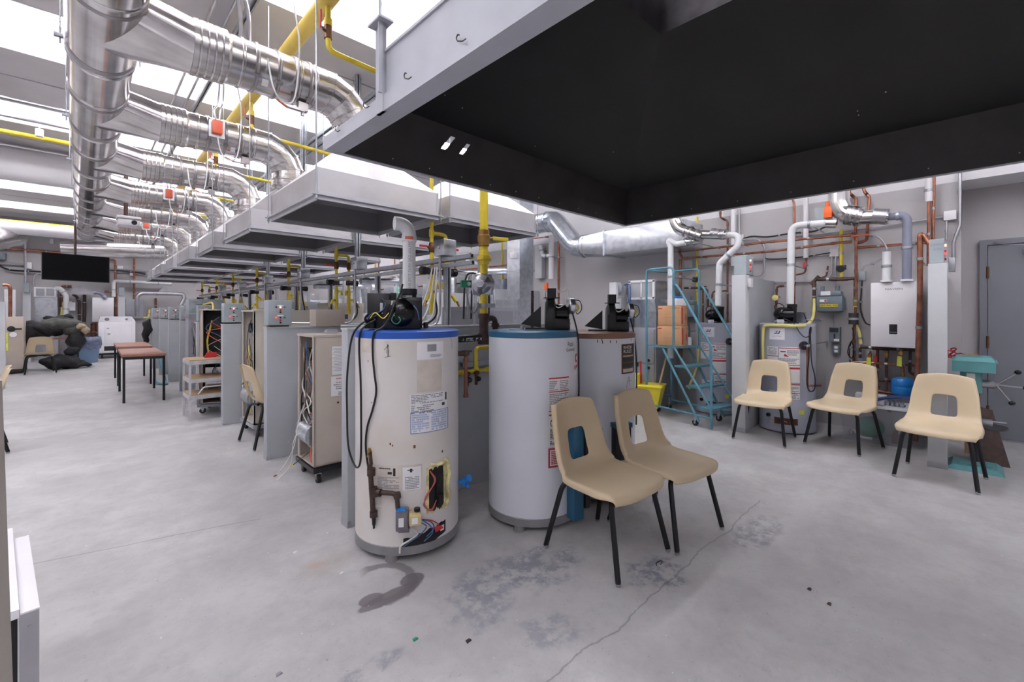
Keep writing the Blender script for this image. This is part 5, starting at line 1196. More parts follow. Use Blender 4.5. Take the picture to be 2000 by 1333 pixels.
# steel vent tees
def steel_tee(label, top, el, hz, rr, x, tip, act=None):
    t0 = atx(*top, x); t = thing('steel_vent_tee', label, 'duct', tuple(t0), 0, 'polished steel vent tees')
    T_, E_, H_, K_ = atx(*top, x), atx(*el, x), atx(*hz, x), atx(*tip, x)
    T_ = Vector((T_.x, T_.y, 2.95)) if True else T_
    b = B(); b.tube(fillet([T_, Vector((T_.x, T_.y, E_.z + .12)), E_ + Vector((0, -.02, 0)), H_], .16, 4), rr, 24); b.make('elbow', 'chrome', t, world=True, sharp=.2)
    b = B(); b.tube([E_ + (H_ - E_) * .3 + Vector((0, 0, -.03)), K_], rr * .74, 22); b.make('horizontal_run', 'chrome', t, world=True)
    d = (K_ - E_).normalized()
    for f, s in ((.92, 1.0), (.82, .96), (.74, .99)):
        b = B(); c = E_ + (K_ - E_) * f; b.cyl(c - d * .02, c + d * .02, rr * .74 * s * 1.15, n=22); b.make('clamp_band', 'metal', t, world=True)
    d2 = (H_ - E_).normalized()
    for f in (.35, .55, .8):
        b = B(); c = E_ + (H_ - E_) * f; b.cyl(c - d2 * .012, c + d2 * .012, rr * 1.06, n=24); b.make('clamp_ring', 'band', t, world=True)
    b = B(); c = E_ + (H_ - E_) * .45 + Vector((-rr * .6, 0, rr * .8)); b.tube(spline([c + Vector((0, .12, .02)), c + Vector((0, .05, .04)), c, c + Vector((0, -.08, -.02)), c + Vector((0, -.1, -.1))]), .010, 6); b.make('cable_bundle', 'blk', t, world=True)
    if act:
        p = atx(*act, x - .05); b = B(); b.box(p + Vector((.05, .05, 0)), (.03, .16, .15)); a = b.make('actuator_plate', 'box', t, world=True)
        b = B(); b.box(p, (.04, .075, .12), bev=.004); b.cyl(p + Vector((0, 0, .06)), p + Vector((0, 0, .12)), .02); b.make('actuator', 'orange2', a, world=True)
    return t
steel_tee('polished steel vent elbow and tee above the teal ladder', (1318, 420), (1324, 448), (1372, 462), .075, 5.38, (1420, 459))
steel_tee('polished steel vent elbow and tee above the wall boiler, with orange actuator', (1638, 385), (1642, 418), (1685, 424), .098, 5.85, (1736, 424), act=(1617, 415))
wp('steel_coupling', 'ribbed steel coupling on the white plastic pipe left of the vent tee', [(1614, 437), (1634, 437)], .046, 'chrome', cat='coupling', x=5.6, n=20)
wp('steel_coupling', 'ribbed steel coupling beneath the vent tee above the ladder', [(1336, 474), (1368, 470)], .045, 'chrome', cat='coupling', x=5.42, n=20)
# conduits
wp('conduit', 'upper thin conduit across the right wall at meter height', [(1363, 518), (1490, 509), (1620, 498)], .010, 'metal', 'conduit', x=W + .02)
wp('conduit', 'lower thin conduit across the right wall above the grey tank', [(1440, 541), (1506, 552), (1588, 551)], .010, 'metal', 'conduit', x=W + .02)
wp('conduit', 'thin conduit rising behind the steel tee to the white box', [(1550, 462), (1700, 446), (1841, 424)], .010, 'metal', 'conduit', x=W + .02)
wp('conduit', 'looping conduit from the left wall box down to the partition', [(1450, 468), (1480, 467), (1490, 478), (1493, 485), (1493, 530), (1482, 541), (1462, 537)], .011, 'metal', 'conduit', x=W - .02, bend=.08)
wp('conduit', 'vertical conduit dropping to the box on the partition near the door', [(1875, 300), (1875, 441), (1862, 475), (1862, 508)], .014, 'metal', 'conduit', x=WX - .04, bend=.08, n=12)
wp('conduit', 'short conduit from the white wall box to the control box', [(1849, 432), (1848, 470)], .010, 'metal', 'conduit', x=W)
wp('conduit', 'thin conduit from the ceiling to the left wall box', [(1444, 405), (1444, 460)], .010, 'metal', 'conduit', x=W)
wp('conduit', 'pair conduit dropping to the gas meter, left one', [(1625, 500), (1625, 535), (1618, 545)], .008, 'metal', 'conduit', x=W)
wp('conduit', 'pair conduit dropping to the gas meter, right one', [(1632, 500), (1632, 560)], .008, 'metal', 'conduit', x=W)
wp('flexible_cable', 'curling grey flexible cable between orange handle and small box', [(1686, 458), (1712, 462), (1728, 478), (1731, 495), (1715, 510), (1690, 520), (1684, 528)], .009, 'metal', 'cable', x=W - .1, smooth=True)
wp('flexible_cable', 'grey flexible cable below the small box beside the wall boiler', [(1684, 548), (1682, 575), (1681, 605), (1690, 630), (1702, 636)], .008, 'dkmetal', 'cable', x=W, smooth=True)
wp('wire_bundle', 'black cable bundle sagging along the wall over the copper pipes', [(1452, 466), (1470, 462), (1500, 463), (1545, 456), (1590, 452), (1618, 440)], .010, 'blk', 'cable', x=W, smooth=True)
wp('wire_bundle', 'thin black cable along the lower conduit', [(1494, 495), (1500, 506), (1560, 503), (1622, 494)], .006, 'blk', 'cable', x=W, smooth=True)
def wbox(name, label, u0, u1, v0, v1, d, m, cat, x=WX, bev=.003):
    a, c = atx(u0, v1, x - d), atx(u1, v0, x - d)
    b = B(); b.box2((x - d, c.y, a.z), (x - .001, a.y, c.z), bev=bev); return tag(b.make(name, m), label, cat)
wbox('junction_box', 'white square junction box high on the wall near the door', 1843, 1868, 410, 431, .06, 'white', 'junction box')
wbox('junction_box', 'pale junction box where the conduits meet above the gas meter', 1620, 1638, 485, 502, .05, 'wall_white', 'junction box')
wbox('junction_box', 'small grey box left of the wall boiler', 1677, 1690, 530, 548, .05, 'box', 'junction box')
wbox('junction_box', 'small pale box on the left end of the cable bundle', 1444, 1452, 458, 476, .05, 'wall_white', 'junction box')
wbox('switch_box', 'grey switch box behind the teal ladder top', 1336, 1352, 508, 524, .06, 'partp', 'junction box')
p = atx(1857, 517, 5.25)
b = B(); b.box((5.28, sp2[0] - .025, p.z), (.05, .04, .12), bev=.004); tag(b.make('junction_box', 'zinc'), 'small steel box on the side of the partition nearest the door', 'junction box')
b = B(); b.box((5.24, sp1[0] - .02, atx(1461, 553, 5.24).z), (.08, .035, .1), bev=.004); tag(b.make('junction_box', 'wall_white'), 'small white switch box on the side of the partition by the ladder', 'junction box')
# yellow gas branch, regulator, iron pipe and meters
wp('gas_pipe', 'yellow gas drop with black regulator left of the wall boiler', [(1643, 448), (1643, 541)], .017, 'yellow', 'gas pipe', x=W - .06, n=12)
wp('gas_pipe', 'thin yellow gas drop behind the teal ladder', [(1362, 424), (1361, 540), (1362, 600)], .014, 'yellow', 'gas pipe', x=W - .02, n=12)
b = B(); p = atx(1643, 523, W - .06); b.box(p, (.05, .09, .05), bev=.004); b.cyl(p + Vector((0, 0, -.02)), p + Vector((-.05, 0, -.02)), .035, n=18); tag(b.make('gas_regulator', 'blk'), 'black gas regulator on the yellow drop left of the wall boiler', 'regulator')
b = B(); p = atx(1359, 545, W - .05); b.box(p, (.06, .07, .06), bev=.004); b.cyl(p + Vector((0, 0, -.02)), p + Vector((-.06, 0, -.02)), .03, n=14); tag(b.make('gas_regulator', 'blk'), 'black gas regulator on the thin drop behind the ladder', 'regulator')
wp('iron_pipe', 'brown iron gas header above the gas meter', [(1590, 578), (1590, 550), (1594, 546), (1640, 546), (1670, 544)], .018, 'iron', x=W - .08, bend=.03, n=12, fit=True)
wp('iron_pipe', 'brown iron drop right of the gas meter', [(1671, 546), (1671, 580)], .018, 'iron', x=W - .08)
wp('iron_pipe', 'brown iron gas header behind the teal ladder', [(1336, 563), (1360, 563), (1381, 566), (1383, 600)], .016, 'iron', x=W - .08, bend=.03)
wp('gas_hose', 'yellow flexible gas hose draped round the top of the right grey tank', [(1590, 584, 6.15), (1590, 600, 6.12), (1587, 622, 5.95), (1576, 634, 5.6), (1560, 637, 5.45), (1530, 636, 5.40), (1500, 636, 5.42), (1492, 640, 5.46), (1490, 660, 5.46), (1490, 690, 5.47), (1492, 730, 5.48)], .015, 'flex', 'gas hose', smooth=True, n=12)
wp('gas_hose', 'yellow flexible gas hose left of the wall boiler', [(1671, 590), (1670, 610), (1671, 632), (1678, 650), (1681, 672)], .016, 'flex', 'gas hose', x=W - .08, smooth=True, n=12)
wp('brass_valve', 'brass gas valve above the draped yellow hose', [(1590.5, 580), (1590, 601)], .020, 'brass', 'valve', x=W - .08)
wp('brass_valve', 'brass gas valve above the hose beside the wall boiler', [(1671, 578), (1671, 598)], .020, 'brass', 'valve', x=W - .08)
wp('gas_hose', 'yellow flexible hose curling behind the left grey tank', [(1366, 636), (1364, 660), (1363, 700), (1357, 730), (1348, 750), (1346, 760)], .014, 'flex', 'gas hose', x=5.8, smooth=True, n=10)
def meter(label, u, v, x, plate):
    c = atx(u, v, x); t = thing('gas_meter', label, 'gas meter', tuple(c), 0, 'grey gas meters')
    b = B(); b.box(c + Vector((.03, .0, -.03)), (.18, .27, .21), bev=.05); b.box(c + Vector((.01, 0, .08)), (.14, .23, .06), bev=.015); b.cyl(c + Vector((0, -.07, .08)), c + Vector((0, -.07, .17)), .022); b.cyl(c + Vector((0, .07, .08)), c + Vector((0, .07, .17)), .022); b.make('body', 'box', t, world=True).data.materials[0] = M['meter']
    b = B(); b.box(c + Vector((-.065, .03, .085)), (.01, .09, .045)); b.make('dial_window', 'paper', t, world=True)
    b = B(); b.use('paper'); b.box(c + Vector((-.066, .05, -.0)), (.008, .07, .03)); b.use('redink'); b.box(c + Vector((-.071, .02 + .01, .0)), (.002, .02, .02)); b.make('maker_plate', None, t, world=True)
    if plate:
        b = B(); b.use('yellow'); b.box(c + Vector((-.066, .0, -.055)), (.008, .17, .03)); b.use('ink'); b.text('NATURAL GAS', .0245, lambda x_, y_: (c.x - .0715, c.y - x_, c.z - .055 + y_), .0006); b.make('natural_gas_sign', None, t, world=True)
M['meter'] = mat('meter_grey', '6c7882', 0.45, var=0.05)
meter('grey gas meter with yellow NATURAL GAS sign on the right wall', 1621, 588, WX - .14, True)
meter('grey gas meter behind the teal ladder', 1342, 603, WX - .14, False)
def disconnect(label, u, v0, v1, x=WX):
    c = atx(u, (v0 + v1) / 2, x); h = atx(u, v0, x).z - atx(u, v1, x).z
    t = thing('disconnect_switch', label, 'switch', (x - .04, c.y, c.z), 0, 'grey disconnect switches')
    b = B(); b.box((x - .045, c.y, c.z), (.085, .10, h), bev=.004); b.make('enclosure', 'meter', t, world=True)
    b = B(); b.box((x - .09, c.y + .005, c.z + h * .3), (.004, .085, .05)); b.box((x - .09, c.y, c.z - h * .12), (.006, .016, .06)); b.make('warning_plate', 'ink', t, world=True)
    b = B(); b.box((x - .093, c.y - .02, c.z - h * .36), (.003, .05, .03)); b.make('sticker', 'paper', t, world=True)
disconnect('grey disconnect switch below the gas meter with yellow sign', 1633, 639, 668)
disconnect('grey disconnect switch behind the teal ladder platform', 1342, 635, 662)
def outlet(label, u, v, x=WX, m='meter'):
    c = atx(u, v, x); t = thing('wall_outlet', label, 'outlet', (x, c.y, c.z), 0)
    b = B(); b.box((x - .03, c.y, c.z), (.058, .07, .11), bev=.004); b.make('outlet_box', m, t, world=True)
    b = B(); b.box((x - .06, c.y, c.z + .022), (.004, .034, .03), bev=.001); b.make('socket', 'paper', t, world=True)
    b = B(); b.box((x - .06, c.y, c.z - .022), (.004, .034, .03), bev=.001); b.make('socket', 'paper', t, world=True)
outlet('double outlet on the wall under the disconnect switch', 1635, 682)
outlet('double outlet behind the teal ladder', 1347, 668)
pipe('conduit', 'thin conduit between the gas meter and the disconnect switch', 'conduit', [atx(1630, 616, WX - .03), atx(1630, 640, WX - .03)], .008, 'metal')
# white wall boiler
bx = WX - .36; A_ = atx(1699, 678, bx); C_ = atx(1792, 549, bx)
t = thing('wall_boiler', 'white wall-hung tankless boiler with small dark control panel', 'boiler', (bx, (A_.y + C_.y) / 2, A_.z))
b = B(); b.box2((bx + .03, C_.y, A_.z), (WX - .02, A_.y, C_.z), bev=.01); b.box2((bx, C_.y + .004, A_.z + .004), (bx + .03, A_.y - .004, C_.z - .002), bev=.012); b.make('casing', 'white', t, world=True)
c = atx(1744.5, 643.5, bx); b = B(); b.box(c, (.012, .062, .10), bev=.003); k = b.make('control_panel', 'blk', t, world=True)
b = B(); b.box(c + Vector((-.0075, 0, -.03)), (.002, .05, .006)); b.make('display_strip', 'inkg', k, world=True)
c = atx(1746, 565, bx); b = B(); b.text('NAVIEN', .026, lambda x, y: (bx - .0008, c.y - x * 1.5, c.z + y), .0003); b.make('brand_lettering', 'inkg', t, world=True)
for i, (u) in enumerate((1731, 1771)):
    c = atx(u, 547, 5.93); b = B(); b.cyl((c.x, c.y, C_.z - .0), (c.x, c.y, C_.z + .02), .05); b.make('vent_collar', 'white', t, world=True)
# manifold pipework below the boiler
xm = WX - .15
def mp(label, uv, r=.012, m='copper_d', fit=True, x=xm): return wp('copper_pipe', label, uv, r, m, x=x, bend=.025, fit=fit)
mp('dark manifold header right below the wall boiler', [(1680, 678), (1720, 681), (1790, 684)], .017, 'iron')
mp('copper pipe running right from the cord to the expansion tank', [(1665, 708), (1700, 709), (1762, 713), (1764, 728)], .012, 'copper', x=xm - .07)
mp('copper pipe rising from the corner above the chair', [(1668, 706), (1668, 660), (1671, 600)], .013)
mp('first vertical copper pipe below the boiler, ending in a low elbow', [(1714, 684), (1713, 760), (1711, 764), (1740, 769), (1790, 774)], .013)
mp('second vertical copper pipe below the boiler, reaching lowest', [(1731, 686), (1731, 795), (1736, 802)], .013)
mp('copper pipe with elbow behind the middle chair', [(1700, 686), (1700, 730), (1690, 736), (1676, 735)], .010)
mp('horizontal aged copper pipe behind the expansion tank', [(1684, 741), (1720, 744), (1786, 748)], .011, x=xm + .06)
mp('short brown drop at the right end of the manifold', [(1778, 684), (1777, 728), (1790, 734)], .012, 'iron')
mp('copper stub at the left end of the manifold', [(1680, 680), (1680, 700)], .014, 'iron')
mp('horizontal copper pipe right of the expansion tank elbow', [(1768, 713), (1790, 715)], .012)
mp('copper pipe dropping from the riser to the floor', [(1788, 780), (1788, 862)], .02, x=WX - .62)
for i, (u, v) in enumerate(((1699, 698), (1711, 703), (1732, 693), (1760, 690))):
    c = atx(u, v, xm - .03); b = B(); b.cyl(c + Vector((0, 0, -.04)), c + Vector((0, 0, .04)), .016); b.cyl(c, c + Vector((-.05, 0, 0)), .008); b.prof(c + Vector((-.05, 0, 0)), (-1, 0, 0), [(.02, 0), (.02, .008)], n=12)
    tag(b.make('brass_valve', 'brass' if i != 1 else 'redink'), ('brass valve with yellow tag under the boiler', 'brass valve with red sleeve under the boiler', 'plain brass valve in the middle of the manifold', 'brass valve with round handle right of centre')[i], 'valve')
for i, (u, v) in enumerate(((1696, 708), (1756, 706))):
    c = atx(u, v, xm - .10); b = B(); b.prism([c + Vector((0, -.022, .05)), c + Vector((0, .012, .055)), c + Vector((0, .02, -.05)), c + Vector((0, -.02, -.055))], (.002, 0, 0)); tag(b.make('yellow_tag', 'lime'), ('narrow yellow tag hanging under the left end of the boiler', 'wide yellow tag hanging above the blue expansion tank')[i], 'tag')
c = atx(1763.5, 754, xm - .07); b = B(); b.prof(c + Vector((0, 0, -.10)), (0, 0, 1), [(.02, 0), (.07, .004), (.092, .02), (.095, .03), (.095, .09), (.092, .095), (.095, .10), (.093, .15), (.075, .175), (.03, .19)], n=32); et = tag(b.make('expansion_tank', 'blue'), 'small bright blue expansion tank below the wall boiler', 'tank')
b = B(); b.cyl(c + Vector((0, 0, .085)), c + Vector((0, 0, .14)), .014); b.cyl(c + Vector((0, 0, .10)), c + Vector((0, 0, .125)), .019); b.make('brass_fitting', 'brass', et, world=True)
wp('power_cord', 'coiled black cord hanging at the left of the manifold', [(1665, 640), (1668, 660), (1660, 672), (1656, 690), (1664, 700), (1668, 685), (1663, 668), (1659, 690), (1661, 712)], .006, 'blk', 'cable', x=xm - .05, smooth=True, n=6)
wp('valve_assembly', 'dark round circulator pump beside the yellow hose', [(1667, 612), (1667, 634)], .045, 'dkmetal', 'pump', x=xm, n=18)
rv = wp('red_handled_valve', 'brown valve with a red handle under the insulated drop', [(1575, 505), (1573, 530), (1570, 534), (1555, 537)], .010, 'copper_d', 'valve', x=W - .05)
b = B(); c = atx(1571, 518, W - .08); b.box(c, (.012, .03, .07), bev=.003); b.make('valve_handle', 'red', rv, world=True)
b = B(); c = atx(1680, 460, W - .15); b.box(c, (.02, .16, .02), rz=.0, bev=.003); b.make('valve_handle', 'orange', ucp, world=True)
b = B(); c = atx(1515, 582, W - .15); b.prof(c, (-1, 0, 0), [(.01, 0), (.035, .01), (.035, .03), (.02, .035)], n=16); b.make('valve_cap', 'flex', avp, world=True)
# ------------------------------------------------------------------ grey storage tanks along the right wall
def small_tank(label, x, y, r, h, seed, hose):
    face = math.atan2(-y, -x) + PI / 2
    t = thing('water_heater', label, 'water heater', (x, y, 0), face, 'grey tanks along the right wall')
    b = B(); b.prof((0, 0, .01), (0, 0, 1), [(r - .01, 0), (r + .003, .006), (r + .003, .04), (r, .045), (r, h - .03), (r + .002, h - .028), (r + .002, h - .004), (r - .008, h), (.001, h + .003)], n=56); b.make('tank_jacket', 'tank4', t)
    f = cylpt(r); f_2 = up(f, .004); f_3 = up(f, .007); f_4 = up(f, .010)
    b = B(); b.use('white'); b.patch(f, -.18 * r / .28, -.02, h - .165, h - .04); b.use('inkbd')
    lx, lz = -.095, h - .085
    for k in range(2): b.poly([f_2(lx - .03 + k * .028, lz - .018), f_2(lx - .006 + k * .028, lz - .018), f_2(lx + .008 + k * .028, lz + .018), f_2(lx - .016 + k * .028, lz + .018)])
    b.use('white')
    for k in range(2): b.poly([f_3(lx - .022 + k * .026, lz - .008), f_3(lx - .012 + k * .026, lz - .008), f_3(lx - .002 + k * .026, lz + .018), f_3(lx - .012 + k * .026, lz + .018)])
    b.use('inkg'); b.text('John Wood', .018, lambda x_, y_: f_3(lx + x_, lz - .04 + y_)); b.make('logo_label', None, t)
    b = B(); b.use('paper'); b.patch(f, -.20, -.085, h - .45, h - .24); b.patch(f, -.075, .12, h - .62, h - .24)
    b.use('redink')
    for (x0, x1, z) in ((-.2, -.085, h - .34), (-.075, .12, h - .25), (-.075, .12, h - .43), (-.075, .12, h - .47)): b.patch(f_2, x0, x1, z - .006, z + .002 + (.012 if z < h - .46 else 0))
    fine_print(b, f_2, -.19, -.095, h - .33, h - .25, 7, 'inkg', seed=seed); fine_print(b, f_2, .0, .11, h - .33, h - .27, 5, 'inkg', seed=seed + 1); fine_print(b, f_2, -.07, .11, h - .42, h - .36, 4, 'inkg', seed=seed + 2)
    b.use('redink'); b.poly([f_3(-.03, h - .34), f_3(.02, h - .345), f_3(-.02, h - .31)]); b.use('ink'); b.patch(f_3, -.06, -.01, h - .295, h - .285); b.make('warning_label', None, t)
    b = B(); b.use('paper'); b.patch(f, -.02, .12, h - .80, h - .64); b.patch(f, -.18, -.06, h - .80, h - .72); b.use('redink'); b.patch(f_2, -.02, .12, h - .645, h - .635); b.patch(f_2, -.02, .12, h - .735, h - .728); fine_print(b, f_2, -.01, .11, h - .79, h - .66, 9, 'inkg', seed=seed + 3); b.use('blue'); b.patch(f_2, -.10, -.07, h - .79, h - .74); b.make('energy_label', None, t)
    b = B(); b.use('lime'); b.patch(f, .11, .165, .22, .27); b.make('yellow_sticker', None, t)
    b = B(); b.use('bronze'); b.patch(f, -.12, .10, .10, .17, nx=8); b.use('dkmetal'); b.patch(f_2, -.09, -.04, .12, .15); b.make('burner_door', None, t)
    b = B(); p = Vector(up(f, .08)(-.18, .18)); b.cyl(f(-.18, .18), p, .02); b.make('drain_knob', 'blk', t)
    b = B(); b.tube(spline([up(f, .04)(-.06, .28), up(f, .06)(-.02, .22), up(f, .05)(-.05, .16), up(f, .06)(0, .13)]), .004, 6); b.make('burner_tube', 'metal', t)
    b = B(); a = Vector(f(.155, h - .22)); d = a.normalized(); d = Vector((a.x, a.y, 0)).normalized(); b.cyl(a, a + d * .02, .045, n=20); e = b.make('escutcheon', 'dkmetal', t)
    b = B(); b.cyl(a, a + d * .07, .012); b.sphere(a + d * .07, .018); b.make('relief_valve', 'metal', t)
    b = B(); s_ = a + d * .065; b.tube(fillet([s_, s_ + Vector((0, 0, -.42)), s_ + Vector((.12, .10, -.42))], .02), .011, 10); b.make('discharge_pipe', 'copper', t)
    # blower on top
    b = B(); b.box((.0, -.05, h + .012), (.22, .16, .02)); b.cyl((.05, .02, h), (.05, .02, h + .19), .045, n=22); b.cyl((.05, .02, h + .19), (.05, .02, h + .225), .05, n=22); hb = b.make('vent_hood', 'blk', t)
    b = B(); b.sphere((-.05, -.03, h + .115), .082, (1, 1, .95), 24, 16); b.cyl((-.05, -.03, h + .11), (.04, .0, h + .11), .08, n=22); b.make('blower_motor', 'blkg', hb)
    b = B(); b.box((-.06, -.16, h + .03), (.07, .04, .05)); b.cyl((-.06, -.18, h + .03), (-.06, -.2, h + .03), .02); b.make('pressure_switch', 'galv', hb)
    b = B(); b.tube(spline([(-.10, -.03, h + .14), (-.12, -.03, h + .2), (-.08, -.03, h + .235), (-.03, -.02, h + .2), (-.03, -.02, h + .14)]), .005, 6); b.make('cable', 'blk', hb)
    return t
c4 = atd(1537, CY, 4.99); small_tank('grey storage tank with yellow hose behind the light beige chair', c4.x, c4.y, .272, 1.175, 31, True)
c5 = (6.02, 2.33); small_tank('grey storage tank standing behind the teal ladder', c5[0], c5[1], .25, 1.16, 41, False)
wp('power_cord', 'black cord looping down the right side of the grey tank', [(1530, 622, 5.55), (1550, 632, 5.45), (1562, 650, 5.43), (1572, 659, 5.43), (1582, 655, 5.45), (1584, 640, 5.46), (1581, 650, 5.46), (1580, 700, 5.45), (1576, 740, 5.45), (1580, 763, 5.45), (1590, 762, 5.45), (1592, 740, 5.45), (1585, 705, 5.46), (1583, 660, 5.5), (1580, 640, 5.6), (1570, 613, 5.8)], .006, 'blk', 'cable', smooth=True, n=6)
b = B(); c = atx(1562, 632, 5.9); b.box(c + Vector((0, 0, -.02)), (.02, .22, .3)); b.box((c.x - .0, c.y, .5), (.03, .2, .9)); tag(b.make('steel_backplate', 'galv'), 'grey sheet standing behind the right grey tank', 'panel')
# ------------------------------------------------------------------ plastic tote with things
xt = 5.62
a, c = atx(1640, 868, xt), atx(1786, 880, xt); ya, yb_ = c.y, a.y; zt = .36
t = thing('storage_tote', 'translucent plastic tote with white lid beside the partition', 'tote', (xt + .2, (ya + yb_) / 2, 0))
b = B(); th = .006
A0 = [(xt + .03, ya + .03, .005), (xt + .40, ya + .03, .005), (xt + .40, yb_ - .03, .005), (xt + .03, yb_ - .03, .005)]; A1 = [(xt, ya, zt), (xt + .43, ya, zt), (xt + .43, yb_, zt), (xt, yb_, zt)]
for i in range(4): b.poly([A0[i], A0[(i + 1) % 4], A1[(i + 1) % 4], A1[i]])
b.poly(A0); b.make('tub', 'tote', t, world=True)
b = B(); b.box2((xt - .015, ya - .015, zt), (xt + .445, yb_ + .015, zt + .02), bev=.005); b.make('lid', 'white', t, world=True)
b = B(); b.sphere((xt + .2, yb_ - .22, .13), .12, (.9, 1, .9)); tag(b.make('green_bag', 'green'), 'green bundle inside the plastic tote', 'bag')
b = B(); b.tube(spline([(xt + .12, yb_ - .08, .05), (xt + .08, yb_ - .1, .1), (xt + .08, yb_ - .16, .04), (xt + .1, yb_ - .25, .03)]), .012, 8); tag(b.make('white_hose', 'wire_w'), 'white hose end inside the plastic tote', 'hose')
b = B(); b.box2((xt + .1, ya + .1, .02), (xt + .35, yb_ - .4, .10)); tag(b.make('brown_parcel', 'bronze'), 'brown parcel inside the plastic tote', 'box')
b = B(); b.box2((xt + .1, ya + .12, .11), (xt + .3, yb_ - .45, .24)); tag(b.make('white_parcel', 'white'), 'white parcel inside the plastic tote above the brown one', 'box')
zz = zt + .021
c = atx(1700, 806, xt + .2); b = B(); b.box((xt + .25, c.y, zz + .04), (.12, .25, .08), bev=.004); tb = tag(b.make('tissue_box', 'paper'), 'white paper box on the tote lid', 'box')
c = atx(1707, 812, xt + .1); b = B(); b.cyl((xt + .1, c.y + .1, zz + .03), (xt + .09, c.y - .08, zz + .03), .03, n=18); cn = tag(b.make('spray_can', 'white'), 'white can with red band lying on the tote lid', 'can')
b = B(); b.cyl((xt + .1, c.y + .05, zz + .03), (xt + .1, c.y + .01, zz + .03), .0308, n=18); b.make('red_band', 'redink', cn, world=True)
pipe('blue_hose', 'dark blue hose lying across the tote lid', 'hose', [(xt + .03, yb_ - .05, zz + .016), (xt + .02, yb_ - .2, zz + .016), (xt + .03, (ya + yb_) / 2 + .02, zz + .02), (xt + .06, ya + .28, zz + .06), (xt + .1, ya + .12, zz + .10), (xt + .1, ya - .0, zz + .09), (xt + .1, ya - .02, zz + .05)], .015, 'navy', smooth=True, n=10)
b = B(); 
for i in range(3):
    for j in range(5): b.cyl((xt + .12 + i * .04, ya + .1 + j * .035, zz), (xt + .12 + i * .04, ya + .1 + j * .035, zz + .045), .014, n=8)
b.box((xt + .16, ya + .17, zz + .003), (.14, .19, .006)); tag(b.make('jar_tray', 'galv'), 'tray of small clear jars on the tote lid', 'tray')
# ------------------------------------------------------------------ bench drill press standing on the floor
dp = atz(1893, 922); dx, dyy = dp.x + .20, dp.y - .03
t = thing('drill_press', 'teal bench drill press with black-knobbed feed handles standing on the floor', 'drill press', (dx, dyy, 0), math.atan2(-dyy, -dx) + PI / 2)
b = B(); b.hexa([(-.17, -.20, 0), (.17, -.20, 0), (.17, .14, 0), (-.17, .14, 0)], [(-.13, -.16, .035), (.13, -.16, .035), (.13, .11, .035), (-.13, .11, .035)]); b.box((0, -.05, .038), (.2, .12, .01)); b.make('base', 'machine', t)
b = B(); b.cyl((.01, .06, .03), (.01, .06, .80), .026, n=20); b.make('column', 'dkmetal', t)
b = B(); b.prof((.06, -.08, .355), (0, 0, 1), [(.12, 0), (.13, .008), (.13, .022), (.001, .023)], n=32); b.cyl((.01, .06, .32), (.01, .06, .40), .045); b.box((.03, 0, .35), (.06, .12, .03)); tb = b.make('work_table', 'dkmetal', t)
b = B(); b.box((.05, -.08, .40), (.11, .08, .05), bev=.006); b.cyl((.0, -.1, .415), (.18, -.1, .415), .008); b.make('machine_vise', 'metal', tb)
b = B(); b.box((-.02, -.02, .735), (.13, .22, .19), bev=.01); b.cyl((.0, -.08, .56), (.0, -.08, .66), .018, n=16); hd = b.make('head', 'machine', t)
b = B(); b.hexa([(-.13, -.18, .815), (.12, -.18, .815), (.12, .17, .815), (-.13, .17, .815)], [(-.13, -.18, .90), (.12, -.18, .90), (.12, .17, .90), (-.13, .17, .90)]); b.make('belt_cover', 'machine', hd)
b = B(); b.hexa([(-.13, -.18, .901), (.12, -.18, .901), (.12, .17, .901), (-.13, .17, .901)], [(-.11, -.16, .935), (.10, -.16, .935), (.10, .15, .935), (-.11, .15, .935)]); b.box((0, 0, .90), (.265, .365, .008)); b.make('cover_lid', 'machine', hd)
b = B(); b.box((-.02, -.131, .74), (.05, .003, .12)); b.make('instruction_plate', 'paper', hd)
b = B(); b.cyl((.045, -.06, .715), (.115, -.06, .715), .033, n=22); b.cyl((.115, -.06, .715), (.13, -.06, .715), .018); hub = b.make('feed_hub', 'metal', hd)
for a in (.75, -.05, -1.0):
    d = Vector((math.cos(a) * .75, 0, math.sin(a) * .75)).normalized(); p = Vector((.12, -.06, .715))
    b = B(); b.cyl(p, p + d * .16, .006, n=8); f = b.make('feed_handle', 'metal', hub)
    b = B(); b.sphere(p + d * .165, .018, (1.15, 1, 1)); b.make('knob', 'blkg', f)
b = B(); b.cyl((.0, -.08, .50), (.0, -.08, .56), .02, .012); b.make('drill_chuck', 'metal', hd)
t2 = atz(1950, 915)
b = B(); b.prism([atz(1905, 905) + Vector((.0, -.0, 0)), atz(1974, 915), Vector((atz(1974, 915).x + .10, atz(1974, 915).y + .10, .45)), Vector((atz(1974, 915).x + .08, atz(1974, 915).y + .28, .50))], (.03, 0, .0)); tag(b.make('leaning_board', 'iron'), 'dark brown board leaning behind the drill press', 'board')
b = B(); c = atx(1897, 690, 5.9); b.box((5.9, c.y, .46), (.04, .09, .93)); tag(b.make('timber_offcut', 'wood'), 'wooden offcut standing up behind the drill press', 'board')
wb = B(); r = random.Random(5)
wb.tube(spline([Vector((5.75 + r.uniform(-.04, .04), c.y + .1 + r.uniform(-.06, .06), .93 + r.uniform(-.05, .05))) for _ in range(14)], 4), .006, 5); tag(wb.make('wire_tangle', 'redink'), 'tangle of wire behind the drill press head', 'wire')
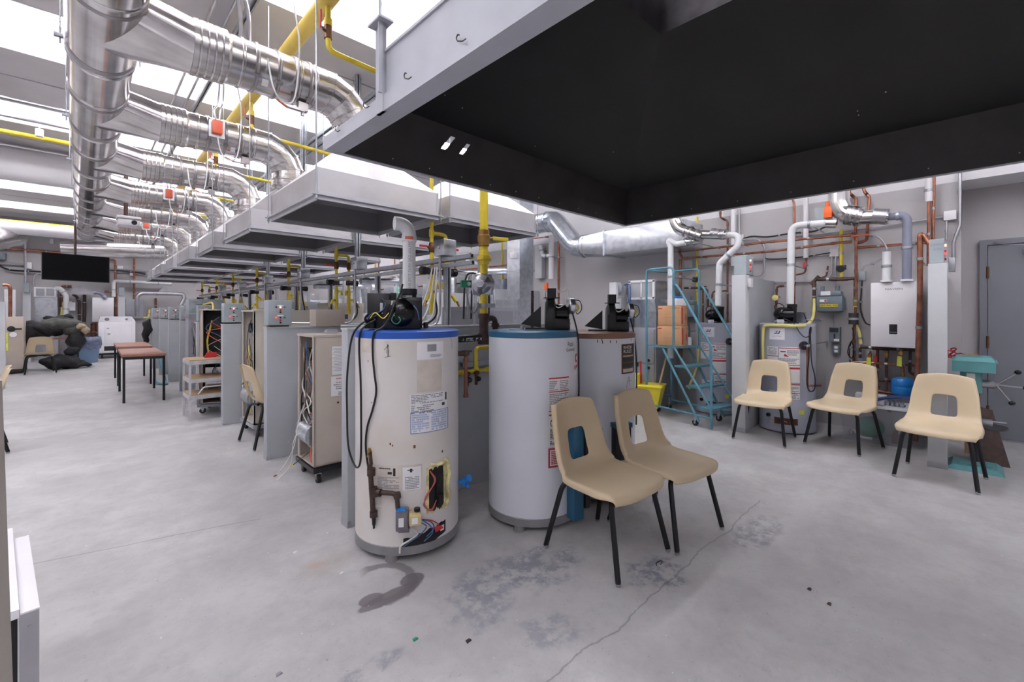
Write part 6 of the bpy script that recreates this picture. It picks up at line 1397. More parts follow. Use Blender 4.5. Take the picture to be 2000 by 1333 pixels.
# ------------------------------------------------------------------ teal rolling ladder
S0 = Vector((4.88 * 1.028, 1.94 * 1.028, 0)); cl = Vector((.2465, .969, 0)).normalized(); wl = Vector((cl.y, -cl.x, 0))
Wd = .47; RUN = .165; RISE = .22; ZP = .88
t = thing('rolling_ladder', 'teal rolling platform ladder with mesh treads and handrails', 'ladder', tuple(S0))
def lp(w_, c_, z): return S0 + wl * w_ + cl * c_ + Vector((0, 0, z))
LP = .45
for sd, wv in (('left', 0), ('right', Wd)):
    b = B(); b.tube(fillet([lp(wv, 0, .01), lp(wv, 0, .93), lp(wv, 3 * RUN + .02, 1.72), lp(wv, 3 * RUN + .02, ZP)], .05), .014, 10); b.make('handrail', 'teal', t, world=True)
    b = B(); b.tube([lp(wv, .0, .24), lp(wv, 3 * RUN, ZP - .01)], .012, 8); b.make('front_stringer', 'teal', t, world=True)
    b = B(); b.tube([lp(wv, .16, .06), lp(wv, 3 * RUN + .18, ZP - .02)], .014, 8); b.make('rear_stringer', 'teal', t, world=True)
    b = B(); b.tube(fillet([lp(wv, 3 * RUN + LP, .10), lp(wv, 3 * RUN + LP, 1.86), lp(wv, 3 * RUN + .02, 1.86), lp(wv, 3 * RUN + .02, ZP)], .07), .014, 10); b.make('rear_frame', 'teal', t, world=True)
    b = B(); b.tube([lp(wv, 0, .13), lp(wv, 3 * RUN + LP, .13)], .011, 8); b.make('base_rail', 'teal', t, world=True)
b = B(); b.tube([lp(0, 3 * RUN + LP, 1.85), lp(Wd, 3 * RUN + LP, 1.85)], .013, 8); b.make('top_rail', 'teal', t, world=True)
b = B(); b.tube([lp(0, 3 * RUN + LP, .2), lp(Wd, 3 * RUN + LP, .2)], .011, 8); b.make('rear_brace', 'teal', t, world=True)
for k in range(3):
    b = B(); z = .22 + k * RISE; M_ = (lp(0, k * RUN, z) + lp(Wd, k * RUN + .17, z)) / 2
    b.box(M_, (Wd, .17, .022), rz=math.atan2(wl.y, wl.x)); b.make('tread', 'teald', t, world=True)
b = B(); M_ = (lp(0, 3 * RUN, ZP) + lp(Wd, 3 * RUN + LP, ZP)) / 2; b.box(M_, (Wd, LP, .02), rz=math.atan2(wl.y, wl.x)); b.make('platform', 'teald', t, world=True)
for (w_, c_) in ((.02, .2), (Wd - .02, .2), (.02, 3 * RUN + LP), (Wd - .02, 3 * RUN + LP)):
    b = B(); p = lp(w_, c_ + .02, .036); b.cyl(p - wl * .012, p + wl * .012, .036, n=18); cc = b.make('caster', 'rubber', t, world=True)
    b = B(); b.box(p + Vector((0, 0, .035)), (.03, .03, .04)); b.cyl(p + Vector((0, 0, .05)), p + Vector((0, 0, .12)), .01); b.cyl(p - wl * .016, p + wl * .016, .012); b.make('caster_fork', 'metal', cc, world=True)
# cartons on the platform
def carton(label, z0, dz, sc=1.0):
    c = (lp(.20, 3 * RUN + .20, 0)); c.z = z0; rz = math.atan2(-c.y, -c.x) + PI / 2 - .32
    t = thing('carton', label, 'box', tuple(c), rz, 'brown cartons on the ladder platform')
    b = B(); b.box((0, 0, dz / 2), (.30 * sc, .26 * sc, dz - .002), bev=.003); b.make('box_body', 'card', t)
    b = B(); b.use('redink'); b.box((-.12 * sc, -.1305 * sc, dz - .035), (.05, .001, .012)); b.box((.1505 * sc, -.09, dz / 2), (.001, .05, dz * .8)); b.box((.1505 * sc, .06, dz / 2 - .02), (.001, .03, dz * .3)); b.use('ink'); b.text('S4015 V', .028, lambda x, y: (.08 * sc + x, -.1312 * sc, dz - .03 + y), .0004); b.text('S4015', .022, lambda x, y: (.1512 * sc, .08 + x, dz - .03 + y), .0004)
    b.use('inkg'); b.box((.02, -.1305 * sc, dz * .42), (.14, .001, .004)); b.use('ink'); b.box((0, -.1305 * sc, .002), (.29 * sc, .001, .003)); b.make('print', None, t)
carton('lower brown carton with red print on the ladder platform', ZP + .011, .25, 1.0)
carton('upper brown carton with red print on the ladder platform', ZP + .262, .25, .96)
c = lp(.24, 3 * RUN + .16, ZP + .513); t = thing('dispenser_box', 'white dispenser box with blue cap on the top carton', 'box', tuple(c), math.atan2(wl.y, wl.x))
b = B(); b.box((0, 0, .045), (.2, .13, .09), bev=.008); b.make('box_body', 'white', t)
b = B(); b.box((-.03, -.02, .105), (.10, .07, .03), bev=.006); b.make('cap', 'blue', t)
c = lp(.42, 3 * RUN + .14, ZP + .011); b = B(); b.prof(c, (0, 0, 1), [(.04, 0), (.04, .10), (.015, .10), (.015, .02)], n=20); tag(b.make('paper_roll', 'paper'), 'white paper roll beside the cartons on the platform', 'roll')
# mop bucket and handles
c = atz(1262, 806)
t = thing('mop_bucket', 'yellow mop bucket on casters left of the ladder', 'bucket', tuple(c), .3)
b = B(); b.hexa([(-.13, -.16, .08), (.13, -.16, .08), (.13, .16, .08), (-.13, .16, .08)], [(-.17, -.22, .36), (.17, -.22, .36), (.17, .22, .36), (-.17, .22, .36)]); b.box((0, 0, .362), (.36, .46, .02), bev=.006); b.make('tub', 'bucket', t)
b = B(); b.box((-.03, .14, .43), (.25, .12, .14), bev=.02); b.make('wringer', 'bucket', t)
for sx in (-1, 1):
    for sy in (-1, 1): b = B(); b.cyl((sx * .12 - .01, sy * .13, .03), (sx * .12 + .01, sy * .13, .03), .03, n=14); b.box((sx * .12, sy * .13, .06), (.02, .02, .05)); b.make('caster', 'rubber', t)
pipe('mop', 'wooden mop handle leaning from the yellow bucket against the ladder', 'mop', [c + Vector((.04, -.12, .2)), c + Vector((.30, -.28, 1.30))], .013, 'wood')
pipe('squeegee', 'dark handle with red grip in the yellow bucket', 'squeegee', [c + Vector((-.02, .05, .2)), c + Vector((.03, .10, .66))], .012, 'red')
# ------------------------------------------------------------------ furnace with filter grille, plenum and oval duct
xg = 5.5
ya, yb_ = atx(1277, 565, xg).y, atx(1229, 565, xg).y; z1, z0 = atx(1250, 549, xg).z, atx(1250, 584, xg).z
t = thing('wall_furnace', 'grey furnace with galvanised plenum and white filter grille left of the ladder', 'furnace', (xg + .3, (ya + yb_) / 2, 0))
b = B(); b.box2((xg + .02, ya - .02, 0), (xg + .66, yb_ + .02, 1.10), bev=.006); b.make('cabinet', 'fgrey', t, world=True)
b = B(); b.box2((xg + .005, ya, .62), (xg + .02, yb_, 1.08), bev=.004); b.make('upper_door', 'fgrey', t, world=True)
b = B(); b.box2((xg + .005, ya, .04), (xg + .02, yb_, .60), bev=.004); b.make('lower_door', 'fgrey', t, world=True)
for z in (.66, .56): b = B(); b.cyl((xg + .005, ya + .08, z), (xg - .012, ya + .08, z), .02); b.make('door_knob', 'blk', t, world=True)
b = B(); b.hexa([(xg + .1, ya + .02, 1.10), (xg + .6, ya + .02, 1.10), (xg + .6, yb_ - .02, 1.10), (xg + .1, yb_ - .02, 1.10)], [(xg + .1, ya + .02, 1.32), (xg + .6, ya + .02, 1.32), (xg + .6, yb_ - .02, 1.32), (xg + .1, yb_ - .02, 1.32)])
b.hexa([(xg + .1, ya + .02, 1.32), (xg + .6, ya + .02, 1.32), (xg + .6, yb_ - .02, 1.32), (xg + .1, yb_ - .02, 1.32)], [(xg + .02, ya, z0), (xg + .6, ya, z0), (xg + .6, yb_, z0), (xg + .02, yb_, z0)]); b.box2((xg + .02, ya, z0), (xg + .62, yb_, z1)); b.make('plenum', 'galv', t, world=True)
b = B(); yc = (ya + yb_) / 2
for (p, q) in (((ya - .01, z0 - .01), (yb_ + .01, z0 + .02)), ((ya - .01, z1 - .02), (yb_ + .01, z1 + .01)), ((ya - .01, z0), (ya + .02, z1)), ((yb_ - .02, z0), (yb_ + .01, z1)), ((yc - .01, z0), (yc + .01, z1))): b.box2((xg - .005, p[0], p[1]), (xg + .02, q[0], q[1]))
gf = b.make('grille_frame', 'white', t, world=True)
b = B(); b.box2((xg + .005, ya, z0), (xg + .018, yb_, z1)); b.make('grille_mesh', 'part', gf, world=True)
# duct column far right of the riser
t = thing('duct_column', 'tall rectangular galvanised duct standing right of the yellow riser', 'duct', (5.16, 5.12, 0))
b = B(); b.box2((5.0, 4.98, .9), (5.32, 5.27, 3.6)); b.make('duct_body', 'galv', t, world=True)
for i, z in enumerate((1.98, 1.55)): b = B(); b.box2((4.985, 4.965, z), (5.335, 5.285, z + .035)); b.make('joint_flange', 'galv', t, world=True)
b = B(); b.box2((4.9, 4.93, 0), (5.5, 5.5, .95)); b.make('base_cabinet', 'fgrey', t, world=True)
b = B(); b.box2((4.95, 4.975, .95), (5.0, 5.5, 1.52)); b.make('side_panel', 'galv', t, world=True)
b = B(); p = aty(1000, 496, 4.98); b.box((5.02 - .05, 5.1, p.z), (.06, .09, .10), bev=.003); sb = b.make('sensor_box', 'wall_white', t, world=True)
# oval duct with round elbows
t = thing('oval_duct', 'galvanised round duct turning down into a flat rectangular duct on the right wall', 'duct', (5.85, 4.5, 2.4))
b = B(); b.tube(fillet([(5.72, 9.5, 2.86), (5.72, 4.86, 2.86), (5.72, 4.42, 2.38), (5.72, 4.2, 2.36)], .16, 2), .168, 28); b.make('round_run', 'galv', t, world=True, sharp=.15)
b = B(); n = 28; ra, rb = [], []
for k in range(n):
    a = 2 * PI * k / n + PI / 4; cx_, cz_ = math.cos(a), math.sin(a); ra.append(b.bm.verts.new((5.72 + cx_ * .18, 4.22, 2.36 + cz_ * .18)))
    m_ = max(abs(cx_), abs(cz_)); rb.append(b.bm.verts.new((5.86 + cx_ / m_ * .28, 3.79, 2.345 + cz_ / m_ * .175)))
for k in range(n): b._f((ra[k], ra[(k + 1) % n], rb[(k + 1) % n], rb[k]))
b.make('transition', 'galv', t, world=True)
for i, y in enumerate((4.26, 4.18, 5.0, 5.9, 6.8)): b = B(); z = 2.36 if y < 4.5 else 2.86; b.cyl((5.72, y - .012, z), (5.72, y + .012, z), .182, n=28); b.make('joint_ring', 'galv', t, world=True)
b = B(); b.box2((5.58, 2.55, 2.17), (6.14, 3.79, 2.52), bev=.01); b.make('rectangular_run', 'galv', t, world=True)
b = B(); b.box2((5.565, 3.77, 2.155), (6.155, 3.80, 2.535)); b.make('flange', 'galv', t, world=True)
wp('copper_pipe', 'tall copper riser on the wall above the middle tank', [(1091, 470), (1091, 600), (1091, 640)], .02, 'copper', x=6.2)
wp('copper_pipe', 'long horizontal copper pipe high on the right wall', [(1043, 466), (1085, 461), (1091, 470)], .014, 'copper', x=6.2)
wp('insulated_pipe', 'white insulated riser with a side arm on the right wall', [(1077, 460), (1077, 545)], .05, 'white', x=6.15, n=16)
wp('insulated_pipe', 'white slanting insulated side arm next to the insulated riser', [(1055, 480), (1060, 500), (1076, 500)], .035, 'white', x=6.15, n=14)
b = B(); c = atx(1067, 560, 5.9); b.box(c, (.05, .06, .12), bev=.004); c0 = c; o = tag(b.make('actuator', 'orange2'), 'vivid orange actuator above the teal-rimmed tank', 'actuator')
pipe('power_cord', 'thin black wire hanging from the vivid orange actuator', 'cable', [c0 + Vector((0, 0, -.06)), c0 + Vector((0, .02, -.14)), c0 + Vector((0, .0, -.24)), c0 + Vector((0, -.04, -.12))], .004, 'blk', smooth=True, n=6)
wbox('wall_panel', 'pale tall panel on the wall left of the insulated riser', 1044, 1058, 478, 545, .12, 'partp', 'panel', bev=.02)
c = atx(1208, 565, 5.3); b = B(); b.box((5.28, sp3[0] - .03, c.z), (.07, .05, .12), bev=.003); tag(b.make('junction_box', 'zinc'), 'steel box with blue wires on the partition by the filter grille', 'junction box')
for i in range(3): pipe('blue_wire', 'blue wire hanging from the steel box by the filter grille, %s strand' % ('left', 'middle', 'right')[i], 'wire', [Vector((5.3 + i * .03, sp3[0] - .05, c.z + .05)), Vector((5.36 + i * .03, sp3[0] - .08, c.z + .06)), Vector((5.38 + i * .03, sp3[0] - .08, c.z - .1)), Vector((5.38 + i * .03, sp3[0] - .06, 1.1))], .006, 'wire_b', smooth=True, n=6)
# ------------------------------------------------------------------ back wall and left side
Y = BY - .12
def bpp(name, label, uv, r, m, cat='pipe', y=Y, bend=.06, n=10, smooth=False):
    P = [aty(p[0], p[1], p[2] if len(p) > 2 else y) for p in uv]
    o = pipe(name, label, cat, P, r, m, 0 if smooth else bend, n, smooth)
    if P[0].y > 17.3: clamps(o, P, r, 1, BY)
    else:
        for f in (.2, .8):
            p = P[0] + (P[1] - P[0]) * f if len(P) < 4 else P[1 if f < .5 else 2]
            if name == 'round_duct': b = B(); b.cyl(p, (p.x, p.y, ZD), .008, n=6); b.make('hanger_rod', 'zinc', o, world=True)
    return o
def bbox(name, label, u0, u1, v0, v1, d, m, cat, y=BY - .01, bev=.005, zb=None):
    a, c = aty(u0, v1, y - d), aty(u1, v0, y - d)
    b = B(); b.box2((a.x, y - d, a.z if zb is None else zb), (c.x, y, c.z), bev=bev); return tag(b.make(name, m), label, cat)
# television on a pole
ty = 13.0
a, c = aty(82, 546, ty), aty(214, 497, ty)
t = thing('television', 'large black flat television hanging from a dark pole, tilted slightly', 'television', ((a.x + c.x) / 2, ty, 2.25), 0)
L_, R_ = aty(81, 0, ty).x, aty(214, 0, ty).x; tl, trz, bl, brz = aty(82, 492, ty).z, aty(215, 503, ty).z, aty(81, 546, ty).z, aty(212, 553, ty).z
b = B(); b.prism([(L_, ty, bl), (R_, ty, brz), (R_, ty, trz), (L_, ty, tl)], (0, .05, 0)); b.make('bezel', 'blk', t, world=True)
b = B(); b.prism([(L_ + .012, ty - .002, bl + .015), (R_ - .012, ty - .002, brz + .015), (R_ - .012, ty - .002, trz - .012), (L_ + .012, ty - .002, tl - .012)], (0, .004, 0)); b.make('screen', 'screen', t, world=True)
b = B(); px = aty(147, 450, ty + .1).x; b.cyl((px, ty + .12, 2.5), (px, ty + .12, ZB), .022); b.make('ceiling_pole', 'iron', t, world=True)
b = B(); b.box((px, ty + .08, 2.3), (.12, .08, .3)); b.make('mount', 'blk', t, world=True)
# projector on a dark pole
pj = aty(251, 437, 9.2); t = thing('projector', 'white ceiling projector hanging from a dark pole in front of the branch ducts', 'projector', tuple(pj))
b = B(); b.box(pj, (.27, .3, .10), bev=.02); b.box(pj + Vector((0, 0, .075)), (.29, .32, .04), bev=.01); b.make('housing', 'white', t, world=True)
b = B(); b.cyl(pj + Vector((-.03, 0, .09)), Vector((pj.x - .03, pj.y, ZB)), .028); b.make('ceiling_pole', 'navy', t, world=True).data.materials[0] = M['iron']
b = B(); b.cyl(pj + Vector((.06, -.15, 0)), pj + Vector((.06, -.17, 0)), .035); b.make('lens', 'blk', t, world=True)
# high runs left of the trunk
def lrun(name, label, v, z, r, m, x0=LX + .1, x1=-.12, cat='pipe', y=None):
    p = atz(60, v, z) if y is None else Vector((0, y, 0)); return pipe(name, label, cat, [(x0, p.y, z), (x1 if x1 else p.x, p.y, z)], r, m, n=16)
lrun('gas_pipe', 'yellow gas pipe crossing under the ceiling left of the trunk duct', 266, 3.75, .03, 'yellow', x1=TX - .1)
lrun('insulated_duct', 'wide white insulated duct crossing left of the trunk duct', 326, 3.6, .26, 'white', x1=TX + .2)
lrun('gas_pipe', 'thin yellow gas pipe crossing near the back wall', 436, 3.55, .035, 'yellow', x1=.4)
lrun('insulated_duct', 'white insulated pipe below the thin yellow gas pipe near the back wall', 448, 3.4, .16, 'white', x1=.5)
lrun('conduit', 'thin grey conduit in front of the second light bay, left side', 205, 3.86, .016, 'metal', x1=TX - .1, cat='conduit')
lrun('conduit', 'thin grey conduit in front of the third light bay, left side', 236, 3.86, .018, 'metal', x1=TX - .1, cat='conduit')
b = B(); q = atz(77, 264, 3.75); b.cyl(q, (q.x, q.y, ZD), .008, n=6); b.cyl(q + Vector((0, 0, -.02)), q + Vector((0, 0, .08)), .042, n=10); tag(b.make('pipe_hanger', 'wall_white'), 'pale hanger holding the yellow pipe left of the trunk', 'hanger')
# shiny round ducts at the back
bpp('round_duct', 'long shiny round duct along the back wall with a downturned end', [(118, 486), (250, 489), (330, 491), (360, 498), (385, 530)], .23, 'duct', 'duct', y=16.6, bend=.4, n=28)
bpp('round_duct', 'dull grey duct elbow below the long shiny duct', [(128, 500), (150, 508), (175, 495), (250, 498)], .12, 'galv', 'duct', y=17.6, bend=.4, n=20)
bpp('round_duct', 'round duct stub pointing out at the far left', [(-160, 500, 14.0), (-40, 474, 15.6), (28, 460, 16.8)], .26, 'duct', 'duct', n=28)
# copper and conduits along the back wall
bpp('copper_pipe', 'long horizontal copper pipe on the back wall left of the television', [(-30, 483), (60, 489), (120, 494)], .035, 'copper', bend=0)
bpp('copper_pipe', 'thin copper pipe turning down right of the television', [(214, 508), (225, 508), (226, 600), (226, 640)], .03, 'copper')
bpp('copper_pipe', 'vertical copper pipe on the back wall, middle one', [(262, 505), (262, 560), (262, 620)], .03, 'copper')
bpp('copper_pipe', 'vertical copper pipe right of the ladder partition on the back wall', [(404 - 100, 583), (304, 640)], .03, 'copper')
bpp('copper_pipe', 'copper bend above the tan furnace at the far left', [(5, 557, 14.3), (18, 557, 14.3), (20, 566, 14.3), (20, 624, 14.3)], .03, 'copper', bend=.1)
bpp('copper_pipe', 'copper pipe beside the far wall boiler', [(204, 570), (226, 571), (227, 625)], .035, 'copper')
bpp('copper_pipe', 'copper bend behind the vent box on the back wall', [(120, 600), (120, 560), (140, 560)], .035, 'copper_d')
bpp('copper_pipe', 'long aged pipe low on the back wall behind the bin', [(130, 652), (175, 653), (200, 654)], .03, 'copper_d')
bpp('iron_pipe', 'dark pipe with elbows left of the far wall boiler', [(142, 575), (150, 580), (155, 590), (155, 640)], .035, 'iron')
bpp('iron_pipe', 'dark pipe with pump left of the far wall boiler', [(165, 572), (165, 610), (164, 650)], .04, 'iron')
bpp('iron_pipe', 'cluster pipe under the far wall boiler', [(182, 632), (182, 665)], .06, 'copper_d')
bpp('iron_pipe', 'second cluster pipe under the far wall boiler', [(190, 632), (190, 668)], .05, 'copper_d')
bpp('conduit', 'upper horizontal conduit on the back wall', [(-20, 513), (48, 516)], .025, 'metal', 'conduit')
bpp('conduit', 'vertical conduit from the ceiling to the far left post', [(49, 440), (50, 590)], .03, 'metal', 'conduit')
bpp('conduit', 'curved conduit left of the filter grille on the back wall', [(66, 560), (66, 540), (72, 535), (82, 535)], .025, 'metal', 'conduit', bend=.2)
bpp('wire_bundle', 'black cable sagging along the back wall left', [(-5, 516), (8, 524), (30, 529), (80, 531)], .025, 'blk', 'cable', smooth=True)
bpp('wire_bundle', 'black cable sagging along the back wall right', [(215, 528), (240, 530), (270, 533), (300, 540)], .025, 'dkmetal', 'cable', smooth=True)
bpp('conduit', 'horizontal conduit right of the television', [(214, 526), (320, 530)], .025, 'metal', 'conduit')
bpp('white_pipe', 'white horizontal pipe above the forked steel vent', [(222, 580), (222, 553), (225, 549), (335, 555)], .05, 'pvc', y=Y - .2, n=14)
bpp('white_pipe', 'white plastic vent pipe bending down beside the far furnace', [(108, 564, 17.6), (118, 564, 17.6), (129, 578, 17.6), (129, 630, 17.6), (124, 639, 17.6), (114, 639, 17.6)], .06, 'pvc', bend=.08, n=14)
bpp('grey_pipe', 'grey plastic pipe curving to the far wall boiler', [(178, 571), (192, 572), (200, 575), (207, 584)], .055, 'pvcg', y=Y - .3, n=14)
bpp('yellow_hose', 'yellow hose left of the white vent pipe at the back', [(140, 590), (121, 590), (121, 610), (118, 625)], .03, 'flex')
bpp('yellow_hose', 'yellow hose right of the dryer on the back wall', [(262, 620), (290, 621), (292, 605)], .03, 'flex')
bpp('steel_vent', 'steel vent pipe running up to the forked tee at the back', [(268, 618), (268, 580), (275, 573), (335, 574), (358, 575), (360, 584), (353, 596)], .06, 'metal', y=Y - .4, bend=.1, n=16)
for i, (u, v, l) in enumerate(((323, 566, 'forked steel vent hood over the pipe at the back, right one'), (155, 563, 'forked steel vent hood below the television'))):
    c = aty(u, v, Y - .4); b = B(); b.prism([c + Vector((-.22, 0, -.12)), c + Vector((.22, 0, -.12)), c + Vector((.05, 0, .08)), c + Vector((-.05, 0, .08))], (0, .12, 0)); b.box(c + Vector((0, .05, -.14)), (.62, .14, .1)); tag(b.make('vent_hood', 'metal'), l, 'duct')
# boxes and appliances on the back wall
bbox('control_box', 'grey control box on the far left post', 47, 57, 553, 571, .2, 'box', 'control box', y=17.4)
bbox('stall_partition', 'pale partition post at the back, left of the filter grille', 44, 60, 571, 650, .15, 'partp', 'partition', y=17.5, zb=0)
bbox('stall_partition', 'pale partition post at the back, right of the far wall boiler', 231, 244, 578, 640, .15, 'partp', 'partition', y=17.5, zb=0)
bbox('control_box', 'grey control box on the post right of the far wall boiler', 232, 243, 562, 578, .2, 'box', 'control box', y=17.5)
bbox('wall_boiler', 'far white wall boiler left of the dryer', 180, 222, 582, 629, .35, 'white', 'boiler')
bbox('junction_box', 'white box above the far wall boiler post', 229, 240, 520, 532, .1, 'wall_white', 'junction box')
bbox('junction_box', 'white box on the conduit left of the television', 51, 62, 513, 525, .1, 'wall_white', 'junction box')
bbox('junction_box', 'small white box right of the television', 254, 263, 531, 539, .1, 'wall_white', 'junction box')
bbox('wall_sensor', 'small square sensor high on the back wall', 97, 104, 467, 476, .08, 'wall_white', 'sensor')
bbox('dark_box', 'dark grey box at the far left of the back wall', -5, 11, 495, 507, .2, 'meter', 'box')
bbox('grey_cabinet', 'grey cabinet behind the vertical pipes on the back wall', 246, 280, 585, 622, .15, 'fgrey', 'cabinet')
bbox('white_control', 'white control unit with red print beside the dark pipes', 133, 147, 591, 607, .15, 'white', 'control box')
# furnace with grille
t = thing('far_furnace', 'far grey furnace with white filter grille and foil plenum on the back wall', 'furnace', tuple(aty(90, 700, 18.2)))
def fb(n, u0, u1, v0, v1, d, m, zb=None, y=BY - .02):
    a, c = aty(u0, v1, y - d), aty(u1, v0, y - d); b = B(); b.box2((a.x, y - d, a.z if zb is None else zb), (c.x, y, c.z)); return b.make(n, m, t, world=True)
fb('plenum', 67, 112, 580, 632, .85, 'galv'); fb('cabinet', 66, 114, 630, 700, .9, 'fgrey', zb=0.0)
g = fb('grille_frame', 66, 110, 562, 580, .92, 'white'); a, c = aty(70, 578, BY - .96), aty(87, 564, BY - .96)
b = B(); b.box2((a.x, BY - .945, a.z), (c.x, BY - .935, c.z)); a, c = aty(90, 578, BY - .96), aty(106, 564, BY - .96); b.make('grille_mesh', 'part', g, world=True)
b = B(); b.box2((a.x, BY - .945, a.z), (c.x, BY - .935, c.z)); b.make('grille_mesh', 'part', g, world=True)
# dryer on a dolly
a, c = aty(195, 697, 17.2), aty(262, 620, 17.2)
t = thing('dryer', 'white clothes dryer on a dark dolly at the back', 'dryer', ((a.x + c.x) / 2, 17.5, 0))
w_ = (c.x - a.x) / 2 + .03; cx_ = (a.x + c.x) / 2; z0 = .15
b = B(); b.box2((cx_ - w_, 17.2, z0), (cx_ + w_, 17.95, 1.06), bev=.02); b.make('cabinet', 'white', t, world=True)
b = B(); b.hexa([(cx_ - w_, 17.21, 1.062), (cx_ + w_ - .0, 17.21, 1.062), (cx_ + w_, 17.9, 1.062), (cx_ - w_, 17.9, 1.062)], [(cx_ - w_ + .04, 17.3, 1.20), (cx_ + w_ - .08, 17.3, 1.20), (cx_ + w_ - .08, 17.9, 1.2), (cx_ - w_ + .04, 17.9, 1.2)]); pn = b.make('control_panel', 'white', t, world=True)
for (x, r_) in ((cx_ - w_ + .18, .05), (cx_ + w_ - .2, .03)): b = B(); b.cyl((x, 17.25, 1.12), (x, 17.22, 1.12), r_, n=20); b.make('dial', 'metal', pn, world=True)
b = B(); b.box2((cx_ - w_ + .13, 17.185, .42), (cx_ + w_ - .08, 17.2, .95), bev=.007); dr = b.make('door', 'white', t, world=True)
b = B(); b.box((cx_ - w_ + .22, 17.18, .7), (.06, .01, .04)); b.box((cx_ - w_ + .2, 17.18, .86), (.05, .006, .03)); b.make('handle', 'metal', dr, world=True)
b = B(); b.box2((cx_ - w_ + .12, 17.193, .22), (cx_ - w_ + .36, 17.2, .35)); b.make('vent_opening', 'dark', t, world=True)
b = B(); b.box2((cx_ - w_, 17.2, .10), (cx_ + w_, 17.9, .15)); dl = b.make('dolly', 'blk', t, world=True)
for x in (cx_ - w_ + .08, cx_ + w_ - .08): b = B(); b.cyl((x - .02, 17.28, .05), (x + .02, 17.28, .05), .05, n=16); b.make('caster', 'rubber', dl, world=True)
# bin
c = aty(165, 705, 16.2); c.z = 0
t = thing('waste_bin', 'blue-grey round bin with a dark liner by the back wall', 'bin', (c.x, c.y, 0))
b = B(); b.prof((0, 0, 0), (0, 0, 1), [(.25, 0), (.26, .02), (.30, .42), (.30, .60)], n=32); b.make('barrel', 'bin', t)
b = B(); r = random.Random(9); rg = []
for (rr, z, j) in ((.315, .36, .02), (.33, .45, .02), (.335, .56, .015), (.33, .66, .02), (.29, .67, .01), (.27, .5, .01)): rg.append([b.bm.verts.new((math.cos(2 * PI * k / 36) * (rr + r.uniform(-j, j)), math.sin(2 * PI * k / 36) * (rr + r.uniform(-j, j)), z + r.uniform(-j, j) * 1.2)) for k in range(36)])
for i in range(5):
    for k in range(36): b._f((rg[i][k], rg[i][(k + 1) % 36], rg[i + 1][(k + 1) % 36], rg[i + 1][k]))
b.make('liner', 'bag', t, sharp=2)
# left furnace (tan), left partition and odd things
a, c = aty(13, 728, 14.2), aty(46, 625, 14.2)
t = thing('tan_furnace', 'tan furnace with round port at the far left, beside the coats', 'furnace', ((a.x + c.x) / 2, 14.5, 0))
b = B(); b.box2((a.x - .1, 14.2, .04), (c.x, 14.8, 1.22), bev=.01); b.make('cabinet', 'tan', t, world=True)
q = aty(26, 654, 14.19); b = B(); b.cyl(q, q + Vector((0, -.03, 0)), .055, n=20); b.make('port_cover', 'white', t, world=True)
q = aty(22, 643, 14.19); b = B(); b.cyl(q, q + Vector((0, -.006, 0)), .06, n=20); b.make('round_port', 'blk', t, world=True)
q = aty(36, 643, 14.19); b = B(); b.box(q, (.1, .01, .03)); b.make('control_strip', 'blk', t, world=True)
b = B(); b.box2((a.x, 14.19, .03), (c.x - .02, 14.21, .10)); b.make('plinth_slot', 'dark', t, world=True)
for i, (v0, v1) in enumerate(((650, 670), (671, 686))): bbox('yellow_tag', ('upper yellow tag on the tan furnace edge', 'lower yellow tag on the tan furnace edge')[i], 10, 16, v0, v1, .012, 'lime', 'tag', y=14.2)
a = aty(-10, 712, 11.5); c = aty(10, 590, 11.5)
b = B(); b.box2((a.x - .6, 11.5, 0), (c.x, 11.62, c.z)); tag(b.make('partition_wall', 'partp'), 'pale partition at the extreme left edge of the picture', 'partition')
bbox('wall_panel', 'pale panel behind the copper bend at the far left', 8, 30, 566, 628, .1, 'partp', 'panel', y=15.2, zb=.0)
# coats piled on a table behind the chair
t = thing('coat_table', 'small table buried under coats behind the beige chair', 'table', (-.5, 15.0, 0))
b = B(); b.box((-.5, 15.0, .70), (.95, .55, .03)); b.make('tabletop', 'tabletop', t, world=True)
for sx in (-1, 1):
    for sy in (-1, 1): b = B(); b.box((-.5 + sx * .43, 15.0 + sy * .23, .345), (.035, .035, .69)); b.make('leg', 'leg', t, world=True)
def blobm(name, label, cat, parts_, m, seed):
    r = random.Random(seed); b = B()
    for (x, y, z, rx, ry, rz) in parts_: b.sphere((x, y, z), 1.0, (rx, ry, rz), 28, 18)
    for v in b.bm.verts:
        p = v.co; v.co += Vector((math.sin(p.z * 23 + p.x * 9 + seed), math.sin(p.x * 17 + p.z * 11), math.sin(p.x * 19 + p.y * 13))) * .018 + Vector((math.sin(p.x * 47), 0, math.sin(p.z * 41 + p.x * 31))) * .007
    return tag(b.make(name, m, sharp=3), label, cat)
blobm('coat', 'black coat heaped on the left of the buried table', 'coat', [(-.83, 14.95, .86, .33, .28, .26), (-.55, 14.9, .95, .35, .28, .2)], 'coat', 2)
blobm('coat', 'olive grey parka on top of the heap', 'coat', [(-.36, 14.85, 1.03, .42, .28, .15), (-.15, 14.8, .93, .22, .2, .15)], 'coatg', 3)
blobm('fur_trim', 'tan fur hood trim at the right end of the heap', 'coat', [(-.03, 14.68, .98, .12, .09, .07), (.06, 14.68, .90, .07, .09, .10)], 'fur', 4)
blobm('coat', 'black coat hanging down the right side of the buried table', 'coat', [(-.10, 14.75, .68, .17, .14, .26), (-.16, 14.72, .42, .13, .13, .13)], 'coat', 5)
blobm('bag', 'black bag lying on the floor under the buried table', 'bag', [(-.35, 14.65, .17, .34, .24, .17), (-.05, 14.65, .09, .22, .14, .08)], 'coat', 6)
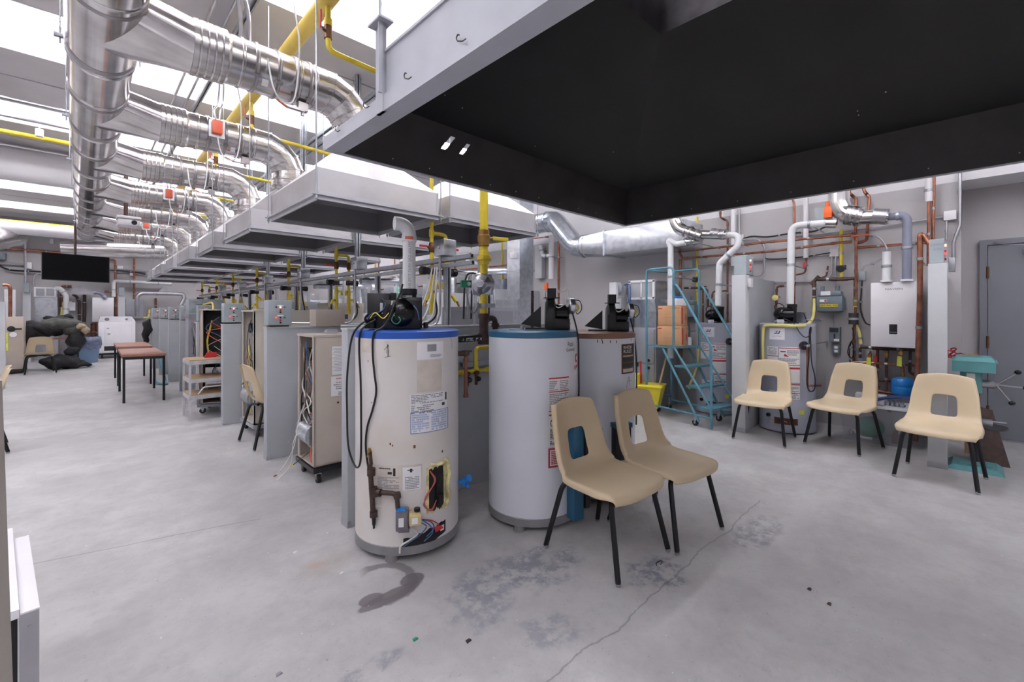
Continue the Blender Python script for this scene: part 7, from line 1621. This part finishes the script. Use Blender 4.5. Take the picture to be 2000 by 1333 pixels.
blobm('coat', 'dark blue-black coat on the very top of the heap', 'coat', [(-.42, 15.05, 1.16, .25, .2, .08), (-.25, 15.0, 1.2, .1, .08, .07)], 'coat', 7)
# backpack hanging on the far partition, teal dolly below
blobm('backpack', 'dark backpack hanging on the far partition end right of the dryer', 'bag', [(1.10, 13.36, .95, .09, .12, .22), (1.06, 13.33, .76, .06, .06, .16)], 'coat', 8)
pipe('teal_trolley', 'teal metal trolley frame on the floor beyond the tables', 'trolley', [(1.0, 11.0, .55), (.98, 10.6, .021), (1.0, 10.2, .021), (1.1, 10.0, .021), (1.12, 10.4, .021), (1.05, 10.8, .5)], .02, 'teal', bend=.05)
# ------------------------------------------------------------------ open steel cabinet at the left edge of the foreground
t = thing('open_appliance', 'open white metal appliance casing with black inside at the bottom left corner', 'appliance', (-.55, 1.35, 0))
zt = .55
N0 = Vector((-.078, 1.65, 0)); fd = Vector((-.092, .996, 0)).normalized(); nn = Vector((-fd.y, fd.x, 0)); Lc = .565; th = .033; Wc = .42
def q_(s, w2, z): return N0 + fd * s + nn * w2 + Vector((0, 0, z))
def slab(s0, s1, w0, w1, z0, z1):
    b = B(); b.hexa([q_(s0, w0, z0), q_(s1, w0, z0), q_(s1, w1, z0), q_(s0, w1, z0)], [q_(s0, w0, z1), q_(s1, w0, z1), q_(s1, w1, z1), q_(s0, w1, z1)]); return b
slab(0, Lc, 0, th, .0, zt - .004).make('side_panel', 'metal', t, world=True)
slab(0, Lc, -.001, th, zt - .004, zt).make('top_flange', 'white', t, world=True)
slab(0, Lc + .08, th + .001, Wc, zt - .01, zt + .012).make('top_panel', 'white', t, world=True)
slab(.004, Lc + .07, th + .002, Wc - .01, .0, zt - .011).make('black_interior', 'black_in', t, world=True)
slab(0, .012, th + .0005, th + .004, 0, zt - .012).make('inner_edge', 'alu', t, world=True)
for z in (zt - .04, .3): b = B(); b.cyl(q_(-.003, th * .5, z), q_(.002, th * .5, z), .004, n=10); b.make('screw', 'metal', t, world=True)
M['iron2'] = mat('warm_grey_post', '8c8680', 0.5, 0.3, var=0.06)
# grey post at the picture's left edge
ru = Vector((RX, RY, 0)); fw = Vector((FX, FY, 0)) * .05; e0 = Vector((FX, FY, 0)) * .62
e1 = e0 + ru * -.670; e2 = e0 + ru * -.713; e2.z = 1.205
b = B()
fw = Vector((e2.x, e2.y, 0)).normalized() * .03
b.hexa([e1 - ru * .07, e1, e1 + fw, e1 + fw - ru * .07], [e2 - ru * .07, e2, e2 + fw, e2 + fw - ru * .07]); tag(b.make('metal_post', 'iron2'), 'grey metal post at the extreme left edge in front of the camera', 'post')
# small litter on the floor
for i, (u, v, m, l) in enumerate(((811, 1250, 'green', 'small green scrap on the floor in the foreground'), (915, 1253, 'ink', 'small dark chip on the floor right of the green scrap'), (1581, 1152, 'ink', 'dark pebble of debris on the floor at right'), (1620, 1181, 'iron', 'rust-brown speck of debris on the floor at right'), (545, 1318, 'inkg', 'grey flake on the floor near the bottom edge'), (577, 1080, 'paper', 'white paint fleck on the floor left of the tank'), (668, 1121, 'paper', 'white paint fleck on the floor near the damp ring'))):
    p = atz(u, v); b = B(); b.hexa([p + Vector((-.012, -.008, 0)), p + Vector((.012, -.006, 0)), p + Vector((.010, .008, 0)), p + Vector((-.008, .01, 0))], [p + Vector((-.010, -.006, .004)), p + Vector((.009, -.004, .006)), p + Vector((.006, .006, .005)), p + Vector((-.006, .008, .003))]); tag(b.make('debris', m), l, 'debris')
p = atz(1288, 1102); pipe('wire_scrap', 'bent black wire scrap on the floor right of the front chair', 'wire', [p + Vector(q) for q in ((-.03, .0, .003), (-.01, .012, .003), (.02, .01, .003), (.028, -.002, .003), (.0, -.008, .003), (-.01, -.01, .003))], .002, 'blk', smooth=True, n=5)
# ------------------------------------------------------------------ far stretch of the right wall, seen between the gas drops
rnd = random.Random(21)
OR2 = ['first', 'second', 'third', 'fourth', 'fifth', 'sixth', 'seventh', 'eighth', 'ninth', 'tenth', 'eleventh', 'twelfth']
for k, y in enumerate((7.5, 9.25, 11.0, 12.75, 14.5)):
    t = thing('stall_partition', 'pale partition on the far right wall beyond the duct column, %s one' % OR2[k], 'partition', (5.75, y, 0), 0, 'far partitions along the right wall')
    b = B(); b.box2((5.2, y - .07, 0), (WX - .01, y + .07, 1.72), bev=.006); b.make('panel', 'partp', t, world=True)
    t = thing('control_box', 'grey control box on the far right wall partitions, %s one beyond the duct column' % OR2[k], 'control box', (5.3, y, 1.722), 0, 'far control boxes of the right wall')
    b = B(); b.box2((5.2, y - .07, 1.722), (5.42, y + .07, 1.93), bev=.005); e = b.make('enclosure', 'box', t, world=True)
    for z in (1.88, 1.78): b = B(); b.cyl((5.26, y - .07, z), (5.26, y - .08, z), .012, n=8); b.make('lamp', 'led_g' if k % 2 else 'led_r', e, world=True)
for k, y in enumerate((6.5, 8.3, 10.1, 11.9)):
    t = thing('furnace', 'pale furnace against the far right wall, %s one beyond the duct column' % OR2[k], 'furnace', (5.75, y, 0), 0, 'furnaces along the far right wall')
    b = B(); b.box2((5.45, y - .28, 0), (6.15, y + .28, 1.25), bev=.008); b.make('cabinet', ('cream', 'fgrey')[k % 2], t, world=True)
    b = B(); b.box2((5.5, y - .24, 1.25), (6.1, y + .24, 1.95)); b.make('plenum', 'galv', t, world=True)
    b = B(); b.box2((5.44, y - .24, .65), (5.45, y + .24, 1.2)); b.make('front_panel', 'fgrey', t, world=True)
    b = B(); b.box2((5.485, y - .12, 1.5), (5.5, y + .12, 1.62)); b.make('grille', 'white', t, world=True)
for k in range(8):
    y = 6.15 + k * .93
    b = None
    if k % 2: pipe('vent_pipe', 'white plastic riser on the far right wall, %s one beyond the duct column' % OR2[k // 2], 'pipe', [(6.15, y, .9), (6.15, y, 2.3), (5.8, y + .3, 2.4)], .04, 'pvc', bend=.1, n=14, group='white risers of the far right wall')
    else: pipe('foil_pipe', 'foil-wrapped pipe across the far right wall, %s one beyond the duct column' % OR2[k // 2], 'pipe', [(5.95, y, 1.3), (5.95, y, 2.12), (5.95, y + .9, 2.16)], .075, 'galv', bend=.12, n=16, group='foil pipes of the far right wall')
    pipe('copper_pipe', 'copper drop on the far right wall, %s one beyond the duct column' % OR2[k], 'pipe', [(6.282, y + .4, .8), (6.282, y + .4, 2.9)], .017, 'copper', group='copper drops of the far right wall')
    if k % 2 == 0: pipe('gas_pipe', 'thin yellow gas drop on the far right wall, %s one beyond the duct column' % OR2[k // 2], 'gas pipe', [(6.283, y + .62, 1.0), (6.283, y + .62, 3.0)], .016, 'yellow', group='yellow drops of the far right wall')
pipe('copper_pipe', 'long upper copper line along the far right wall', 'pipe', [(6.2, 5.95, 2.28), (6.2, 14.8, 2.28)], .018, 'copper')
pipe('copper_pipe', 'long lower copper line along the far right wall', 'pipe', [(6.18, 5.95, 1.98), (6.18, 14.8, 1.98)], .018, 'copper_d')
# cables and brackets behind the first gas drops
for i, (x, y, l) in enumerate(((2.5, 2.95, 'left'), (2.56, 2.98, 'middle'), (2.62, 3.0, 'right'))):
    pipe('hanging_cable', 'dark cable loop hanging right of the big regulator, %s strand' % l, 'cable', [(x, y, 1.22), (x, y, 1.5), (x - .03, y, 1.60), (x - .12, y - .02, 1.64), (x - .2, y - .02, 1.58), (x - .22, y - .02, 1.25)], .008, 'blk' if i != 1 else 'metal', smooth=True, n=6)
for i, (x, y) in enumerate(((2.05, 3.05), (2.0, 3.08), (1.94, 3.12))):
    pipe('flexible_cable', 'white armoured cable curling under the first gas drop, %s strand' % ('right', 'middle', 'left')[i], 'cable', [(2.1, y, 1.68), (2.08 - i * .02, y, 1.45), (x, y + .0, 1.28), (x - .1, y, 1.22), (x - .25, y, 1.215)], .007, 'wire_w', smooth=True, n=6)
b = B(); b.box((2.62, 4.36, 1.346), (.22, .2, .34), bev=.005); t = tag(b.make('control_cabinet', 'box'), 'small grey cabinet with yellow round sticker behind the first gas drop', 'cabinet')
b = B(); b.cyl((2.62, 4.26, 1.40), (2.62, 4.253, 1.40), .025, n=16); b.make('round_sticker', 'lime', t, world=True)
for k, y in enumerate(YP[1:4]):
    b = B(); b.box((1.72, y, 1.255), (.28, .16, .16), bev=.004); tag(b.make('tan_box', 'tan'), 'tan metal box standing on top of the left partitions, %s one from the tanks' % OR2[k], 'box')
pipe('yellow_cable', 'yellow cable hanging from the third control box past the open furnace', 'cable', [(1.22, 7.45, 1.42), (1.28, 7.2, 1.43), (1.24, 7.0, 1.2), (1.18, 6.95, .95), (1.2, 6.98, .75)], .012, 'wire_y', smooth=True, n=6)
b = B(); b.prism([(1.14, 6.72, .80), (1.10, 6.72, .72), (1.16, 6.72, .66), (1.24, 6.72, .70), (1.24, 6.72, .80)], (0, .03, 0)); tag(b.make('red_scoop', 'red'), 'bright red scoop on the shelf behind the step stand', 'scoop')
